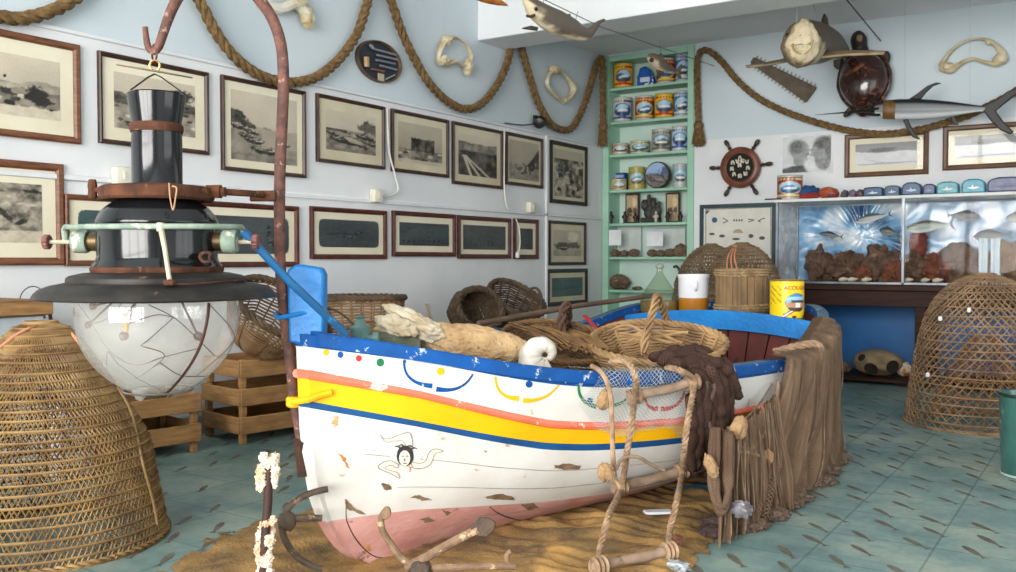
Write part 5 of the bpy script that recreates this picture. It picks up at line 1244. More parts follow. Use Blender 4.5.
bone_ring('jaw_bone', 'pale knobbly ring of bone inside the last rope swag by the corner', [(549, 74), (556, 70), (564, 74), (569, 80), (573, 88), (571, 96), (565, 101), (558, 98), (551, 91), (547, 83)], [.04, .06, .03, .03, .05, .05, .045, .04, .035, .03], wl, 9, [(554, 70, .09, 1, .8), (574, 88, .07, .8, 1), (564, 101, .06, 1, .8)])
bone_ring('jaw_bone', 'wide pale shark jaw bone on the blue wall at the far right', [(941, 65), (950, 52), (962, 43), (976, 39), (990, 41), (1000, 50), (1004, 57), (997, 64), (984, 62), (972, 59), (960, 64), (950, 71)], [.07, .035, .03, .03, .03, .05, .08, .07, .045, .035, .045, .065], wb, 15, [(947, 67, .1, 1.1, .7), (1000, 59, .11, .9, .8), (989, 42, .05, 1, .8)])
T = thing('vertebra', wl(300, 8), 'creamy skull bone hung high on the wall right of the pole bend', 'bone')
m = MB(); m.ico(wl(308, 18), (.04, .06, .07), 3, .35, 1.6, 2); m.build('bone_end', BONE, T)
m = MB(); m.tube(catmull([wl(262, 2), wl(280, 9), wl(294, 4), wl(302, 9), wl(307, 15)], .03), .035, 9); m.build('bone_bar', mat('chalk_bone', '#ece7da', '#d8cfb8', scale=8, rough=.7, bump=.3), T)
m = MB(); m.ico(wl(297, 1), (.035, .09, .06), 3, .4, 2, 6); m.build('bone_crest', BONE, T)
# oval board with knots
c = onx(380.5, 61.5, .03); ry_ = (onx(402.5, 66, .03).y-onx(358, 57, .03).y)/2; rz_ = (onx(380.5, 41, .03).z-onx(380.5, 82.5, .03).z)/2
T = thing('knot_board', (.001, c.y, c.z-rz_), 'oval dark board of small tools with wooden rim between two rope swags', 'plaque')
RX = Matrix(((0, 0, 1), (1, 0, 0), (0, 1, 0)))
m = MB(); m.lathe([(.9, .006), (.93, .03), (.98, .036), (1.0, .02), (1.0, .002)], 48, (0, 0, 0)); m.v = [Vector((v.z, c.y+v.x*ry_, c.z+v.y*rz_)) for v in m.v]; m.build('rim', WOODB if False else mat('plaque_wood_rim', '#6d533c', '#4e3a29', rough=.5, scale=9), T)
m = MB(); m.lathe([(0, .012), (.92, .012), (.92, .006)], 48, (0, 0, 0)); m.v = [Vector((v.z, c.y+v.x*ry_, c.z+v.y*rz_)) for v in m.v]; m.build('dark_field', mat('plaque_navy', '#151c29', '#1d2634', rough=.5), T)
for (x0, y0), (x1, y1), r_, col in (((366, 57), (366.5, 67), .022, '#c09a62'), ((374, 49), (396, 55), .008, '#8b8f93'), ((377, 55), (398, 60), .008, '#8b8f93'), ((376, 60), (395, 64), .009, '#7c8086'), ((380, 65.5), (397, 70), .008, '#8b8f93'), ((371, 69), (384, 71.5), .009, '#8a5a3a'), ((386, 79), (395, 75), .006, '#aaa79c'), ((370, 45), (373, 48), .012, '#a9a9a4')):
    m = MB(); m.tube([onx(x0, y0, .022), onx(x1, y1, .022)], r_, 6); m.build('small_tool', mat('tool'+col, col, rough=.5), T)
q = onx(381, 77.5, .018); m = MB(); m.box(q, (.008, .07, .06), bev=.002); m.build('paper_tag', mat('tag_paper', '#b9ac90', rough=.8), T)
# ship's wheel with its knot collection
c = ony(740.5, 167.5, YB-.05); RW = 20.5*depth(c)/FPX
T = thing('ship_wheel', (c.x, YB, c.z-RW), 'wooden ship wheel with white knots on a black centre, on the back wall', 'wheel')
WHW = mat('wheel_wood', '#84503a', '#5f3524', scale=9, rough=.4, bump=.1)
RB = Matrix(((1, 0, 0), (0, 0, -1), (0, 1, 0)))
m = MB(); m.lathe([(RW*.7, .0), (RW*.68, .025), (RW*.78, .04), (RW*.92, .036), (RW, .02), (RW*1.0, -.015), (RW*.7, -.015)], 48, c, R=RB, closed=True); m.build('rim', WHW, T)
m = MB(); m.lathe([(0, .012), (RW*.7, .012), (RW*.7, -.01)], 40, c, R=RB); m.build('black_centre', mat('wheel_black_felt', '#0e0d0d', '#141313', rough=.8), T)
HW_ = mat('handle_dark_wood', '#3f2819', '#2c1b11', rough=.4)
for a_ in (55, 120, 178, 240, 302, 4):
    a_ = R_(a_); d = Vector((math.cos(a_), 0, math.sin(a_)))
    m = MB(); m.lathe([(RW*.07, RW*.95), (RW*.07, RW*1.08), (RW*.12, RW*1.12), (RW*.06, RW*1.17), (RW*.09, RW*1.3), (RW*.115, RW*1.42), (RW*.08, RW*1.56), (0, RW*1.6)], 10, c, R=align(d)); m.build('handle', HW_, T)
KN = mat('white_knot_cord', '#e6decb', '#cfc4ab', rough=.8)
rd = random.Random(9)
for (x, y) in ((0, .45), (-.35, .25), (.35, .25), (0, .1), (-.4, -.05), (.4, -.05), (-.28, -.32), (.28, -.32), (0, -.42), (-.12, .3), (.12, .3)):
    m = MB(); cc = c+Vector((x*RW, -.022, y*RW)); p1 = rd.uniform(0, 6)
    m.tube([cc+Vector((RW*.075*math.sin(t+p1), -.006*math.cos(2*t), RW*.09*math.sin(2*t+.5))) for t in np.linspace(0, 6.28, 20)[:-1]], RW*.024, 5, closed=True); m.build('knot', KN, T)
# chart of hooks behind the baskets
q0 = ony(700.5, 205, YB); q1 = ony(776, 275, YB)
T = thing('framed_chart', ((q0.x+q1.x)/2, YB, q1.z), 'framed white chart of small marine drawings behind the wicker domes', 'picture')
wd, ht = q1.x-q0.x, q0.z-q1.z
m = MB()
for (x, z, sx, sz_) in ((wd/2, ht-.02, wd, .04), (wd/2, .02, wd, .04), (.02, ht/2, .04, ht-.08), (wd-.02, ht/2, .04, ht-.08)): m.box((q0.x+x, YB-.014, q1.z+z), (sx, .028, sz_), bev=.004)
m.build('frame', mat('dark_teal_frame', '#24424a', '#1b333a', rough=.4), T)
m = MB(); m.box(((q0.x+q1.x)/2, YB-.006, (q0.z+q1.z)/2), (wd-.06, .008, ht-.06)); m.build('chart_paper', mat('chart_paper', '#e3e0d6', '#d8d4c8', rough=.7), T)
INKB = mat('chart_ink_blue', '#2f5a80', rough=.6); INKD = mat('chart_ink_dark', '#4d5050', rough=.6); INKT = mat('chart_ink_tan', '#b8a184', rough=.6)
def cpt(x, y): return ony(x, y, YB-.0112)
m = MB()
def flatpoly(m, pts, mi=0): m.add([cpt(*p) for p in pts], [tuple(range(len(pts)))], mi)
def flatdisc(m, cx, cy, r, s=1, mi=0): flatpoly(m, [(cx+r*math.cos(a), cy+r*s*math.sin(a)) for a in np.linspace(0, 6.28, 15)[:-1]], mi)
flatdisc(m, 714.5, 220, 2.8, 1)
for sx, sy in ((706, 212), (772, 210)): flatpoly(m, [(sx, sy-1.5), (sx+4, sy-1.5), (sx, sy+3)])
flatpoly(m, [(705.5, 209.2), (771, 206.8), (771, 207.4), (705.5, 209.8)], 1); flatpoly(m, [(705.5, 209.5), (706.1, 209.5), (706.1, 260), (705.5, 260)], 1); flatpoly(m, [(770.4, 207), (771, 207), (771, 255), (770.4, 255)], 1)
for (x0, y0, x1, y1) in ((723, 218, 728, 221), (728, 221, 723, 223), (748, 219, 754, 220), (754, 220, 748, 222), (758, 221, 764, 218), (764, 218, 765, 219), (758, 221, 761, 222)):
    dx, dy = x1-x0, y1-y0; l = math.hypot(dx, dy); nx, ny = -dy/l*.45, dx/l*.45; flatpoly(m, [(x0+nx, y0+ny), (x1+nx, y1+ny), (x1-nx, y1-ny), (x0-nx, y0-ny)], 1)
for k in range(4): flatdisc(m, 734+k*2.6, 220.3, .9, 1.3, 1)
for (x, y, r, s) in ((712, 234, 3, .4), (722, 236, 3, .5), (751, 236, 2.5, .8), (762, 238, 3, .6), (736, 239, 4, .3)): flatdisc(m, x, y, r, s, 1)
flatpoly(m, [(733+5*math.cos(a)+5, 233-4*math.sin(a)) for a in np.linspace(0, 3.14, 12)], 2)
m.build('drawings', [INKB, INKD, INKT], T, smooth=False, recalc=False)

# ------------------------------------------------------------------ the dry fish tank and its table
TY0, TY1 = 8.15, 8.82
tx0 = ony(775, 240, TY0).x; txm = ony(903, 230, TY0).x; tx1 = txm+(txm-tx0)
zt0 = ony(860, 284.5, TY0).z; ztt = ony(860, 197.5, TY0).z; zap = ony(860, 306, TY0).z
DW = mat('dark_table_wood', '#3a1d11', '#24120b', scale=6, rough=.6, spec=.25, stretch=(1, 6, 6), bump=.1)
T = thing('table', ((tx0+tx1)/2, (TY0+TY1)/2, 0), 'heavy dark brown table under the fish tank, with a low bottom shelf', 'table')
mx_ = (tx0+tx1)/2; my_ = (TY0+TY1)/2
m = MB(); m.box((mx_, my_, zt0-.025), (tx1-tx0+.1, TY1-TY0+.06, .05), bev=.006); m.build('table_top', DW, T)
m = MB(); m.box((mx_, TY0+.01, (zap+zt0-.05)/2), (tx1-tx0+.06, .03, zt0-.05-zap), bev=.004); m.build('apron', DW, T)
for x in (tx0+.05, ony(921, 340, TY0+.05).x, tx1-.05):
    for y in (TY0+.05, TY1-.05): MB().box((x, y, (zt0-.05+.055)/2), (.085, .085, zt0-.105), bev=.005).build('leg', DW, T)
m = MB(); m.box((mx_, my_, .04), (tx1-tx0+.06, TY1-TY0+.04, .03), bev=.005); m.build('bottom_shelf', DW, T)
for x in (tx0+.05, mx_, tx1-.05): MB().box((x, my_, .0125), (.09, TY1-TY0-.04, .025)).build('foot', DW, T)
m = MB(); m.box((mx_, TY1-.005, (zap+.1)/2+.0), (tx1-tx0-.02, .02, zap-.1+.15)); m.build('blue_back_panel', mat('blue_back_panel', '#1c6cb0', '#155690', scale=2, rough=.4, bump=.1), T)
# tank
ALU = mat('grey_tank_frame', '#8d9298', '#6f747a', scale=8, rough=.35, metal=.6)
TK = thing('fish_tank', (mx_, my_, zt0), 'long glass tank of mounted fish before a crinkled blue backdrop', 'tank')
for x in (tx0+.012, txm, tx1-.012):
    for y in (TY0+.02, TY1-.03): MB().box((x, y, (zt0+ztt)/2), (.024, .024, ztt-zt0), bev=.003).build('post', ALU, TK)
for z in (zt0+.012,):
    for y in (TY0+.02, TY1-.03): MB().box((mx_, y, z), (tx1-tx0, .024, .022), bev=.003).build('rail', ALU, TK)
m = MB(); m.box((mx_, my_, ztt-.006), (tx1-tx0+.03, TY1-TY0+.0, .026), bev=.003); m.build('cover_board', mat('white_cover_board', '#dcdcd8', '#cfcfca', rough=.5), TK)
m = MB(); m.box((mx_, my_, zt0+.009), (tx1-tx0-.03, TY1-TY0-.04, .014)); m.build('tank_floor', mat('tank_gravel', '#6f5b45', '#4c3d2e', scale=40, rough=.95, bump=.5), TK)
TG = pane_mat('tank_glass', refl=.12, rough=.015)
for x0, x1 in ((tx0+.02, txm-.01), (txm+.01, tx1-.02)): MB().box(((x0+x1)/2, TY0+.012, (zt0+ztt)/2), (x1-x0, .005, ztt-zt0-.03)).build('glass_pane', TG, TK, smooth=False)
for x in (tx0+.008, tx1-.008): MB().box((x, my_, (zt0+ztt)/2), (.005, TY1-TY0-.06, ztt-zt0-.03)).build('glass_pane', pane_mat('streaky_glass', refl=1, rough=.1, dirt=.35, dirtcol=(.6, .63, .66)), TK, smooth=False)
def film_mat():
    mm = bpy.data.materials.new('crinkled_blue_film'); mm.use_nodes = True; N = mm.node_tree.nodes; L = mm.node_tree.links; b = N['Principled BSDF']
    tc = N.new('ShaderNodeTexCoord'); n = N.new('ShaderNodeTexNoise'); n.inputs['Scale'].default_value = 3.2; n.inputs['Detail'].default_value = 5; L.new(tc.outputs['Object'], n.inputs['Vector'])
    r = N.new('ShaderNodeValToRGB'); e = r.color_ramp.elements; e[0].position = .36; e[0].color = (*H('#1d4f80'), 1); e[1].position = .62; e[1].color = (*H('#e6edf2'), 1); k = e.new(.5); k.color = (*H('#7fb0d6'), 1)
    L.new(n.outputs['Fac'], r.inputs[0]); L.new(r.outputs[0], b.inputs['Base Color']); b.inputs['Roughness'].default_value = .22; b.inputs['Specular IOR Level'].default_value = .8
    return mm
F0 = Vector((ony(862, 236, TY1-.08).x, TY1-.08, ony(862, 236, TY1-.08).z))
def film(u, v):
    x = tx0+.03+u*(tx1-tx0-.06); z = zt0+.02+v*(ztt-zt0-.05); dx, dz = x-F0.x, z-F0.z; r = math.hypot(dx, dz); a = math.atan2(dz, dx)
    y = TY1-.05+.012*mn.fractal(Vector((x*3, z*3, 4)), 1, 2, 3)+min(1, r/.1)*max(0, 1-r/.75)*.012*math.sin(a*23+4*mn.noise(Vector((a*3, r*4, 1))))
    return (x, y, z)
m = MB(); m.grid(film, 150, 60); m.build('blue_backdrop', film_mat(), TK, ang=180)
FISHM = attr_mat('fish_skin', rough=.42, spec=.45, coat=.0)
FIN = mat('fish_fin', '#1c1d1b', '#121311', scale=20, rough=.5)
EYE = mat('fish_eye', '#0b0b0b', '#101010', rough=.15)
def fish(name, lab, head, tail, ratio, cols, group='mounted fish in the tank', cat='fish', th=.45, fork=.9, dors=True, bill=0.0, prof=None, up=Vector((0, 0, 1)), loc=None):
    """body lofted from head to tail root; cols = back, flank, belly"""
    head, tail = Vector(head), Vector(tail); ax = (head-tail); L = ax.length; ax.normalize(); sd = ax.cross(up).normalized(); u_ = sd.cross(ax)
    T = thing(name, loc or (head+tail)/2-up*(L*ratio*.5), lab, cat, group)
    prof = prof or [(0, .04), (.03, .2), (.08, .48), (.16, .78), (.28, .98), (.4, 1), (.55, .86), (.7, .55), (.82, .25), (.88, .17), (.92, .2)]
    bk, fl, be = [H(c) for c in cols]; m = MB(); n = 18; V = []; C = []; F = []
    for t, h in prof:
        for k in range(n):
            a = 6.2832*k/n; hh = L*ratio*.5*h
            V.append(head-ax*(L*t)+u_*(math.sin(a)*hh)+sd*(math.cos(a)*hh*th)); s = math.sin(a)
            C.append(bk if s > .45 else fl if s > -.35 else be)
    for i in range(len(prof)-1):
        for k in range(n): F.append((i*n+k, i*n+(k+1) % n, (i+1)*n+(k+1) % n, (i+1)*n+k))
    F.append(tuple(range(n))); F.append(tuple((len(prof)-1)*n+k for k in range(n)))
    m.add(V, F, 0, C); bod = m.build('body', FISHM, T)
    Mx = Matrix.Translation(head) @ Matrix(((-ax.x, u_.x, sd.x, 0), (-ax.y, u_.y, sd.y, 0), (-ax.z, u_.z, sd.z, 0), (0, 0, 0, 1)))
    hL = L*ratio*.5
    m = MB(); m.prism([(L*.88, 0), (L*.9, hL*.18), (L*1.0, hL*fork), (L*.985, hL*fork*.6), (L*.94, 0), (L*.985, -hL*fork*.6), (L*1.0, -hL*fork), (L*.9, -hL*.18)], L*.012, Mx); m.build('tail_fin', FIN, T)
    if dors:
        m = MB(); m.prism([(L*.27, hL*.9), (L*.36, hL*1.3), (L*.5, hL*1.15), (L*.68, hL*.68), (L*.66, hL*.5), (L*.4, hL*.9)], L*.01, Mx); m.build('dorsal_fin', FIN, T)
        m = MB(); m.prism([(L*.5, -hL*.85), (L*.56, -hL*1.2), (L*.68, -hL*.65), (L*.66, -hL*.5)], L*.01, Mx); m.build('anal_fin', FIN, T)
    for s in (-1, 1):
        m = MB(); m.ico(head-ax*(L*.1)+u_*(hL*.18)+sd*(s*hL*th*.55), L*.018, 2); m.build('eye', EYE, bod)
    return T, Mx, L, hL, ax, u_, sd
def tp(px, py, y=8.45): return ony(px, py, y)
SV = ('#4b5355', '#a3a8a8', '#d6d8d6'); DKF = ('#33383c', '#565b60', '#8d9294'); GRF = ('#38463c', '#8b988f', '#cfd2cc'); GY = ('#4c5154', '#6e7478', '#9da2a4')
fish('mounted_fish', 'slender silver fish with tail up, nearest the top left of the tank', tp(854.5, 222), tp(892, 213.5), .22, SV)
fish('mounted_fish', 'small dark fish low at the left among the streaks of the tank backdrop', tp(819, 233.5), tp(843, 237), .26, DKF)
fish('mounted_fish', 'dark stubby fish just left of the tank middle post', tp(879, 230, 8.4), tp(899, 234, 8.4), .44, DKF)
fish('mounted_fish', 'long striped silver fish touching the tank middle post', tp(904, 229.5, 8.32), tp(955, 223, 8.32), .24, GRF, fork=1.5)
fish('mounted_fish', 'grey fish facing right with forked tail, upper right of the tank', tp(980.5, 217), tp(946, 215), .33, GY, fork=1.0)
fish('mounted_fish', 'grey fish facing left, above the white strips in the tank', tp(973, 236.5, 8.4), tp(1012, 235, 8.4), .34, GY)
fish('mounted_fish', 'silver fish cut off by the right edge of the photo, in the tank', tp(1005, 219), tp(1036, 214), .36, SV)
fish('mounted_fish', 'tiny dark fish right behind the tank middle post', tp(897, 239, 8.36), tp(912, 239, 8.36), .38, DKF)
fish('mounted_fish', 'small fish near the rocks on the right side of the tank', tp(936, 254, 8.5), tp(950, 252, 8.5), .34, ('#6b5f4c', '#8f8268', '#b5ab93'))
fish('mounted_fish', 'small fish below the two right grey fish, over a rock in the tank', tp(959, 253, 8.5), tp(974, 256, 8.5), .34, ('#5d5748', '#85795f', '#b0a68c'))
ROCK = mat('tank_rock', '#6a5140', '#483529', scale=10, rough=.95, c3='#8a6f55', s3=9, t3=.56, w3=.1, bump=.6)
ROCK2 = mat('tank_rock_red', '#7d4630', '#56301f', scale=10, rough=.95, c3='#8f7358', s3=9, t3=.58, w3=.1, bump=.6)
def tankrock(px, top, w_, lab, y, m_, sd, tall=1.0):
    q = ony(px, top, y); r = w_/2*depth(q)/FPX; h = q.z-(zt0+.016); mb = MB()
    mb.ico((q.x, y, zt0+.016+h*.5), (r, min(r, .14), h*.56), 4, .5, 2.0, sd, oct=5, fn=lambda p: Vector((p.x, p.y, max(p.z, -.88))))
    o = mb.build('rock', m_); tag(o, lab, 'rock', 'rocks in the tank')
for a in ((819, 250, 24, 'tall stump shaped rock at the left end of the tank', 8.46, ROCK, 1), (846, 254, 36, 'broad brown rock second from left in the tank', 8.5, ROCK, 2), (879, 247, 32, 'high brown rock left of the tank middle post', 8.5, ROCK, 3), (864, 268, 16, 'small reddish rock in front of the high rock, left half of tank', 8.34, ROCK2, 4), (893, 263, 18, 'reddish brown rock close to the tank middle post', 8.36, ROCK2, 5), (916, 254, 34, 'brown rock right of the tank middle post', 8.5, ROCK, 6), (936, 256, 26, 'brown rock in the middle of the right tank half', 8.46, ROCK2, 7), (962, 247, 40, 'dark brown rock behind the big wicker dome, right tank half', 8.52, ROCK, 8), (1003, 247, 34, 'tan rock at the far right inside the tank', 8.5, mat('tan_rock', '#94785a', '#6f5740', scale=9, rough=.95, bump=.5), 9)): tankrock(*a)
q = ony(918, 231, 8.62); zb_ = ony(918, 256, 8.62).z
T = thing('red_sponge', (q.x, 8.62, zt0+.016), 'red sponge column standing right of the tank middle post', 'sponge')
m = MB(); m.lathe([(.07, zt0+.016), (.055, zb_-.1), (.06, zb_), (.075, (zb_+q.z)/2), (.062, q.z-.02), (.03, q.z)], 16, (q.x, 8.62, 0)); o = m.build('column', mat('red_sponge', '#8c4436', '#6c3329', scale=22, rough=.9, bump=.6), T)
m = MB()
for k in range(12): m.ico((q.x+.06*math.cos(k*2.1), 8.62+.06*math.sin(k*2.1), zb_+(q.z-zb_)*k/12), .02, 2, .3, 3, k)
m.build('knob', MATS['red_sponge'], T)
for px, w_, lab in ((983.5, 8, 'left white strip of cloth hanging behind the wicker dome in the tank'), (995.5, 8.5, 'right white strip of cloth hanging behind the wicker dome in the tank')):
    q = ony(px, 238, 8.3); wd = w_*depth(q)/FPX; m = MB()
    m.grid(lambda u, v: (q.x+(u-.5)*wd*(1-.1*v), 8.3+.012*math.sin(u*9)+.004, q.z-v*(q.z-zt0-.02)), 12, 8); m.grid(lambda u, v: (q.x+(u-.5)*wd*(1-.1*v), 8.306+.012*math.sin(u*9)+.004, q.z-v*(q.z-zt0-.02)), 12, 8)
    o = m.build('cloth_strip', mat('white_strip', '#d5e0e4', '#c3d1d8', rough=.8)); tag(o, lab, 'cloth', 'white strips in the tank')
rd = random.Random(12); SHELL = mat('small_pale_shell', '#d2c6b0', '#a99c84', scale=20, rough=.6)
for k, (px, lab) in enumerate(((843, 'first pale shell from the left on the tank gravel'), (852, 'second pale shell from the left on the tank gravel'), (866, 'third pale shell from the left on the tank gravel'), (908, 'pale shell just right of the tank middle post'), (925, 'pale shell on gravel midway to the wicker dome'), (937, 'pale shell on gravel nearest the wicker dome'))):
    q = ony(px, 280, 8.24+.01*k); m = MB(); m.lathe([(0, -.04), (.014, -.03), (.022, 0), (.016, .02), (.006, .045), (0, .05)], 12, (q.x, 8.24+.01*k, zt0+.04), R=align((1, rd.uniform(-.6, .6), .12))); o = m.build('sea_shell', SHELL); tag(o, lab, 'shell', 'shells on the tank floor')
# things along the top of the tank
zc_ = ztt+.0075
tin(790, 25, 176, zc_, 'red and blue tin with a metal lid at the left corner of the tank top', ('#8c2f22', '#d8c79a', '#1f79b8'), group=None, y=8.3, seed=31)
WAVE = {}
def block(px0, px1, pyt, lab, c1, c2, c3, dome=.35, y=8.28, sd=0):
    q0 = ony(px0, 190, y); q1 = ony(px1, pyt, y); wd = q1.x-q0.x; h = q1.z-zc_-.001; cx = (q0.x+q1.x)/2
    T = thing('painted_stone', (cx, y, zc_+.001), lab, 'painted stone', 'painted stones along the tank top'); nm = 'paint%s%s' % (c1, c2)
    prof = [(-.5, 0), (.5, 0), (.5, h*(1-dome)), (.42, h*(1-dome*.35)), (.2, h), (-.2, h), (-.42, h*(1-dome*.35)), (-.5, h*(1-dome))]
    Mx = Matrix.Translation((cx, y, zc_+.001)) @ Matrix(((1, 0, 0, 0), (0, 0, 1, 0), (0, 1, 0, 0), (0, 0, 0, 1)))
    m = MB(); m.prism([(a*wd, b) for a, b in prof], .13, Mx); o = m.build('stone', mat(nm, c1, c2, scale=14, rough=.35, stretch=(1, 1, 2)), T, ang=50); bv = o.modifiers.new('bevel', 'BEVEL'); bv.width = .012; bv.segments = 3
    m = MB(); m.prism([(-.28*wd, h*.36), (0, h*.28), (.28*wd, h*.36), (.16*wd, h*.46), (.02*wd, h*.42), (-.02*wd, h*.62), (-.06*wd, h*.44)], .002, Matrix.Translation((0, -.0662, 0)) @ Mx); m.build('painted_boat', mat('paint_mark'+c3, c3, rough=.4), T)
q = ony(809.5, 184, 8.3)
T = thing('cloth_bundle', (q.x, 8.3, zc_), 'crumpled blue and red cloth bundle beside the tin on the tank', 'cloth')
m = MB(); m.ico((q.x, 8.3, zc_+.058), (.085, .07, .066), 3, .4, 2.2, 3, fn=lambda p: Vector((p.x, p.y, max(p.z, -.85)))); m.build('blue_fold', mat('blue_cloth', '#1f4f86', '#16375f', scale=9, rough=.8), T)
m = MB(); m.ico((q.x+.02, 8.235, zc_+.026), (.085, .03, .03), 3, .3, 2.2, 5, fn=lambda p: Vector((p.x, p.y, max(p.z, -.8)))); m.build('red_fold', mat('red_cloth', '#a8322a', '#7e241f', scale=9, rough=.8), T)
q = ony(829, 187, 8.28); m = MB(); m.ico((q.x, 8.28, zc_+.045), (.088, .07, (q.z-zc_)*.56), 3, .18, 2, 8, fn=lambda p: Vector((p.x, p.y, max(p.z, -.75)))); o = m.build('painted_stone', mat('orange_red_stone', '#b2522f', '#8b3f25', scale=10, rough=.5, c3='#46305a', s3=6, t3=.6)); tag(o, 'orange red rounded stone on the tank top', 'stone')
for i, (px, lab, c) in enumerate(((845, 'small dark lump right of the orange stone on the tank top', '#5a5560'), (853, 'small grey violet lump, second right of the orange stone', '#77707f'), (860.5, 'small brownish lump just left of the blue painted stones', '#6b5a58'))):
    q = ony(px, 189, 8.28); m = MB(); m.ico((q.x, 8.28, zc_+.032), (.033, .05, .038), 3, .3, 2, i, fn=lambda p: Vector((p.x, p.y, max(p.z, -.8)))); o = m.build('stone', mat('lump'+c, c, rough=.6)); tag(o, lab, 'stone', 'small lumps on the tank top')
block(864.8, 884.3, 187, 'dark blue painted stone, first of the row, over the left tank pane', '#144a72', '#0f3a5a', '#c9dbe4', .15)
block(886.2, 901, 185.6, 'dark blue painted stone, second of the row, next to the middle post', '#13466c', '#0e3654', '#c9dbe4', .2)
block(902.8, 922.8, 182.2, 'tall blue painted stone just right of the tank middle post', '#144878', '#20385e', '#b9d3e2', .45)
block(924, 936.8, 184, 'narrow blue and lilac stone between the tall blue and aqua ones', '#3f4a72', '#1a3f62', '#7384aa', .3)
block(937.6, 959.5, 181.5, 'aqua painted stone with a pale wing, first of the two aqua ones', '#2a8496', '#58a0a8', '#e3e6d6', .3)
block(962.3, 986.3, 178.8, 'aqua painted stone with a white bird, second of the two aqua ones', '#1f7f9a', '#3f98ac', '#eef2f0', .4)
block(988, 1026, 176.5, 'wide navy and lilac stone at the right end of the tank top', '#1c3264', '#4d4a74', '#2c2f60', .35)
q0 = ony(772, 197, 8.24); o = MB().tube([(q0.x-.05, 8.2, zc_+.008), (q0.x+.10, 8.2, zc_+.008)], .007, 6).build('stick', DW); tag(o, 'short dark stick poking out from under the corner tin on the tank', 'stick')
# under the table
q = ony(876, 375, 8.32); zs_ = .0555
r = 24.5*depth(q)/FPX; ztop_ = ony(876, 350, 8.4).z; hh = ztop_-zs_
T = thing('skull_stone', (q.x, 8.40, zs_), 'big rounded stone with eye like holes under the tank table', 'stone')
SKM = mat('pitted_stone', '#a08a6c', '#7d6a50', scale=8, rough=.95, c3='#5f4f3c', s3=7, t3=.6, w3=.1, bump=.6)
m = MB(); m.ico((q.x, 8.40, zs_+hh*.5), (r, .19, hh*.52), 4, .10, 1.6, 4, fn=lambda p: Vector((p.x, p.y, max(p.z, -.93)))); m.build('stone_body', SKM, T)
for px, py, rr_ in ((892, 366.5, .048), (884, 377, .045), (872, 368, .05), (862, 358, .03)):
    p = ony(px, py, 8.25); dz = (p.z-zs_-hh*.5)/(hh*.52); dx = (p.x-q.x)/r; yy = 8.40-.19*math.sqrt(max(.02, 1-dx*dx-dz*dz))*1.01
    nrm = Vector((dx/r, (yy-8.40)/.19**2, dz/(hh*.52))).normalized()
    m = MB(); m.lathe([(rr_*1.15, .006), (rr_*1.0, .014), (rr_*.8, .004), (rr_*.45, -.0), (0, -.002)], 18, (p.x, yy, p.z), R=align(nrm)); m.build('hole', mat('stone_hollow', '#33281e', '#241c15', rough=1), T)
for px, py, r_, lab, mm in ((905, 371, .075, 'pale lump right of the holed stone under the table', CRUST), (845, 372, .06, 'brown lump left of the holed stone under the table', STN), (833, 372, .05, 'dark small lump beside the left table leg', STN), (914, 377, .045, 'small pale lump near the right table leg', CRUST)):
    p = ony(px, py, 8.42); m = MB(); m.ico((p.x, 8.42, zs_+r_*.75), (r_, r_, r_*.85), 3, .3, 2, px, fn=lambda p: Vector((p.x, p.y, max(p.z, -.85)))); o = m.build('stone', mm); tag(o, lab, 'stone', 'stones on the low table shelf')

# ------------------------------------------------------------------ right hand wicker dome, green bucket, domes behind the boat
base = CW((984-508)/FPX*5.9, 5.9, 0)
prof = [(.06, .955), (.15, .925), (.23, .865), (.29, .79), (.335, .70), (.37, .58), (.40, .43), (.425, .26), (.445, .1), (.452, 0)]
T, pt = dome('fish_trap', base, prof, 21, 48, .0042, .0045, CANE2, 'big grey brown wicker dome trap standing at the right in front of the tank', 8, turn=1.0)
for a_, z_, in ((-2.2, .68), (-2.25, .33), (-1.7, .74)):
    r_ = float(np.interp(z_, [p[1] for p in prof][::-1], [p[0] for p in prof][::-1]))+.014
    m = MB(); m.box(base+Vector((r_*math.cos(a_), r_*math.sin(a_), z_)), (.02, .02, .028), R=rz(a_), bev=.004); m.build('white_tag', mat('white_paper', '#eceef0'), T)
m = MB()   # the funnel entrance inside
for k in range(26):
    a_ = 6.2832*k/26; m.tube([base+Vector((.33*math.cos(a_), .33*math.sin(a_), .02)), base+Vector((.2*math.cos(a_+.3), .2*math.sin(a_+.3), .3)), base+Vector((.08*math.cos(a_+.6), .08*math.sin(a_+.6), .55))], .004, 4)
for k in range(7):
    t = k/6; r_ = .33-.25*t; m.tube([base+Vector((r_*math.cos(a_), r_*math.sin(a_), .02+.53*t)) for a_ in np.linspace(0, 6.28, 31)[:-1]], .004, 4, closed=True)
m.build('inner_funnel', mat('orange_cane', '#9a6a3a', '#754d29', scale=8, rough=.7), T)
base = CW((1032-508)/FPX*4.47, 4.47, 0); hb2 = .40
T = thing('bucket', base, 'green glazed metal bucket at the right edge in front of the big dome', 'bucket')
m = MB(); m.lathe([(.118, 0), (.12, .01), (.135, hb2-.01), (.139, hb2), (.134, hb2+.002), (.128, hb2-.012), (.112, .012), (0, .012)], 40, base); m.build('bucket_side', mat('green_enamel', '#3f6a62', '#2b4d48', scale=4, rough=.2, coat=.5, c3='#7e9d94', s3=6, t3=.62), T)
m = MB(); m.lathe([(.136, hb2-.012), (.143, hb2-.004), (.141, hb2+.006), (.133, hb2+.003)], 40, base, closed=True); m.build('rim', mat('bucket_dark_rim', '#22332f', rough=.3), T)
m = MB(); m.lathe([(.118, .002), (.1225, .006), (.1225, .014), (.119, .016)], 40, base, closed=True); m.build('foot_ring', mat('bucket_pale_edge', '#a9bdb6', rough=.3), T)
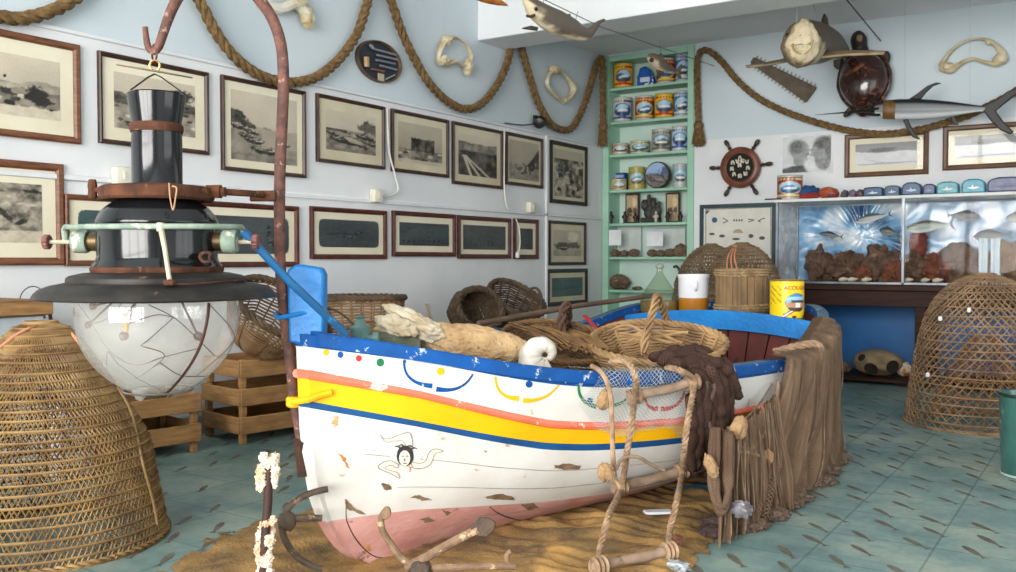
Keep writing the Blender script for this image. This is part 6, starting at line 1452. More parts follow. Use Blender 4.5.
for px, Z, zt_, lab, sd in ((711, 7.65, 1.17, 'left one of two brown wicker domes standing behind the boat stern', 14), (742, 6.85, 1.165, 'right one of two brown wicker domes behind the stern, directly behind the barrel', 15)):
    base = CW((px-508)/FPX*Z, Z, 0); k_ = zt_/1.17
    prof = [(.04, 1.17*k_), (.12, 1.135*k_), (.18, 1.08*k_), (.235, 1.0*k_), (.275, .9*k_), (.32, .7*k_), (.355, .4*k_), (.37, 0)]
    T, pt = dome('fish_trap', base, prof, 34, 60, .0045, .0055, mat('brown_cane', '#7d674e', '#57452f', scale=8, rough=.75, c3='#423424', s3=9, t3=.6, w3=.1), lab, sd, turn=1.0)
    if sd == 15:
        for k in range(3): m = MB(); m.tube(catmull([pt(.97, -1.9+.1*k, .014), pt(.85, -1.75+.13*k, .014), pt(.72, -1.6+.16*k, .016)], .02), .006, 5); m.build('pink_cord', COR, T)

# ------------------------------------------------------------------ things on the stern deck
def onstern(s, o):
    q = B0+AX*s+NX*o; hb_ = hbf(s)-.035; return CW(q.x, q.y, zsf(s)*0+ZD-.035+.035*(1-(o/hb_)**2)+.001)
c = onstern(3.18, -.44); r = .122
T = thing('demijohn', c, 'clear glass demijohn half full of amber liquid on the boat stern', 'bottle')
pr = [(0, .0), (r*.85, .0), (r*.98, .02), (r, .06), (r*.97, .09), (r*.84, .13), (r*.62, .175), (r*.38, .215), (r*.2, .25), (r*.15, .27), (r*.15, .30)]
m = MB(); m.lathe(pr, 40, c); m.build('glass_body', pane_mat('demijohn_glass', tint=(.74, .80, .70), refl=.9, rough=.03, dirt=.06, dirtcol=(.55, .57, .5)), T, recalc=False)
m = MB(); m.lathe([(0, .006), (r*.82, .006), (r*.95, .024), (r*.965, .06), (r*.95, .088), (0, .088)], 36, c); m.build('liquid', mat('amber_liquid', '#9a7216', '#86610f', scale=3, rough=.3, spec=.2), T)
m = MB(); m.lathe([(r*.16, .288), (r*.22, .292), (r*.22, .304), (r*.17, .308), (r*.12, .316), (0, .318)], 18, c); m.build('stopper', mat('grey_stopper', '#8f938f', rough=.4), T)
c = onstern(3.22, -.23); r = .093; h = .236
T = thing('crock', c, 'crock glazed white above and ochre below, between demijohn and barrel', 'pot')
m = MB(); m.lathe([(0, 0), (r*.9, 0), (r*.94, .008), (r*.96, h*.4)], 36, c); m.build('ochre_base', mat('ochre_glaze', '#b5761f', '#a36717', scale=7, rough=.3), T)
m = MB(); m.lathe([(r*.96, h*.4), (r*.975, h*.42), (r*1.0, h*.9), (r*1.06, h*.95), (r*1.06, h), (r*.98, h), (r*.92, h*.9), (r*.86, .02), (0, .02)], 36, c); m.build('white_top', mat('white_glaze', '#e9e9ec', '#dcdde2', scale=5, rough=.25, coat=.3), T)
fd = (CAM-c); fd.z = 0; fd.normalize(); sdv = Vector((0, 0, 1)).cross(fd)
q = c+fd*(r*.98)+sdv*.012
m = MB(); m.tube(catmull([q+Vector((0, 0, h*.82)), q+fd*.022+Vector((0, 0, h*.78)), q+fd*.024+Vector((0, 0, h*.66)), q+fd*.004+Vector((0, 0, h*.6))], .006), .008, 8); m.build('handle', MATS['white_glaze'], T)
c = onstern(3.27, .055); r = .15; h = .262
T = thing('barrel', c, 'wooden stave tub bound with withies, behind the blue rim at the stern', 'barrel')
STV = mat('grey_staves', '#927552', '#6e573c', scale=6, rough=.8, stretch=(3, 3, .6), c3='#4c3b29', s3=9, t3=.6, w3=.08, bump=.3); WTH = mat('withy_hoop', '#a98e66', '#80683f' if False else '#806848', scale=20, rough=.8)
m = MB()
for k in range(22):
    a_ = 6.2832*k/22; m.box(c+Vector((r*.93*math.cos(a_), r*.93*math.sin(a_), h/2)), (.02, r*.262, h), R=rz(a_), bev=.004)
m.lathe([(0, .012), (r*.92, .012), (r*.92, .0), (0, 0)], 24, c); m.build('staves', STV, T)
for z_, n_ in ((.02, 3), (h-.035, 3)):
    for k in range(n_): m = MB(); rope_mb([c+Vector(((r*1.02+.004*(k % 2))*math.cos(a_), (r*1.02+.004*(k % 2))*math.sin(a_), z_+.015*k)) for a_ in np.linspace(0, 6.2832, 40)], .0085, n=4, pitch=8, strands=2, mb=m); m.build('hoop', WTH, T)
q = c+fd*(r*1.0)-sdv*.018; m = MB(); m.box(q+Vector((0, 0, h/2)), (.012, .022, h*.95), R=rz(math.atan2(fd.y, fd.x)), bev=.003); m.build('seam_lath', STV, T)
# the big yellow anchovy tin
c = onstern(3.13, .385); r = .0925; h = .222
T = thing('anchovy_tin', c, 'big yellow anchovy tin with gold lid at the stern corner of the boat', 'tin')
fd = CAM-c; f0 = math.atan2(fd.y, fd.x); Yb = H('#f3cd17'); 
def tincol(u, v):
    a_ = (u*2*math.pi-f0+math.pi) % (2*math.pi)-math.pi      # + is to the photograph's right
    if v < .04 or v > .965: return H('#c9a64c')
    x = (a_-.62)/.72; y = (v-.44)/.23
    if x*x+y*y < 1:
        if x*x+y*y > .9: return H('#2b3a52')
        if y > .25: return H('#9cc7e6') if y < .62 else H('#3f86c8')
        if y > .0: return H('#4d4640') if x > -.5 else H('#7fb0cf')
        if y > -.5: return H('#b98a6a') if abs(x-.1) > .25 else H('#e9dfd2')
        return H('#53331f')
    s = (v-.06)-(a_+.35)*.26
    if -.2 < a_ < .5 and v < .26 and abs(s) < .055: return H('#1d7a3a') if s > .02 else H('#f3f0e6') if s > -.02 else H('#c3272b')
    if v < .12 and a_ > .3: return H('#3a2a18') if int(a_*40) % 2 else Yb
    if -1.15 < a_ < -.3 and .4 < v < .86:
        k = (v-.4)/.46+(a_+.3)*.75
        if int((k+5)*6.0) % 2 == 0 and abs(((k*6.0) % 1)-.5) < .2: return H('#6b4d12')
    return Yb
prof = [(r*.98, 0), (r*1.01, .006)]+[(r, h*t) for t in np.linspace(.04, .965, 56)]+[(r*1.01, h*.985), (r*.99, h)]
m = MB(); m.lathe(prof, 120, c, colf=lambda u, v: tincol(u, (v*59-2)/55*.925+.04 if 2 <= v*59 <= 57 else (0 if v < .5 else 1))); m.build('labelled_body', TINLAB, T)
m = MB(); m.lathe([(0, h*.975), (r*.88, h*.975), (r*.93, h*.99), (r*1.0, h*1.005), (r*1.025, h*.995), (r*1.01, h*.975)], 48, c); m.build('lid', GOLDM, T)
m = MB(); m.lathe([(r*.98, -.0), (r*1.025, .003), (r*1.025, .010), (r, .013)], 48, c); m.build('bottom_rim', GOLDM, T)
def wrap_text(txt, size, a0, z0, c, r, f0, m_, T, name='lettering'):
    cu = bpy.data.curves.new('lettering', 'FONT'); cu.body = txt; cu.size = size; cu.align_x = 'CENTER'; cu.resolution_u = 2; cu.offset = size*.025
    ob = bpy.data.objects.new('lettering', cu); COL.objects.link(ob); dg = bpy.context.evaluated_depsgraph_get(); me = ob.evaluated_get(dg).to_mesh()
    V = [v.co.copy() for v in me.vertices]; F = [tuple(p.vertices) for p in me.polygons]; ob.evaluated_get(dg).to_mesh_clear(); bpy.data.objects.remove(ob); bpy.data.curves.remove(cu)
    mb = MB(); mb.add([c+Vector((r*1.006*math.cos(f0+a0+v.x/r), r*1.006*math.sin(f0+a0+v.x/r), z0+v.y)) for v in V], F); return mb.build(name, m_, T, smooth=False, recalc=False)
wrap_text('ACCIUGHE', .029, .62, h*.76, c, r, f0, mat('tin_red_ink', '#b3271f', '#a8221b', rough=.4), T)

# ------------------------------------------------------------------ hanging sea creatures
SHK = attr_mat('shark_skin', rough=.55, spec=.3, bump=.15)
def creature(T, path, radii, fl, cols, name='body', n=20, nm=None, squash=None, mat_=None):
    """loft along a path; colour by how far the skin faces up"""
    fr = []; P = [Vector(p) for p in path]; m = MB(); V = []; C = []; F = []
    for i, p in enumerate(P):
        t = (P[min(i+1, len(P)-1)]-P[max(i-1, 0)]).normalized(); s = t.cross(Vector((0, 0, 1))).normalized(); u_ = s.cross(t)
        for k in range(n):
            a_ = 6.2832*k/n; V.append(p+u_*(math.sin(a_)*radii[i])+s*(math.cos(a_)*radii[i]*(squash[i] if squash else fl))); q_ = math.sin(a_)+.25*mn.noise(p*8+Vector((0, 0, a_)))
            t_ = i/(len(P)-1); b0 = -.15 if t_ < .22 else -.7; C.append(cols[0] if q_ > b0 else cols[1] if q_ > b0-.18 else cols[2])
    for i in range(len(P)-1):
        for k in range(n): F.append((i*n+k, i*n+(k+1) % n, (i+1)*n+(k+1) % n, (i+1)*n+k))
    F.append(tuple(range(n))); F.append(tuple((len(P)-1)*n+k for k in range(n)))
    m.add(V, F, 0, C); return m.build(name, mat_ or SHK, T)
def finpoly(T, pts, th, name='fin', m_=None):
    """pts: room points of a flat fin outline"""
    P = [Vector(p) for p in pts]; c = sum(P, Vector())/len(P); nn = Vector()
    for a_, b_ in zip(P, P[1:]+P[:1]): nn += (a_-c).cross(b_-c)
    nn.normalize(); m = MB(); n = len(P); V = [p+nn*th/2 for p in P]+[p-nn*th/2 for p in P]
    m.add(V, [tuple(range(n)), tuple(range(2*n-1, n-1, -1))]+[(k, (k+1) % n, n+(k+1) % n, n+k) for k in range(n)]); o = m.build(name, m_ or FINS, T, ang=30); b = o.modifiers.new('bevel', 'BEVEL'); b.width = th*.4; b.segments = 2; return o
FINS = mat('dry_fin', '#5b5045', '#40382f', scale=14, rough=.6); CRM = tuple(H('#d9c9a8'))
GB_ = [H('#5f564c'), H('#8d8069'), CRM]
STRG = mat('thin_line', '#55585a', rough=.6)
T = thing('stuffed_shark', W(562, 30, 6.3), 'small stuffed shark hung in front of the white beam', 'shark')
sp = lambda x, y, dz=0: W(x, y, 6.3+dz)
body = catmull([sp(522.5, -3, -.15), sp(529, 3, -.13), sp(536, 10, -.1), sp(546, 17, -.06), sp(558, 23, 0), sp(570, 28, .05), sp(580, 33, .1), sp(588, 34, .14), sp(593, 29, .17), sp(598, 23, .2)], .03)
rr_ = np.interp(np.linspace(0, 1, len(body)), [0, .04, .12, .28, .42, .58, .72, .82, .92, 1], [.008, .035, .06, .08, .085, .07, .05, .035, .022, .012])
creature(T, body, list(rr_), .9, GB_)
finpoly(T, [sp(561, 18.5), sp(564, 15), sp(570.5, 13.5), sp(571, 16), sp(568, 21), sp(566, 24)], .012, 'dorsal_fin')
finpoly(T, [sp(538, 27, -.14), sp(531, 25.5, -.2), sp(523, 27.5, -.3), sp(522, 29, -.3), sp(529, 30, -.22), sp(537, 31, -.12)], .012, 'pectoral_fin')
finpoly(T, [sp(591, 31, .18), sp(597, 21, .2), sp(604, 18.5, .22), sp(606, 20.5, .22), sp(601, 23, .2), sp(595, 33, .18), sp(591, 37, .18)], .012, 'tail_fin')
m = MB(); m.ico(sp(536, 9, -.19), .013, 2); m.build('eye', EYE, T)
m = MB(); m.tube(catmull([sp(527, 16, -.16), sp(531, 16.5, -.2), sp(535, 15, -.2)], .01), .01, 6); m.build('mouth', mat('dark_mouth', '#3d2b22', '#2c1f19', rough=.7), T)
for a_, b_ in (((545, 14), (538, -40)), ((574, 26), (578, 11))):
    o = MB().tube([sp(*a_), sp(*b_)], .0022, 4).build('hanging_line', STRG, T)
WI = [W(520, -12, 6.2), W(560, 9, 6.45), W(600, 26.5, 7.0), W(650, 46, 7.9), W(685, 59, 8.5), W(714, 66, 9.05)]
o = MB().tube([WI[0], WI[2], WI[5]], .0035, 5).build('wire', STRG); tag(o, 'thin wire strung from the beam to the back wall past the shelves', 'wire')
T = thing('stuffed_shark', W(665, 68, 8.0), 'smallest stuffed shark hanging before the top green shelf', 'shark')
sp2 = lambda x, y, dz=0: W(x, y, 8.0+dz)
body = catmull([sp2(648, 57, -.12), sp2(651, 58, -.1), sp2(656, 61, -.05), sp2(663, 66, 0), sp2(671, 70, .08), sp2(679, 72, .14)], .02)
rr_ = np.interp(np.linspace(0, 1, len(body)), [0, .1, .25, .5, .75, 1], [.02, .045, .058, .05, .03, .01])
creature(T, body, list(rr_), .9, [H('#6a5f52'), H('#948770'), CRM])
finpoly(T, [sp2(657, 56), sp2(661, 53), sp2(664, 55), sp2(663, 61), sp2(660, 62)], .012, 'dorsal_fin'); finpoly(T, [sp2(675, 71, .12), sp2(681, 64, .14), sp2(683, 66, .14), sp2(680, 73, .14), sp2(682, 79, .14), sp2(678, 79, .14)], .012, 'tail_fin')
finpoly(T, [sp2(659, 70, -.05), sp2(655, 79, -.12), sp2(658, 80, -.12), sp2(664, 72, -.03)], .012, 'pectoral_fin')
m = MB(); m.ico(sp2(651.5, 60, -.15), .02, 2); m.build('mouth', MATS['dark_mouth'], T); o = MB().tube([sp2(661, 62), sp2(660, 40)], .0022, 4).build('hanging_line', STRG, T)
# big shark with spread fins, its head turned to the room
zS = 7.6; s3 = lambda x, y, dz=0: W(x, y, zS+dz)
T = thing('stuffed_shark', s3(815, 60), 'large stuffed shark with pale grinning face hung beside the turtle', 'shark')
body = catmull([s3(796, 44, -.40), s3(797.5, 43, -.38), s3(801, 43, -.3), s3(805, 43, -.15), s3(815, 43, .1), s3(828, 45, .4), s3(838, 49, .7), s3(845, 53, .9)], .03)
rr_ = np.interp(np.linspace(0, 1, len(body)), [0, .03, .08, .2, .45, .7, 1], [.02, .10, .15, .185, .17, .125, .05])
creature(T, body, list(rr_), .92, [H('#6a5d50'), H('#7d6f5f'), CRM], n=28)
m = MB(); hd = s3(801, 43.5, -.35)
def facef(p):
    q_ = p.copy()
    if q_.z > -.1: q_.x *= 1-.42*(q_.z+.1)**1.3
    else: q_.x *= 1-.25*(q_.z+.1)**2
    return q_
Rf = Matrix((RT, -FH, Vector((0, 0, 1)))).transposed()
nb = len(m.v); m.ico(hd, (.158, .15, .185), 5, .10, 2.2, 5, R=Rf, fn=facef)
BRN = H('#7d6d58'); EDG = H('#a8946f')
for i in range(nb, len(m.v)):
    d_ = (m.v[i]-hd).dot(-FH)/.15+.35*mn.noise(m.v[i]*14); m.col[i] = CRM if d_ > .5 else EDG if d_ > .28 else BRN
face = m.build('face', SHK, T)
def fp(x_, z_, o=0.0):   # a spot on the face's front
    xx = x_/.158/(1-.42*(max(0, z_/.185+.1))**1.3); d_ = 1-xx*xx-(z_/.185)**2; return hd+RT*x_+Vector((0, 0, z_))-FH*(.15*math.sqrt(max(.02, d_))*1.02+o)
LIP = mat('shark_lip', '#b9a279', '#957c54', rough=.7)
m = MB(); m.tube(catmull([fp(q_[0]*.8-.028, q_[1]*.9-.004) for q_ in ((-.095, -.03), (-.06, -.045), (-.02, -.04), (.02, -.05), (.06, -.03), (.09, -.005))], .01), [.008]*200 if False else .008, 7); m.build('upper_lip', LIP, face)
m = MB(); m.tube(catmull([fp(q_[0]*.8-.028, q_[1]*.9-.004) for q_ in ((-.095, -.03), (-.075, -.075), (-.035, -.105), (.02, -.11), (.065, -.08), (.09, -.005))], .01), .009, 7); m.build('lower_lip', LIP, face)
m = MB(); top = [fp(x_*.8-.028, z_*.9-.004, .001) for x_, z_ in ((-.09, -.035), (-.06, -.05), (-.02, -.046), (.02, -.056), (.06, -.037), (.086, -.012))]; bot = [fp(x_*.8-.028, z_*.9-.004, .001) for x_, z_ in ((-.088, -.05), (-.07, -.075), (-.03, -.1), (.02, -.104), (.06, -.078), (.084, -.03))]
m.add(top+bot, [(k, k+1, 7+k, 6+k) for k in range(5)]); m.build('mouth', MATS['dark_mouth'], face)
m = MB()
for k in range(9):
    x_ = -.085+.0135*k; m.lathe([(.008, -.004), (.005, .014), (0, .022)], 5, fp(x_, -.05, .004), R=align((0, 0, -1)))
m.build('upper_teeth', mat('tooth_white', '#d8ccb0', rough=.4), face)
m = MB(); m.tube(catmull([fp(-.08, -.072, .002), fp(-.045, -.086, .003), fp(-.005, -.086, .003), fp(.025, -.06, .002)], .01), .008, 6); m.build('jaw_fold', mat('pale_gum', '#d8c7a0', '#bda97f', rough=.6), face)
for x_ in (-.118, .118): m = MB(); m.ico(hd+RT*x_+Vector((0, 0, .055))-FH*.035, (.014, .014, .02), 2); m.build('eye', EYE, face)
for x_ in (-.05, .015): m = MB(); m.ico(fp(x_, .03, -.002), (.007, .004, .004), 2); m.build('nostril', LIP, face)
finpoly(T, [s3(820, 33, .25), s3(821, 22, .28), s3(824, 13, .3), s3(827.5, 19, .3), s3(828.5, 32, .3)], .03, 'dorsal_fin')
finpoly(T, [s3(789, 61, -.2), s3(770, 65, -.25), s3(748, 67.5, -.3), s3(745, 66, -.3), s3(768, 62.5, -.15), s3(790, 58, -.05)], .018, 'pectoral_fin', mat('pale_fin', '#8f8068', '#6f614e', scale=10, rough=.6))
finpoly(T, [s3(818, 58, -.2), s3(846, 55, -.25), s3(884, 54, -.3), s3(885, 51.5, -.3), s3(850, 51, -.12), s3(818, 53, -.02)], .018, 'pectoral_fin', mat('tan_fin', '#b39c79', '#937d5e', scale=10, rough=.6))
finpoly(T, [s3(834, 56, .6), s3(834, 66, .6), s3(838, 70, .62), s3(840, 60, .66), s3(842, 54, .7)], .02, 'pelvic_fin')
for x_, x2 in ((796, 799), (818, 810)): o = MB().tube([s3(x_, 24, -.3 if x_ < 800 else .1), s3(x2, -14, -.3 if x_ < 800 else .1)], .0025, 4).build('hanging_line', mat('pale_line', '#c9cdd0', rough=.6), T)
# saw of a sawfish on the wall
q0, q1 = ony(752, 60, YB-.03), ony(812, 95, YB-.03); ax = (q1-q0).normalized(); sd = ax.cross(Vector((0, 1, 0))).normalized(); L = (q1-q0).length
T = thing('saw_blade', (q0+q1)/2-Vector((0, 0, .25)), 'brown toothed sawfish snout on the blue wall left of the big shark', 'sawfish saw')
Mx = Matrix.Translation(q0) @ Matrix(((ax.x, sd.x, 0, 0), (ax.y, sd.y, 1, 0), (ax.z, sd.z, 0, 0), (0, 0, 0, 1)))
m = MB(); m.prism([(0, -.028), (.02, -.036), (L*.99, -.085), (L, .08), (.02, .036), (0, .028)], .03, Mx); o = m.build('blade', mat('saw_brown', '#6a5c4b', '#54483a', scale=12, rough=.7), T); bv = o.modifiers.new('bevel', 'BEVEL'); bv.width = .008; bv.segments = 2
for k in range(16):
    x_ = .03+(L-.06)*k/15; hw = .036+(.083-.036)*x_/L
    for s in (-1, 1): m = MB(); m.lathe([(.007, -.004), (.005, .018), (0, .03)], 6, Mx @ Vector((x_, s*hw, 0)), R=align(sd*s-ax*.1)); m.build('tooth', mat('saw_tooth', '#a3947b', rough=.5), T)
# turtle
c = ony(863.5, 83, YB-.13); kz = depth(c)/FPX
T = thing('stuffed_turtle', (c.x, YB, ony(863, 118, YB).z), 'dark brown sea turtle mounted head up on the back wall', 'turtle')
SHL = mat('turtle_shell', '#43241b', '#22120e', scale=6, rough=.22, coat=.5, c3='#8a5840', s3=10, t3=.57, w3=.08, bump=.1)
TSK = mat('turtle_skin', '#2b231f', '#1b1613', scale=14, rough=.5, bump=.3)
def shl(p):
    w_ = 1.0 if p.z > 0 else 1-.42*p.z*p.z; q_ = Vector((p.x*w_*(1.0+.08*p.z), p.y*(1 if p.y < 0 else .35), p.z)); return q_
m = MB(); m.ico(c, (23.5*kz, .15, 30*kz), 4, .03, 2.5, 2, fn=shl); m.build('carapace', SHL, T)
m = MB(); R_t = []
for k in range(72):
    a_ = 6.2832*k/72; z_ = math.sin(a_); w_ = (1+.08*z_)*(1 if z_ > 0 else 1-.42*z_*z_); sc_ = 1+.02*abs(math.sin(k*13/72*3.1416))
    R_t.append(c+Vector((24*kz*math.cos(a_)*w_*sc_, .014, 30.6*kz*z_*sc_)))
m.tube(R_t, .022, 8, closed=True); m.build('marginal_rim', SHL, T)
ph = lambda x, y, d=.1: ony(x, y, YB-d)
m = MB(); m.tube(catmull([ph(862, 58), ph(860, 49), ph(859, 42, .12), ph(858.5, 36, .14), ph(859, 31, .14)], .02), list(np.interp(np.linspace(0, 1, len(catmull([ph(862, 58), ph(860, 49), ph(859, 42, .12), ph(858.5, 36, .14), ph(859, 31, .14)], .02))), [0, .4, .7, .9, 1], [.08, .065, .072, .05, .02])), 14); m.build('head', TSK, T)
m = MB(); m.ico(ph(859.5, 38.5, .19), (.03, .02, .035), 2, .2, 2, 2); m.build('beak', mat('beak_tan', '#a98a68', '#7d6247', rough=.5), T)
finpoly(T, [ph(880, 56), ph(884, 51), ph(889, 51), ph(890.5, 56), ph(889, 64), ph(886, 69), ph(882, 68)], .04, 'flipper', TSK)
finpoly(T, [ph(843, 56), ph(839, 60), ph(838.5, 70), ph(841, 74), ph(845, 66)], .04, 'flipper', TSK)
finpoly(T, [ph(853, 104), ph(848, 108), ph(843, 114), ph(844, 118), ph(850, 115), ph(857, 109)], .04, 'flipper', TSK)
finpoly(T, [ph(874, 104), ph(880, 107), ph(884, 112), ph(880, 114), ph(872, 109)], .04, 'flipper', TSK)
o = MB().tube([W(842, -6, 7.3), W(884, 45, 8.6)], .006, 6).build('hanging_rod', BLK); tag(o, 'thin dark rod slanting down from the ceiling to the turtle', 'rod')
# swordfish
yW = 8.55; f3 = lambda x, y, d=0: ony(x, y, yW+d)
T, Mx, L, hL, ax, u_, sd = fish('stuffed_swordfish', 'long stuffed swordfish with pointed bill hung over the tank', f3(876, 109.5), f3(990, 108.5), .195, ('#1f2123', '#7d8184', '#d2d4d4'), None, 'swordfish', th=.62, dors=False, fork=.2, prof=[(-.012, .3), (.0, .62), (.03, .72), (.08, .9), (.2, 1), (.35, 1), (.5, .9), (.65, .72), (.8, .48), (.9, .3), (.96, .24)])
m = MB(); m.tube([f3(815, 115), f3(845, 112.5), f3(866, 111), f3(880, 109)], [.003, .012, .02, .045], 10, flat=.6); m.build('bill', FIN, T)
m = MB(); m.tube([f3(862, 114.5), f3(872, 114.5), f3(884, 114)], [.004, .02, .04], 8, flat=.7); m.build('lower_jaw', FIN, T)
m = MB(); m.lathe([(hL*.93, -.05), (hL*.985, -.02), (hL*1.0, .05), (hL*.93, .055)], 24, f3(890, 109.7), R=align(-ax), sx=1.0, sy=1.0); m.v = [f3(890, 109.7)+ax*((v-f3(890, 109.7)).dot(ax))+u_*((v-f3(890, 109.7)).dot(u_)*.96)+sd*((v-f3(890, 109.7)).dot(sd)*.64) for v in m.v]; m.build('gill_patch', mat('gill_brown', '#7d5a2e', '#5c4324', scale=20, rough=.4), T)
finpoly(T, [f3(909, 99), f3(918, 93), f3(927, 86), f3(936, 82.5), f3(942, 83), f3(933, 86.5), f3(926, 93), f3(921, 99.5)], .02, 'dorsal_fin', FIN)
finpoly(T, [f3(903, 120), f3(908, 119), f3(912, 128), f3(921, 140.5), f3(913, 137.5), f3(907, 130)], .018, 'pectoral_fin', FIN)
finpoly(T, [f3(950, 117), f3(955, 116), f3(959, 125), f3(954, 125)], .015, 'anal_fin', FIN)
finpoly(T, [f3(980, 107), f3(996, 100), f3(1008, 91), f3(1024, 86), f3(1030, 89), f3(1014, 96), f3(1001, 107), f3(996, 111), f3(1003, 121), f3(1014, 132), f3(1010, 134.5), f3(1000, 130), f3(991, 121), f3(984, 112)], .022, 'caudal_fin', FIN)
for x_, y_, y2 in ((905, 98, -10), (970, 103, -30)): o = MB().tube([f3(x_, y_), f3(x_, y2)], .002, 4).build('hanging_line', MATS['pale_line'], T)
T = thing('dried_fish', W(470, 0, 6.0), 'orange dried fish whose pointed tail shows at the top edge by the beam', 'fish')
m = MB(); P = catmull([W(455, -30, 5.9), W(470, -14, 5.95), (W(483, -5, 6)), W(496, 1, 6.03), W(508, 5.5, 6.05)], .02); m.tube(P, list(np.interp(np.linspace(0, 1, len(P)), [0, .5, .8, 1], [.05, .05, .025, .004])), 10); m.build('body', mat('orange_dry_skin', '#b8742f', '#8a4f1e', scale=18, rough=.5), T)
finpoly(T, [W(484, -6, 6), W(497, -1, 6.03), W(505, 3, 6.05), W(493, 0, 6.02)], .012, 'fin', MATS['orange_dry_skin'])

# ------------------------------------------------------------------ things lying in the boat
def dk(px, Z):   # point above the foredeck at a photograph column and depth
    xc = (px-508)/FPX*Z; r_ = Vector((xc, Z))-B0; s = r_.dot(AX); return CW(xc, Z, tab([(0, .77), (.3, .722), (.6, .655), (.95, .605), (1.3, .55), (2.1, .53)], s))
SPG = mat('tan_sea_sponge', '#cfae82', '#b18d62', scale=12, rough=.95, c3='#8d6c48', s3=30, t3=.6, w3=.1, bump=1.0, bs=55)
COR_ = mat('white_coral_rock', '#d9cdb4', '#b8a27e', scale=9, rough=.9, c3='#a78d68', s3=10, t3=.62, w3=.08, bump=.6, bs=45)
def spf(p):
    q_ = Vector((p.x, p.y, p.z*3.6)); k_ = 1+.10*mn.noise(q_*1.3)+.05*mn.noise(q_*4)-.07*max(0, mn.noise(q_*9)-.1)-.05*abs(mn.noise(q_*15))
    return Vector((p.x*(1-.15*p.z)*k_, p.y*(1-.15*p.z)*k_, math.copysign(abs(p.z)**.8, p.z)*(.9+.1*k_)))
a = W(422, 338, 3.5); b = W(528, 351, 3.62); c = (a+b)/2; L = (b-a).length; d = (b-a).normalized()
m = MB(); m.ico(c, (.078, .072, L*.56), 6, 0, 2.6, 3, R=align(d), oct=5, fn=spf)
o = m.build('sea_sponge', SPG, loc=(c.x, c.y, c.z-.075), ang=180); tag(o, 'long tan sea sponge lying along the near rail of the boat', 'sponge')
m = MB(); m.ico(W(396, 327, 3.42), (.078, .06, .045), 5, .28, 1.7, 11, R=rz(YAW) @ ry(.25), oct=6); m.ico(W(407, 317, 3.45), (.09, .05, .03), 5, .28, 1.7, 13, R=rz(YAW) @ ry(.45), oct=6); m.ico(W(426, 331, 3.47), (.075, .055, .045), 5, .28, 1.8, 17, R=rz(YAW) @ ry(.4), oct=6)
o = m.build('coral_rock', COR_, ang=60); tag(o, 'knobbly whitish coral rock at the bow, left of the tan sponge', 'coral')
m = MB(); ca, cb = W(378, 342, 3.36), W(418, 348, 3.42); R = align(cb-ca); m.lathe([(0, -.0), (.034, 0), (.04, .01), (.039, .1), (.041, .115), (.036, .15), (0, .15)], 20, ca, R=R); o = m.build('stone_cylinder', mat('mossy_stone', '#5f6350', '#45483c', scale=16, rough=.7, c3='#8f8e76', s3=14, t3=.6, bump=.4)); tag(o, 'mossy green short cylinder under the white coral rock', 'stone')
T = thing('brass_valve', dk(360, 3.25), 'small verdigris brass fitting on the bow between post and coral', 'fitting')
VG = mat('verdigris', '#6f948c', '#4e7068', scale=25, rough=.6, c3='#a5bdb2', s3=20, t3=.58, bump=.3)
q = Vector(T.location); m = MB(); m.lathe([(.04, 0), (.042, .02), (.03, .03), (.03, .06), (.036, .075), (.036, .095), (.02, .105), (.012, .125), (.018, .13), (0, .138)], 18, q); m.build('body', VG, T)
m = MB(); m.tube([q+Vector((0, 0, .06)), q+RT*.05+Vector((0, 0, .055))], .014, 10); m.lathe([(.0, 0), (.022, 0), (.022, .02), (0, .02)], 12, q+RT*.045+Vector((0, 0, .055)), R=align(RT)); m.build('spout', VG, T)
m = MB(); m.tube(catmull([q+RT*-.02+Vector((0, 0, .10)), q+RT*-.05+Vector((0, 0, .13)), q+RT*-.08+Vector((0, 0, .15)), q+RT*-.12+Vector((0, 0, .165))], .01), .004, 6); m.build('lead', WIRE, T)
TW = mat('grey_driftwood', '#8a7a68', '#665747', scale=20, rough=.85, bump=.3)
o = MB().tube(catmull([W(427, 304, 3.75), W(430, 316, 3.72), W(434, 330, 3.7), W(436, 350, 3.7)], .02), .007, 6).build('twig', TW); tag(o, 'short upright grey twig behind the sponge in the boat', 'twig')
# white shell
q = W(545, 355, 3.43); T = thing('sea_shell', q-Vector((0, 0, .06)), 'big white curled seashell on the near rail of the boat', 'shell')
SH = mat('white_shell', '#c9c4ba', '#aba294', scale=12, rough=.5, bump=.25, bs=30); m = MB(); rings = []; n = 16; R = Matrix((RT, Vector((0, 0, 1)), -FH)).transposed()
for i in range(60):
    t = i/59; a_ = 3.9+7.6*t; rad = .012+.066*t**1.4; rr_ = .005+.062*t**1.5; ce = Vector((rad*math.cos(a_), rad*math.sin(a_), .012*(1-t)))
    e1 = Vector((math.cos(a_), math.sin(a_), 0)); k_ = 1+.06*math.sin(a_*9)*t; rings.append([q+R @ (ce+(e1*math.cos(6.2832*k/n)*1.0+Vector((0, 0, 1))*math.sin(6.2832*k/n)*1.1)*rr_*k_) for k in range(n)])
m.loft(rings, cap=False); m.build('whorl', SH, T, ang=180)
e = rings[-1]; cc = sum(e, Vector())/n; m = MB(); m.loft([e, [cc+(p-cc)*1.16+Vector((0, 0, -.004)) for p in e], [cc+(p-cc)*1.05 for p in e]], cap=False); m.build('lip', SH, T, ang=180)
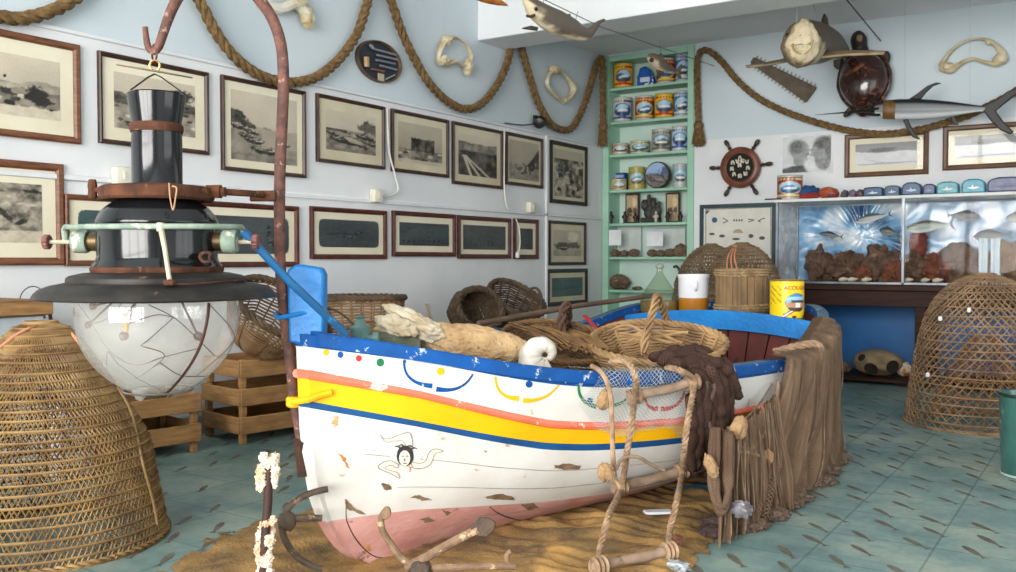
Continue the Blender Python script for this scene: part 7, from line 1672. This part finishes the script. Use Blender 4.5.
# two handled baskets
def handle(T, pts, n, r, m_, rc=.006):
    for k in range(n):
        mb = MB(); P = catmull(pts, .012); fr = frames(P); mb.tube([p+(u*math.cos(6.2832*(i/len(P)*3.2+k/n))+w*math.sin(6.2832*(i/len(P)*3.2+k/n)))*r for i, (p, t, u, w) in enumerate(fr)], rc, 5); mb.build('handle', m_, T)
q = W(556, 357, 4.0); tl = align(Vector((0, 0, 1))*.92-FH*.36+RT*.14)
T, pt = basket('wicker_basket', 'honey wicker basket with twisted dark handle lying behind the white shell', q+Vector((0, 0, -.02)), tl @ rz(-.2), [(.12, -.02), (.175, .02), (.215, .075), (.225, .1)], 12, 30, WICKL, rim=.014, sx=1.06, sy=.85, lumpy=.03, seed=21, rr_=.0065)
handle(T, [W(572, 342, 3.85), W(562, 330, 3.9), W(562, 314, 3.93), W(567, 305, 3.96), W(568, 318, 4.05), W(560, 332, 4.15), W(548, 336, 4.2)], 3, .011, mat('dark_cane', '#5c4030', '#412c20', scale=14, rough=.7), .008)
m = MB(); rd = random.Random(6)
for k in range(70):
    t = rd.random(); x0 = 508+rd.random()*70; y0 = 323+(x0-508)*.13+rd.uniform(-1, 3); m.tube([W(x0, y0, 3.95), W(x0+20, y0+8+rd.uniform(-2, 2), 3.84), W(x0+36, y0+20+rd.uniform(-3, 3), 3.78)], .0042, 4)
m.build('loose_splints', WICKL, T)
q = W(657, 352, 3.86); tl = align(Vector((0, 0, 1))*.93-FH*.34-RT*.03)
T, pt = basket('wicker_basket', 'large shallow wicker basket with arched cane handle beside the dark net', q+Vector((0, 0, -.035)), tl @ rz(.1), [(.16, -.045), (.215, -.02), (.262, .03), (.288, .085)], 13, 34, mat('weathered_wicker', '#a5855a', '#77593a', scale=9, rough=.7, c3='#4a3522', s3=9, t3=.6, w3=.12), rim=.016, sx=1.0, sy=.66, lumpy=.05, seed=23, rr_=.0075, amp=.008)
WW = MATS['weathered_wicker']
handle(T, [W(645, 354, 3.66), W(645, 342, 3.68), W(650, 322, 3.72), W(655, 305, 3.78), W(657, 297, 3.84), W(661, 304, 3.92), W(664, 314, 4.0), W(668, 324, 4.02)], 4, .012, WW, .0065)
for k in range(7):
    m = MB(); x0 = rd.uniform(600, 650); m.tube(catmull([W(x0, 338+rd.uniform(-6, 6), 3.8), W(x0+25, 330+rd.uniform(-6, 8), 3.78), W(x0+52, 336+rd.uniform(-5, 10), 3.76)], .03), .006, 5); m.build('loose_cane', WW, T)
# oar along the far rail, a red bar and a grey paddle
OARW = mat('brown_oar_wood', '#6d5643', '#4d3b2d', scale=8, rough=.7, bump=.2)
pa = hull2(1.75, zsf(1.75), -1, -.02)+Vector((0, 0, .04)); pb = hull2(3.25, zsf(3.25), -1, -.02)+Vector((0, 0, .05))
o = MB().tube([pa, (pa+pb)/2+Vector((0, 0, .012)), pb], .015, 10).build('oar_shaft', OARW); tag(o, 'long brown wooden pole lying along the far rail of the boat', 'oar')
m = MB(); ra, rb = W(584, 315, 4.45), W(601, 334, 4.4); m.box((ra+rb)/2, (.03, .012, (rb-ra).length), R=align(rb-ra), bev=.004); o = m.build('red_bar', mat('red_bar_paint', '#b3222a', '#8f1a20', rough=.45)); tag(o, 'bright red painted bar between the two handled baskets', 'bar')
m = MB(); Mx = Matrix.Translation(W(579, 333, 4.5)) @ (align(RT*.9+Vector((0, 0, .25))+FH*.4) @ rz(.4)).to_4x4(); m.prism([(-.03, -.0), (.03, 0), (.035, .1)], .1, Mx) if False else m.ico(W(577, 334, 4.5), (.1, .045, .04), 3, .1, 2, 3, R=rz(YAW) @ ry(-.25)); o = m.build('paddle_blade', mat('grey_weathered_wood', '#8a8072', '#6a6055', scale=10, rough=.8, bump=.2, stretch=(1, 5, 5))); tag(o, 'rounded grey weathered wooden blade behind the handled baskets', 'paddle')

# ------------------------------------------------------------------ nets
def net_mat(name, col, col2, wline, rough=.9):
    mm = bpy.data.materials.new(name); mm.use_nodes = True; N = mm.node_tree.nodes; L = mm.node_tree.links
    b = N['Principled BSDF']; b.inputs['Roughness'].default_value = rough; b.inputs['Specular IOR Level'].default_value = .1
    out = [n for n in N if n.type == 'OUTPUT_MATERIAL'][0]
    uv = N.new('ShaderNodeUVMap'); uv.uv_map = 'cloth'; sp = N.new('ShaderNodeSeparateXYZ'); L.new(uv.outputs[0], sp.inputs[0])
    nz = N.new('ShaderNodeTexNoise'); nz.inputs['Scale'].default_value = .22; L.new(uv.outputs[0], nz.inputs['Vector'])
    fac = None
    for op in ('ADD', 'SUBTRACT'):
        a_ = N.new('ShaderNodeMath'); a_.operation = op; L.new(sp.outputs[0], a_.inputs[0]); L.new(sp.outputs[1], a_.inputs[1])
        w_ = N.new('ShaderNodeMath'); w_.operation = 'MULTIPLY_ADD'; w_.inputs[1].default_value = 1.6; L.new(nz.outputs['Fac'], w_.inputs[0]); L.new(a_.outputs[0], w_.inputs[2])
        f_ = N.new('ShaderNodeMath'); f_.operation = 'FRACT'; L.new(w_.outputs[0], f_.inputs[0])
        l_ = N.new('ShaderNodeMath'); l_.operation = 'LESS_THAN'; l_.inputs[1].default_value = wline; L.new(f_.outputs[0], l_.inputs[0])
        if fac is None: fac = l_
        else:
            x_ = N.new('ShaderNodeMath'); x_.operation = 'MAXIMUM'; L.new(fac.outputs[0], x_.inputs[0]); L.new(l_.outputs[0], x_.inputs[1]); fac = x_
    tc = N.new('ShaderNodeTexCoord'); n2 = N.new('ShaderNodeTexNoise'); n2.inputs['Scale'].default_value = 9; L.new(tc.outputs['Object'], n2.inputs['Vector'])
    mx = N.new('ShaderNodeMix'); mx.data_type = 'RGBA'; L.new(n2.outputs['Fac'], mx.inputs[0]); mx.inputs[6].default_value = (*H(col), 1); mx.inputs[7].default_value = (*H(col2), 1); L.new(mx.outputs[2], b.inputs['Base Color'])
    t = N.new('ShaderNodeBsdfTransparent'); ms = N.new('ShaderNodeMixShader'); L.new(fac.outputs[0], ms.inputs[0]); L.new(t.outputs[0], ms.inputs[1]); L.new(b.outputs[0], ms.inputs[2]); L.new(ms.outputs[0], out.inputs['Surface'])
    return mm
def net_solid(name, col, col2, gap, wline):
    mm = net_mat(name, col, col2, wline); N = mm.node_tree.nodes; L = mm.node_tree.links
    b = N['Principled BSDF']; out = [n for n in N if n.type == 'OUTPUT_MATERIAL'][0]; ms = [n for n in N if n.type == 'MIX_SHADER'][0]; mx = [n for n in N if n.type == 'MIX'][0]
    f = ms.inputs[0].links[0].from_socket; m2 = N.new('ShaderNodeMix'); m2.data_type = 'RGBA'; L.new(f, m2.inputs[0]); m2.inputs[6].default_value = (*H(gap), 1); L.new(mx.outputs[2], m2.inputs[7]); L.new(m2.outputs[2], b.inputs['Base Color'])
    bp = N.new('ShaderNodeBump'); bp.inputs['Strength'].default_value = .7; bp.inputs['Distance'].default_value = .004; L.new(f, bp.inputs['Height']); L.new(bp.outputs[0], b.inputs['Normal'])
    L.new(b.outputs[0], out.inputs['Surface']); return mm
NETB = net_mat('brown_net_mesh', '#947b65', '#67523f', .42)
NETS = net_mat('loose_brown_net_mesh', '#8f7660', '#665241', .24)
NETD = net_solid('dark_net_mass', '#5d463d', '#42312a', '#2a1d18', .5)
NETO = net_solid('brown_net_mass', '#7d6653', '#574335', '#32261e', .5)
NETW = net_mat('pale_net_mesh', '#c9cdcb', '#9c9c94', .16)
CORD = mat('beige_rope', '#a98d70', '#82664c', scale=30, rough=.9, bump=.4, bs=120)
CORK = mat('cork_float', '#a2845f', '#7d5f42', scale=14, rough=.9, c3='#6f5138', s3=12, t3=.6, w3=.06, bump=.6, bs=40)
# pale thin net over the near rail and down the side
m = MB()
def paleN(u, v):
    s = .86+u*.62+.03*math.sin(v*5); z1 = zsf(s); hang = .12+.22*u+.05*math.sin(u*7)
    if v < .25: q_ = hull2(s, z1, 1, -.10+.4*v); z = z1+.022
    else: 
        w_ = (v-.25)/.75; z = z1+.022*(1-min(1, w_*6))-w_*hang; q_ = hull2(s, z, 1, .02+.004*math.sin(u*40+v*6))
    return (q_.x, q_.y, z+.003*math.sin(u*31))
m.grid(paleN, 60, 40, uv=(34, 24)); o = m.build('fishing_net', NETW, recalc=False, ang=180); tag(o, 'thin pale net spread over the near rail and side of the boat', 'net')
# dark bundled net heaped over the rail
T = thing('fishing_net', hpt(705, 470, .02), 'dark brown net heaped in folds over the near rail beside the ladder', 'net')
rd = random.Random(17)
def depth_at(px, py): return depth(hpt(px, min(py, 455)))
folds = [[(655, 357), (675, 352), (697, 354), (716, 364), (728, 384), (731, 405)], [(662, 361), (684, 356), (706, 362), (719, 378), (724, 400), (723, 428)], [(672, 364), (694, 362), (710, 373), (717, 392), (718, 420), (714, 448)], [(684, 366), (700, 369), (710, 386), (711, 410), (708, 432)], [(690, 372), (701, 380), (705, 400), (703, 428)], [(697, 366), (718, 366), (732, 378), (738, 396)], [(694, 377), (698, 398), (698, 432), (697, 466)], [(702, 395), (704, 425), (704, 455), (703, 470)], [(708, 400), (712, 430), (712, 452), (708, 466)], [(690, 395), (692, 420), (692, 448), (692, 470)], [(716, 395), (721, 420), (718, 440)], [(668, 356), (690, 350), (712, 354), (730, 366), (737, 384)], [(700, 372), (716, 384), (726, 404), (728, 424)]]
for i, f in enumerate(folds):
    P = []
    for k, (x, y) in enumerate(f):
        dd = depth_at(x, max(y, 374))-.075-.015*(i % 3); 
        if y < 368: dd += .012*(368-y)
        P.append(W(x, y, dd))
    P = catmull(P, .015); r0 = rd.uniform(.024, .036); P = [p+mn.noise_vector(p*18)*.010 for p in P]
    rr_ = [r0*(.55+.45*math.sin(math.pi*min(1, .12+.76*k/(len(P)-1))))*(1+.35*mn.noise(p*30)) for k, p in enumerate(P)]
    m = MB(); m.tube(P, rr_, 20, flat=.8, cell=.009)
    m.v = [v+mn.noise_vector(v*60)*.004 for v in m.v]; m.build('net_fold', NETD, T, ang=180)
m = MB()
def skirt(u, v):
    x = 689+u*24; y = 415+v*62; return W(x+3*math.sin(u*9+v*3), y, depth_at(x, y)-.05-.012*math.sin(u*22))
m.grid(skirt, 40, 30, uv=(22, 22)); m.build('hanging_mesh', net_mat('dark_net_mesh', '#57423a', '#3f2e27', .42), T, recalc=False, ang=180)
m = MB()
def veil(u, v):
    x = 703+u*16+4*v; y = 376+v*58; return W(x+3*math.sin(v*8), y, depth_at(x, y)-.118-.012*math.sin(u*12+v*7))
m.grid(veil, 24, 40, uv=(12, 24)); m.build('light_mesh', net_mat('mauve_net_mesh', '#a18a80', '#7d665c', .3), T, recalc=False, ang=180)
# the large brown net hanging from the stern quarter to the floor
rl = lambda u: (2.02+u*.93)
B_L, B_R = onz(724, 531), onz(825, 459)
def drape(u, v, ph=0.0, amp=1.0, lift=0.0, u0=0.0, u1=1.0):
    U_ = u0+(u1-u0)*u; s = rl(U_); z1 = zsf(s)
    ins = hull2(s, z1, 1, -.07); top = hull2(s, z1, 1, .035); bt = B_L.lerp(B_R, U_)+Vector((0, 0, 0))
    bow_ = math.sin(math.pi*U_)*.04; nv = RT*NX.x+FH*NX.y; bt = bt+nv*bow_
    if v < .12: 
        k = v/.12; p = ins.lerp(top, k); p.z = z1+.026+.012*math.sin(k*3.14); 
    else:
        k = (v-.12)/.88; p = Vector((top.x, top.y, z1+.026)).lerp(bt, 0); e = k**1.5
        p = Vector((top.x+(bt.x-top.x)*e, top.y+(bt.y-top.y)*e, (z1+.026)*(1-k)+.006*k))
    f = amp*(.012+.038*v)*(math.sin(U_*33+ph+4.5*mn.noise(Vector((U_*4, v*.9, ph))))+.55*math.sin(U_*74+ph*2+v*1.5+3*mn.noise(Vector((U_*8, v*1.4, 3+ph)))))
    tn = (RT*AX.x+FH*AX.y); f *= min(1, v/.12)
    return p+nv*(f+lift*min(1, v/.12))+tn*.03*mn.noise(Vector((U_*9, v*2.5, 7+ph)))*v
T = thing('fishing_net', B_L.lerp(B_R, .6), 'large brown fishing net draped over the stern quarter down to the floor', 'net')
m = MB(); m.grid(lambda u, v: drape(u, v, 0, 1, -.01, .46, 1.0), 150, 50, uv=(130, 70)); m.build('inner_folds', NETO, T, recalc=False, ang=180)
m = MB(); m.grid(lambda u, v: drape(u, v, 1.9, 1.15, .022, .02, 1.0), 190, 60, uv=(150, 54)); m.build('outer_mesh', NETB, T, recalc=False, ang=180)
m = MB(); m.grid(lambda u, v: drape(u, v, 4.4, .9, .05, .0, .97), 120, 40, uv=(120, 56)); m.build('loose_mesh', NETS, T, recalc=False, ang=180)
STRN = mat('net_twine', '#8d755f', '#655141', scale=20, rough=.9)
for k in range(46):
    u = .05+.93*rd.random(); j = rd.uniform(-.03, .03); m = MB(); m.tube([drape(min(1, max(0, u+j*v_)), v_, 1.9, 1.15, .03) for v_ in np.linspace(rd.uniform(.1, .3), rd.uniform(.8, 1), 16)], .0028, 4); m.build('twine', STRN, T)
# fan of folded net in front, hanging loop and heap
def fan(u, v, ph=0):
    t0 = W(722+u*54, 428-34*u**1.5, 3.48+.46*u); b0 = onz(716+u*76, 543-38*u, .012); e = v**1.2
    f = (.016*math.sin(u*52+ph+2.5*mn.noise(Vector((u*5, v*1.5, 2+ph))))+.012*math.sin(u*117+ph*2+v*3))*(.5+v)
    return Vector((t0.x+(b0.x-t0.x)*e, t0.y+(b0.y-t0.y)*e, t0.z*(1-v)+b0.z*v+.02*mn.noise(Vector((u*9, ph, 1)))*(1-v)))-FH*f+RT*(.035*mn.noise(Vector((u*7, v*2, ph))))*v
m = MB(); m.grid(fan, 130, 50, uv=(80, 56)); m.build('front_folds', NETO, T, recalc=False, ang=180)
m = MB(); m.grid(lambda u, v: fan(u, v, 1.5)-FH*.03, 130, 50, uv=(130, 70)); m.build('front_mesh', NETB, T, recalc=False, ang=180)
for k in range(20):
    u = rd.random(); j = rd.uniform(-.04, .04); m = MB(); m.tube([fan(min(1, max(0, u+j*v_)), v_, 1.5)-FH*.036 for v_ in np.linspace(rd.uniform(0, .2), rd.uniform(.8, 1), 14)], .0028, 4); m.build('twine', STRN, T)
for k in range(5):
    o_ = (k-2)*1.6; dz_ = .012*(k % 2); yb_ = 513-3*abs(k-2)
    P = catmull([W(715+o_, 428, 3.44+dz_), W(713.5+o_, 465, 3.40+dz_), W(714.5+o_*.8, 492, 3.385+dz_), W(718+o_*.5, yb_-3, 3.375+dz_), W(723+o_*.3, yb_, 3.375+dz_), W(727.5-o_*.2, yb_-10, 3.39+dz_), W(728.5+o_*.7, 475, 3.41+dz_), W(728+o_, 432, 3.46+dz_)], .02)
    P = [p+mn.noise_vector(p*14+Vector((k, 0, 0)))*.006 for p in P]
    m = MB(); m.tube(P, [.0115*(1+.4*mn.noise(p*22)) for p in P], 12, cell=.007); m.build('hanging_loop', NETO, T, ang=180)
for i, (px, py, rx_, ry_, rz_) in enumerate(((728, 532, .10, .07, .035), (745, 531, .09, .06, .03), (716, 538, .07, .05, .025), (765, 520, .10, .06, .03), (790, 503, .10, .06, .03), (812, 487, .10, .06, .035), (832, 466, .085, .07, .05), (779, 508, .1, .07, .03), (820, 478, .09, .07, .04))):
    p = onz(px, py-2); m = MB(); m.ico(Vector((p.x, p.y, rz_*.6)), (rx_, ry_, rz_), 4, .35, 3, i, R=rz(YAW), oct=5, fn=lambda p: Vector((p.x, p.y, max(p.z, -.6)))); m.build('floor_heap', mat('brown_net_pile', '#7d6755', '#4d3d31', scale=70, rough=.95, bump=1, bs=170, detail=2) if i not in (0, 2) else mat('purple_brown_net', '#5d4a44', '#3a2c28', scale=70, rough=.95, bump=1, bs=150, detail=2), T, ang=180)
# cork floats and their cords
def cfloat(px, py, Z, w_, h_, lab, tilt=0):
    q = W(px, py, Z); T = thing('net_float', q-Vector((0, 0, h_*.5)), lab, 'float', 'cork floats on the nets'); m = MB()
    Rr = Matrix((RT, -FH, Vector((0, 0, 1)))).transposed() @ ry(tilt)
    m.ico(q, (w_*.5, .022, h_*.5), 4, .28, 2.4, int(px), R=Rr, fn=lambda p: Vector((p.x*(1-.15*p.z), p.y, math.copysign(abs(p.z)**.75, p.z)))); m.build('cork', CORK, T)
    for z_ in (-.22, .22): m = MB(); m.ico(q+Rr @ Vector((w_*.05, -.0235, h_*z_*.9)), (.0065, .005, .0075), 2, R=Rr); m.build('cord_hole', HOLE, T)
    return q
cfloat(739, 427, 3.50, .062, .085, 'big holed cork float left of centre on the brown net', .2)
cfloat(793, 417, 4.22, .05, .085, 'cork float hanging highest on the brown net near the stern', .1)
cfloat(799, 472, 4.22, .06, .08, 'cork float lowest on the right half of the brown net', -.3)
cfloat(767, 456, 3.78, .06, .055, 'cork float tied on cord in the middle of the brown net', .9)
cfloat(711, 466, 3.36, .04, .09, 'cork float half under the dark net at the ladder side', -.4)
cfloat(604, 399, 3.24, .042, .075, 'small cork float on the white bow side left of the ladder', .25)
def rope(name, pts, r, lab, m_=CORD, cat='rope', twist=True):
    mb = rope_mb(pts, r, n=5, pitch=5, mb=MB()) if twist else MB().tube(catmull(pts, .02), r, 7)
    o = mb.build(name, m_); return tag(o, lab, cat)
rope('cord', [W(793, 355, 4.35), W(790, 375, 4.25), (W(789, 395, 4.22)), W(792, 409, 4.21)], .006, 'thin cord from the rail to the highest cork float', twist=False, cat='cord')
rope('cord', [W(779, 382, 4.1), W(776, 400, 4.0), W(768, 425, 3.85), W(758, 443, 3.74), W(748, 450, 3.66), W(738, 446, 3.6)], .009, 'beige cord slanting across the brown net from the rail', twist=True, cat='cord')
rope('cord', [W(738, 452, 3.56), W(750, 453, 3.66), W(762, 457, 3.74)], .007, 'short beige cord tied to the middle cork float', twist=False, cat='cord')
rope('cord', [W(772, 384, 4.05), W(762, 400, 3.9), W(752, 412, 3.75), W(744, 420, 3.6)], .004, 'fine slack twine between stern rail rope and the big holed float', STRN, twist=False, cat='cord')
p0 = hull2(2.36, zsf(2.36), 1, -.12); p1 = hull2(2.42, zsf(2.42), 1, -.01); p2 = hull2(2.5, zsf(2.5), 1, .055); 
rope('rope_coil', [p0+Vector((0, 0, .02)), p1+Vector((0, 0, .05)), p2+Vector((0, 0, .035)), p2+Vector((.012, -.012, -.05)), p2+Vector((.01, -.012, -.1))], .022, 'thick beige rope bent over the near rail by the stern quarter')

# ------------------------------------------------------------------ rope ladder
LT_ = thing('rope_ladder', onz(634, 556, .0), 'rope ladder with three wooden rungs hanging down the white boat side', 'ladder')
RW_ = mat('driftwood_rung', '#a08772', '#7b6553', scale=14, rough=.85, bump=.4, stretch=(1, 1, 1), c3='#5d4b3c', s3=12, t3=.62, w3=.08)
def rung(a_, b_, r, sd):
    P = [a_.lerp(b_, t)+mn.noise_vector(Vector((t*3, sd, 1)))*.006 for t in np.linspace(0, 1, 16)]
    m = MB(); m.tube(P, [r*(1+.18*mn.noise(Vector((t*9, sd, 3)))) for t in np.linspace(0, 1, 16)], 12); return m.build('rung', RW_, LT_)
R1 = (W(628, 398, depth(hpt(640, 405))-.05), W(697, 381, depth(hpt(690, 395))-.10)); R2 = (W(612, 489, depth(hpt(620, 480))-.05), W(694, 468, depth(hpt(690, 460))-.07)); R3 = (onz(595, 567, .05), onz(674, 550, .055))
rung(*R1, .0185, 1); rung(*R2, .019, 2); rung(*R3, .0175, 3)
def rp(pts, r=.0125, n='side_rope'): rope_mb(pts, r, n=5, pitch=5.5, mb=MB()).build(n, CORD, LT_) if False else (lambda mb: mb.build(n, CORD, LT_))(rope_mb(pts, r, n=5, pitch=5.5, mb=MB()))
top1 = W(610, 362, 3.42); rp([top1, W(622, 360, 3.36), W(631, 366, 3.28), W(636, 380, 3.25), R1[0].lerp(R1[1], .08)-FH*.022, W(632, 420, 3.25), W(627, 452, 3.27), R2[0].lerp(R2[1], .10)-FH*.022, W(609, 515, 3.22), W(601, 545, 3.18), R3[0].lerp(R3[1], .05)-FH*.0+Vector((0, 0, .015))])
rp([W(667, 367, 3.52), W(681, 371, 3.40), R1[0].lerp(R1[1], .93)-FH*.022, W(688, 420, 3.32), W(684, 450, 3.34), R2[0].lerp(R2[1], .84)-FH*.022, W(677, 500, 3.36), W(671, 525, 3.35), R3[0].lerp(R3[1], .93)+Vector((0, 0, .015))])
for f, Rg in ((.08, R1), (.93, R1), (.10, R2), (.84, R2), (.05, R3), (.93, R3)):
    q = Rg[0].lerp(Rg[1], f); d = (Rg[1]-Rg[0]).normalized(); m = MB()
    for k in (-1, 0, 1): 
        a_ = align(d); m.tube([q+d*k*.018+a_ @ Vector((.024*math.cos(t), .024*math.sin(t), 0)) for t in np.linspace(0, 6.28, 15)[:-1]], .0085, 5, closed=True)
    m.build('lashing', CORD, LT_)
rope('strap', [W(592, 366, 3.34), W(600, 371, 3.27), W(607, 382, 3.225), W(611, 400, 3.215), W(612, 430, 3.225), W(613, 460, 3.24), W(615, 478, 3.24)], .009, 'flat beige strap hanging over the rail left of the ladder', twist=False, cat='strap')
rope('cord', [W(616, 470, 3.22), W(623, 458, 3.22), W(638, 457, 3.24), W(650, 464, 3.26), W(664, 470, 3.28)], .0065, 'loop of cord curving above the middle rung of the ladder', STRN, twist=False, cat='cord')
cfloat(606, 472, 3.20, .055, .065, 'cork float beside the left end of the middle ladder rung', -.5)
# small things on the sand
q = onz(658, 512, .03)
m = MB(); m.box(q, (.115, .05, .012), R=rz(YAW+.15), bev=.004); o = m.build('paper_packet', mat('white_paper', '#eceef0')); tag(o, 'small white packet lying on the sand under the boat', 'packet')
q = onz(700, 490, .012); m = MB(); m.ico(q+Vector((0, 0, .006)), (.12, .07, .02), 3, .3, 3, 2, R=rz(YAW)); o = m.build('blue_cloth', mat('faded_blue_cloth', '#3f6f8e', '#2d536c', scale=9, rough=.9)); tag(o, 'faded blue cloth on the sand beneath the hull near the net', 'cloth')
q = onz(676, 541, .03); m = MB(); m.ico(q, (.03, .025, .025), 3, .35, 2.5, 4); o = m.build('sea_shell', mat('rusty_shell', '#8a5a3c', '#5a3826', scale=14, rough=.8)); tag(o, 'rusty brown shell by the right end of the lowest rung', 'shell')
q = onz(676, 566, .02); m = MB(); m.ico(q, (.05, .03, .02), 3, .5, 3, 6); o = m.build('foil_scrap', mat('crumpled_foil', '#c3c8cc', '#8f979c', scale=20, rough=.3, metal=.4)); tag(o, 'crumpled shiny scrap on the floor below the lowest rung', 'scrap')
q = onz(737, 508, .03); m = MB(); m.ico(W(741, 509, 3.42), (.045, .02, .03), 3, .5, 3, 8); o = m.build('plastic_scrap', mat('clear_plastic_scrap', '#7d7a7e', '#504c54', scale=20, rough=.25)); tag(o, 'crumpled clear plastic caught in the brown net near floor', 'scrap')
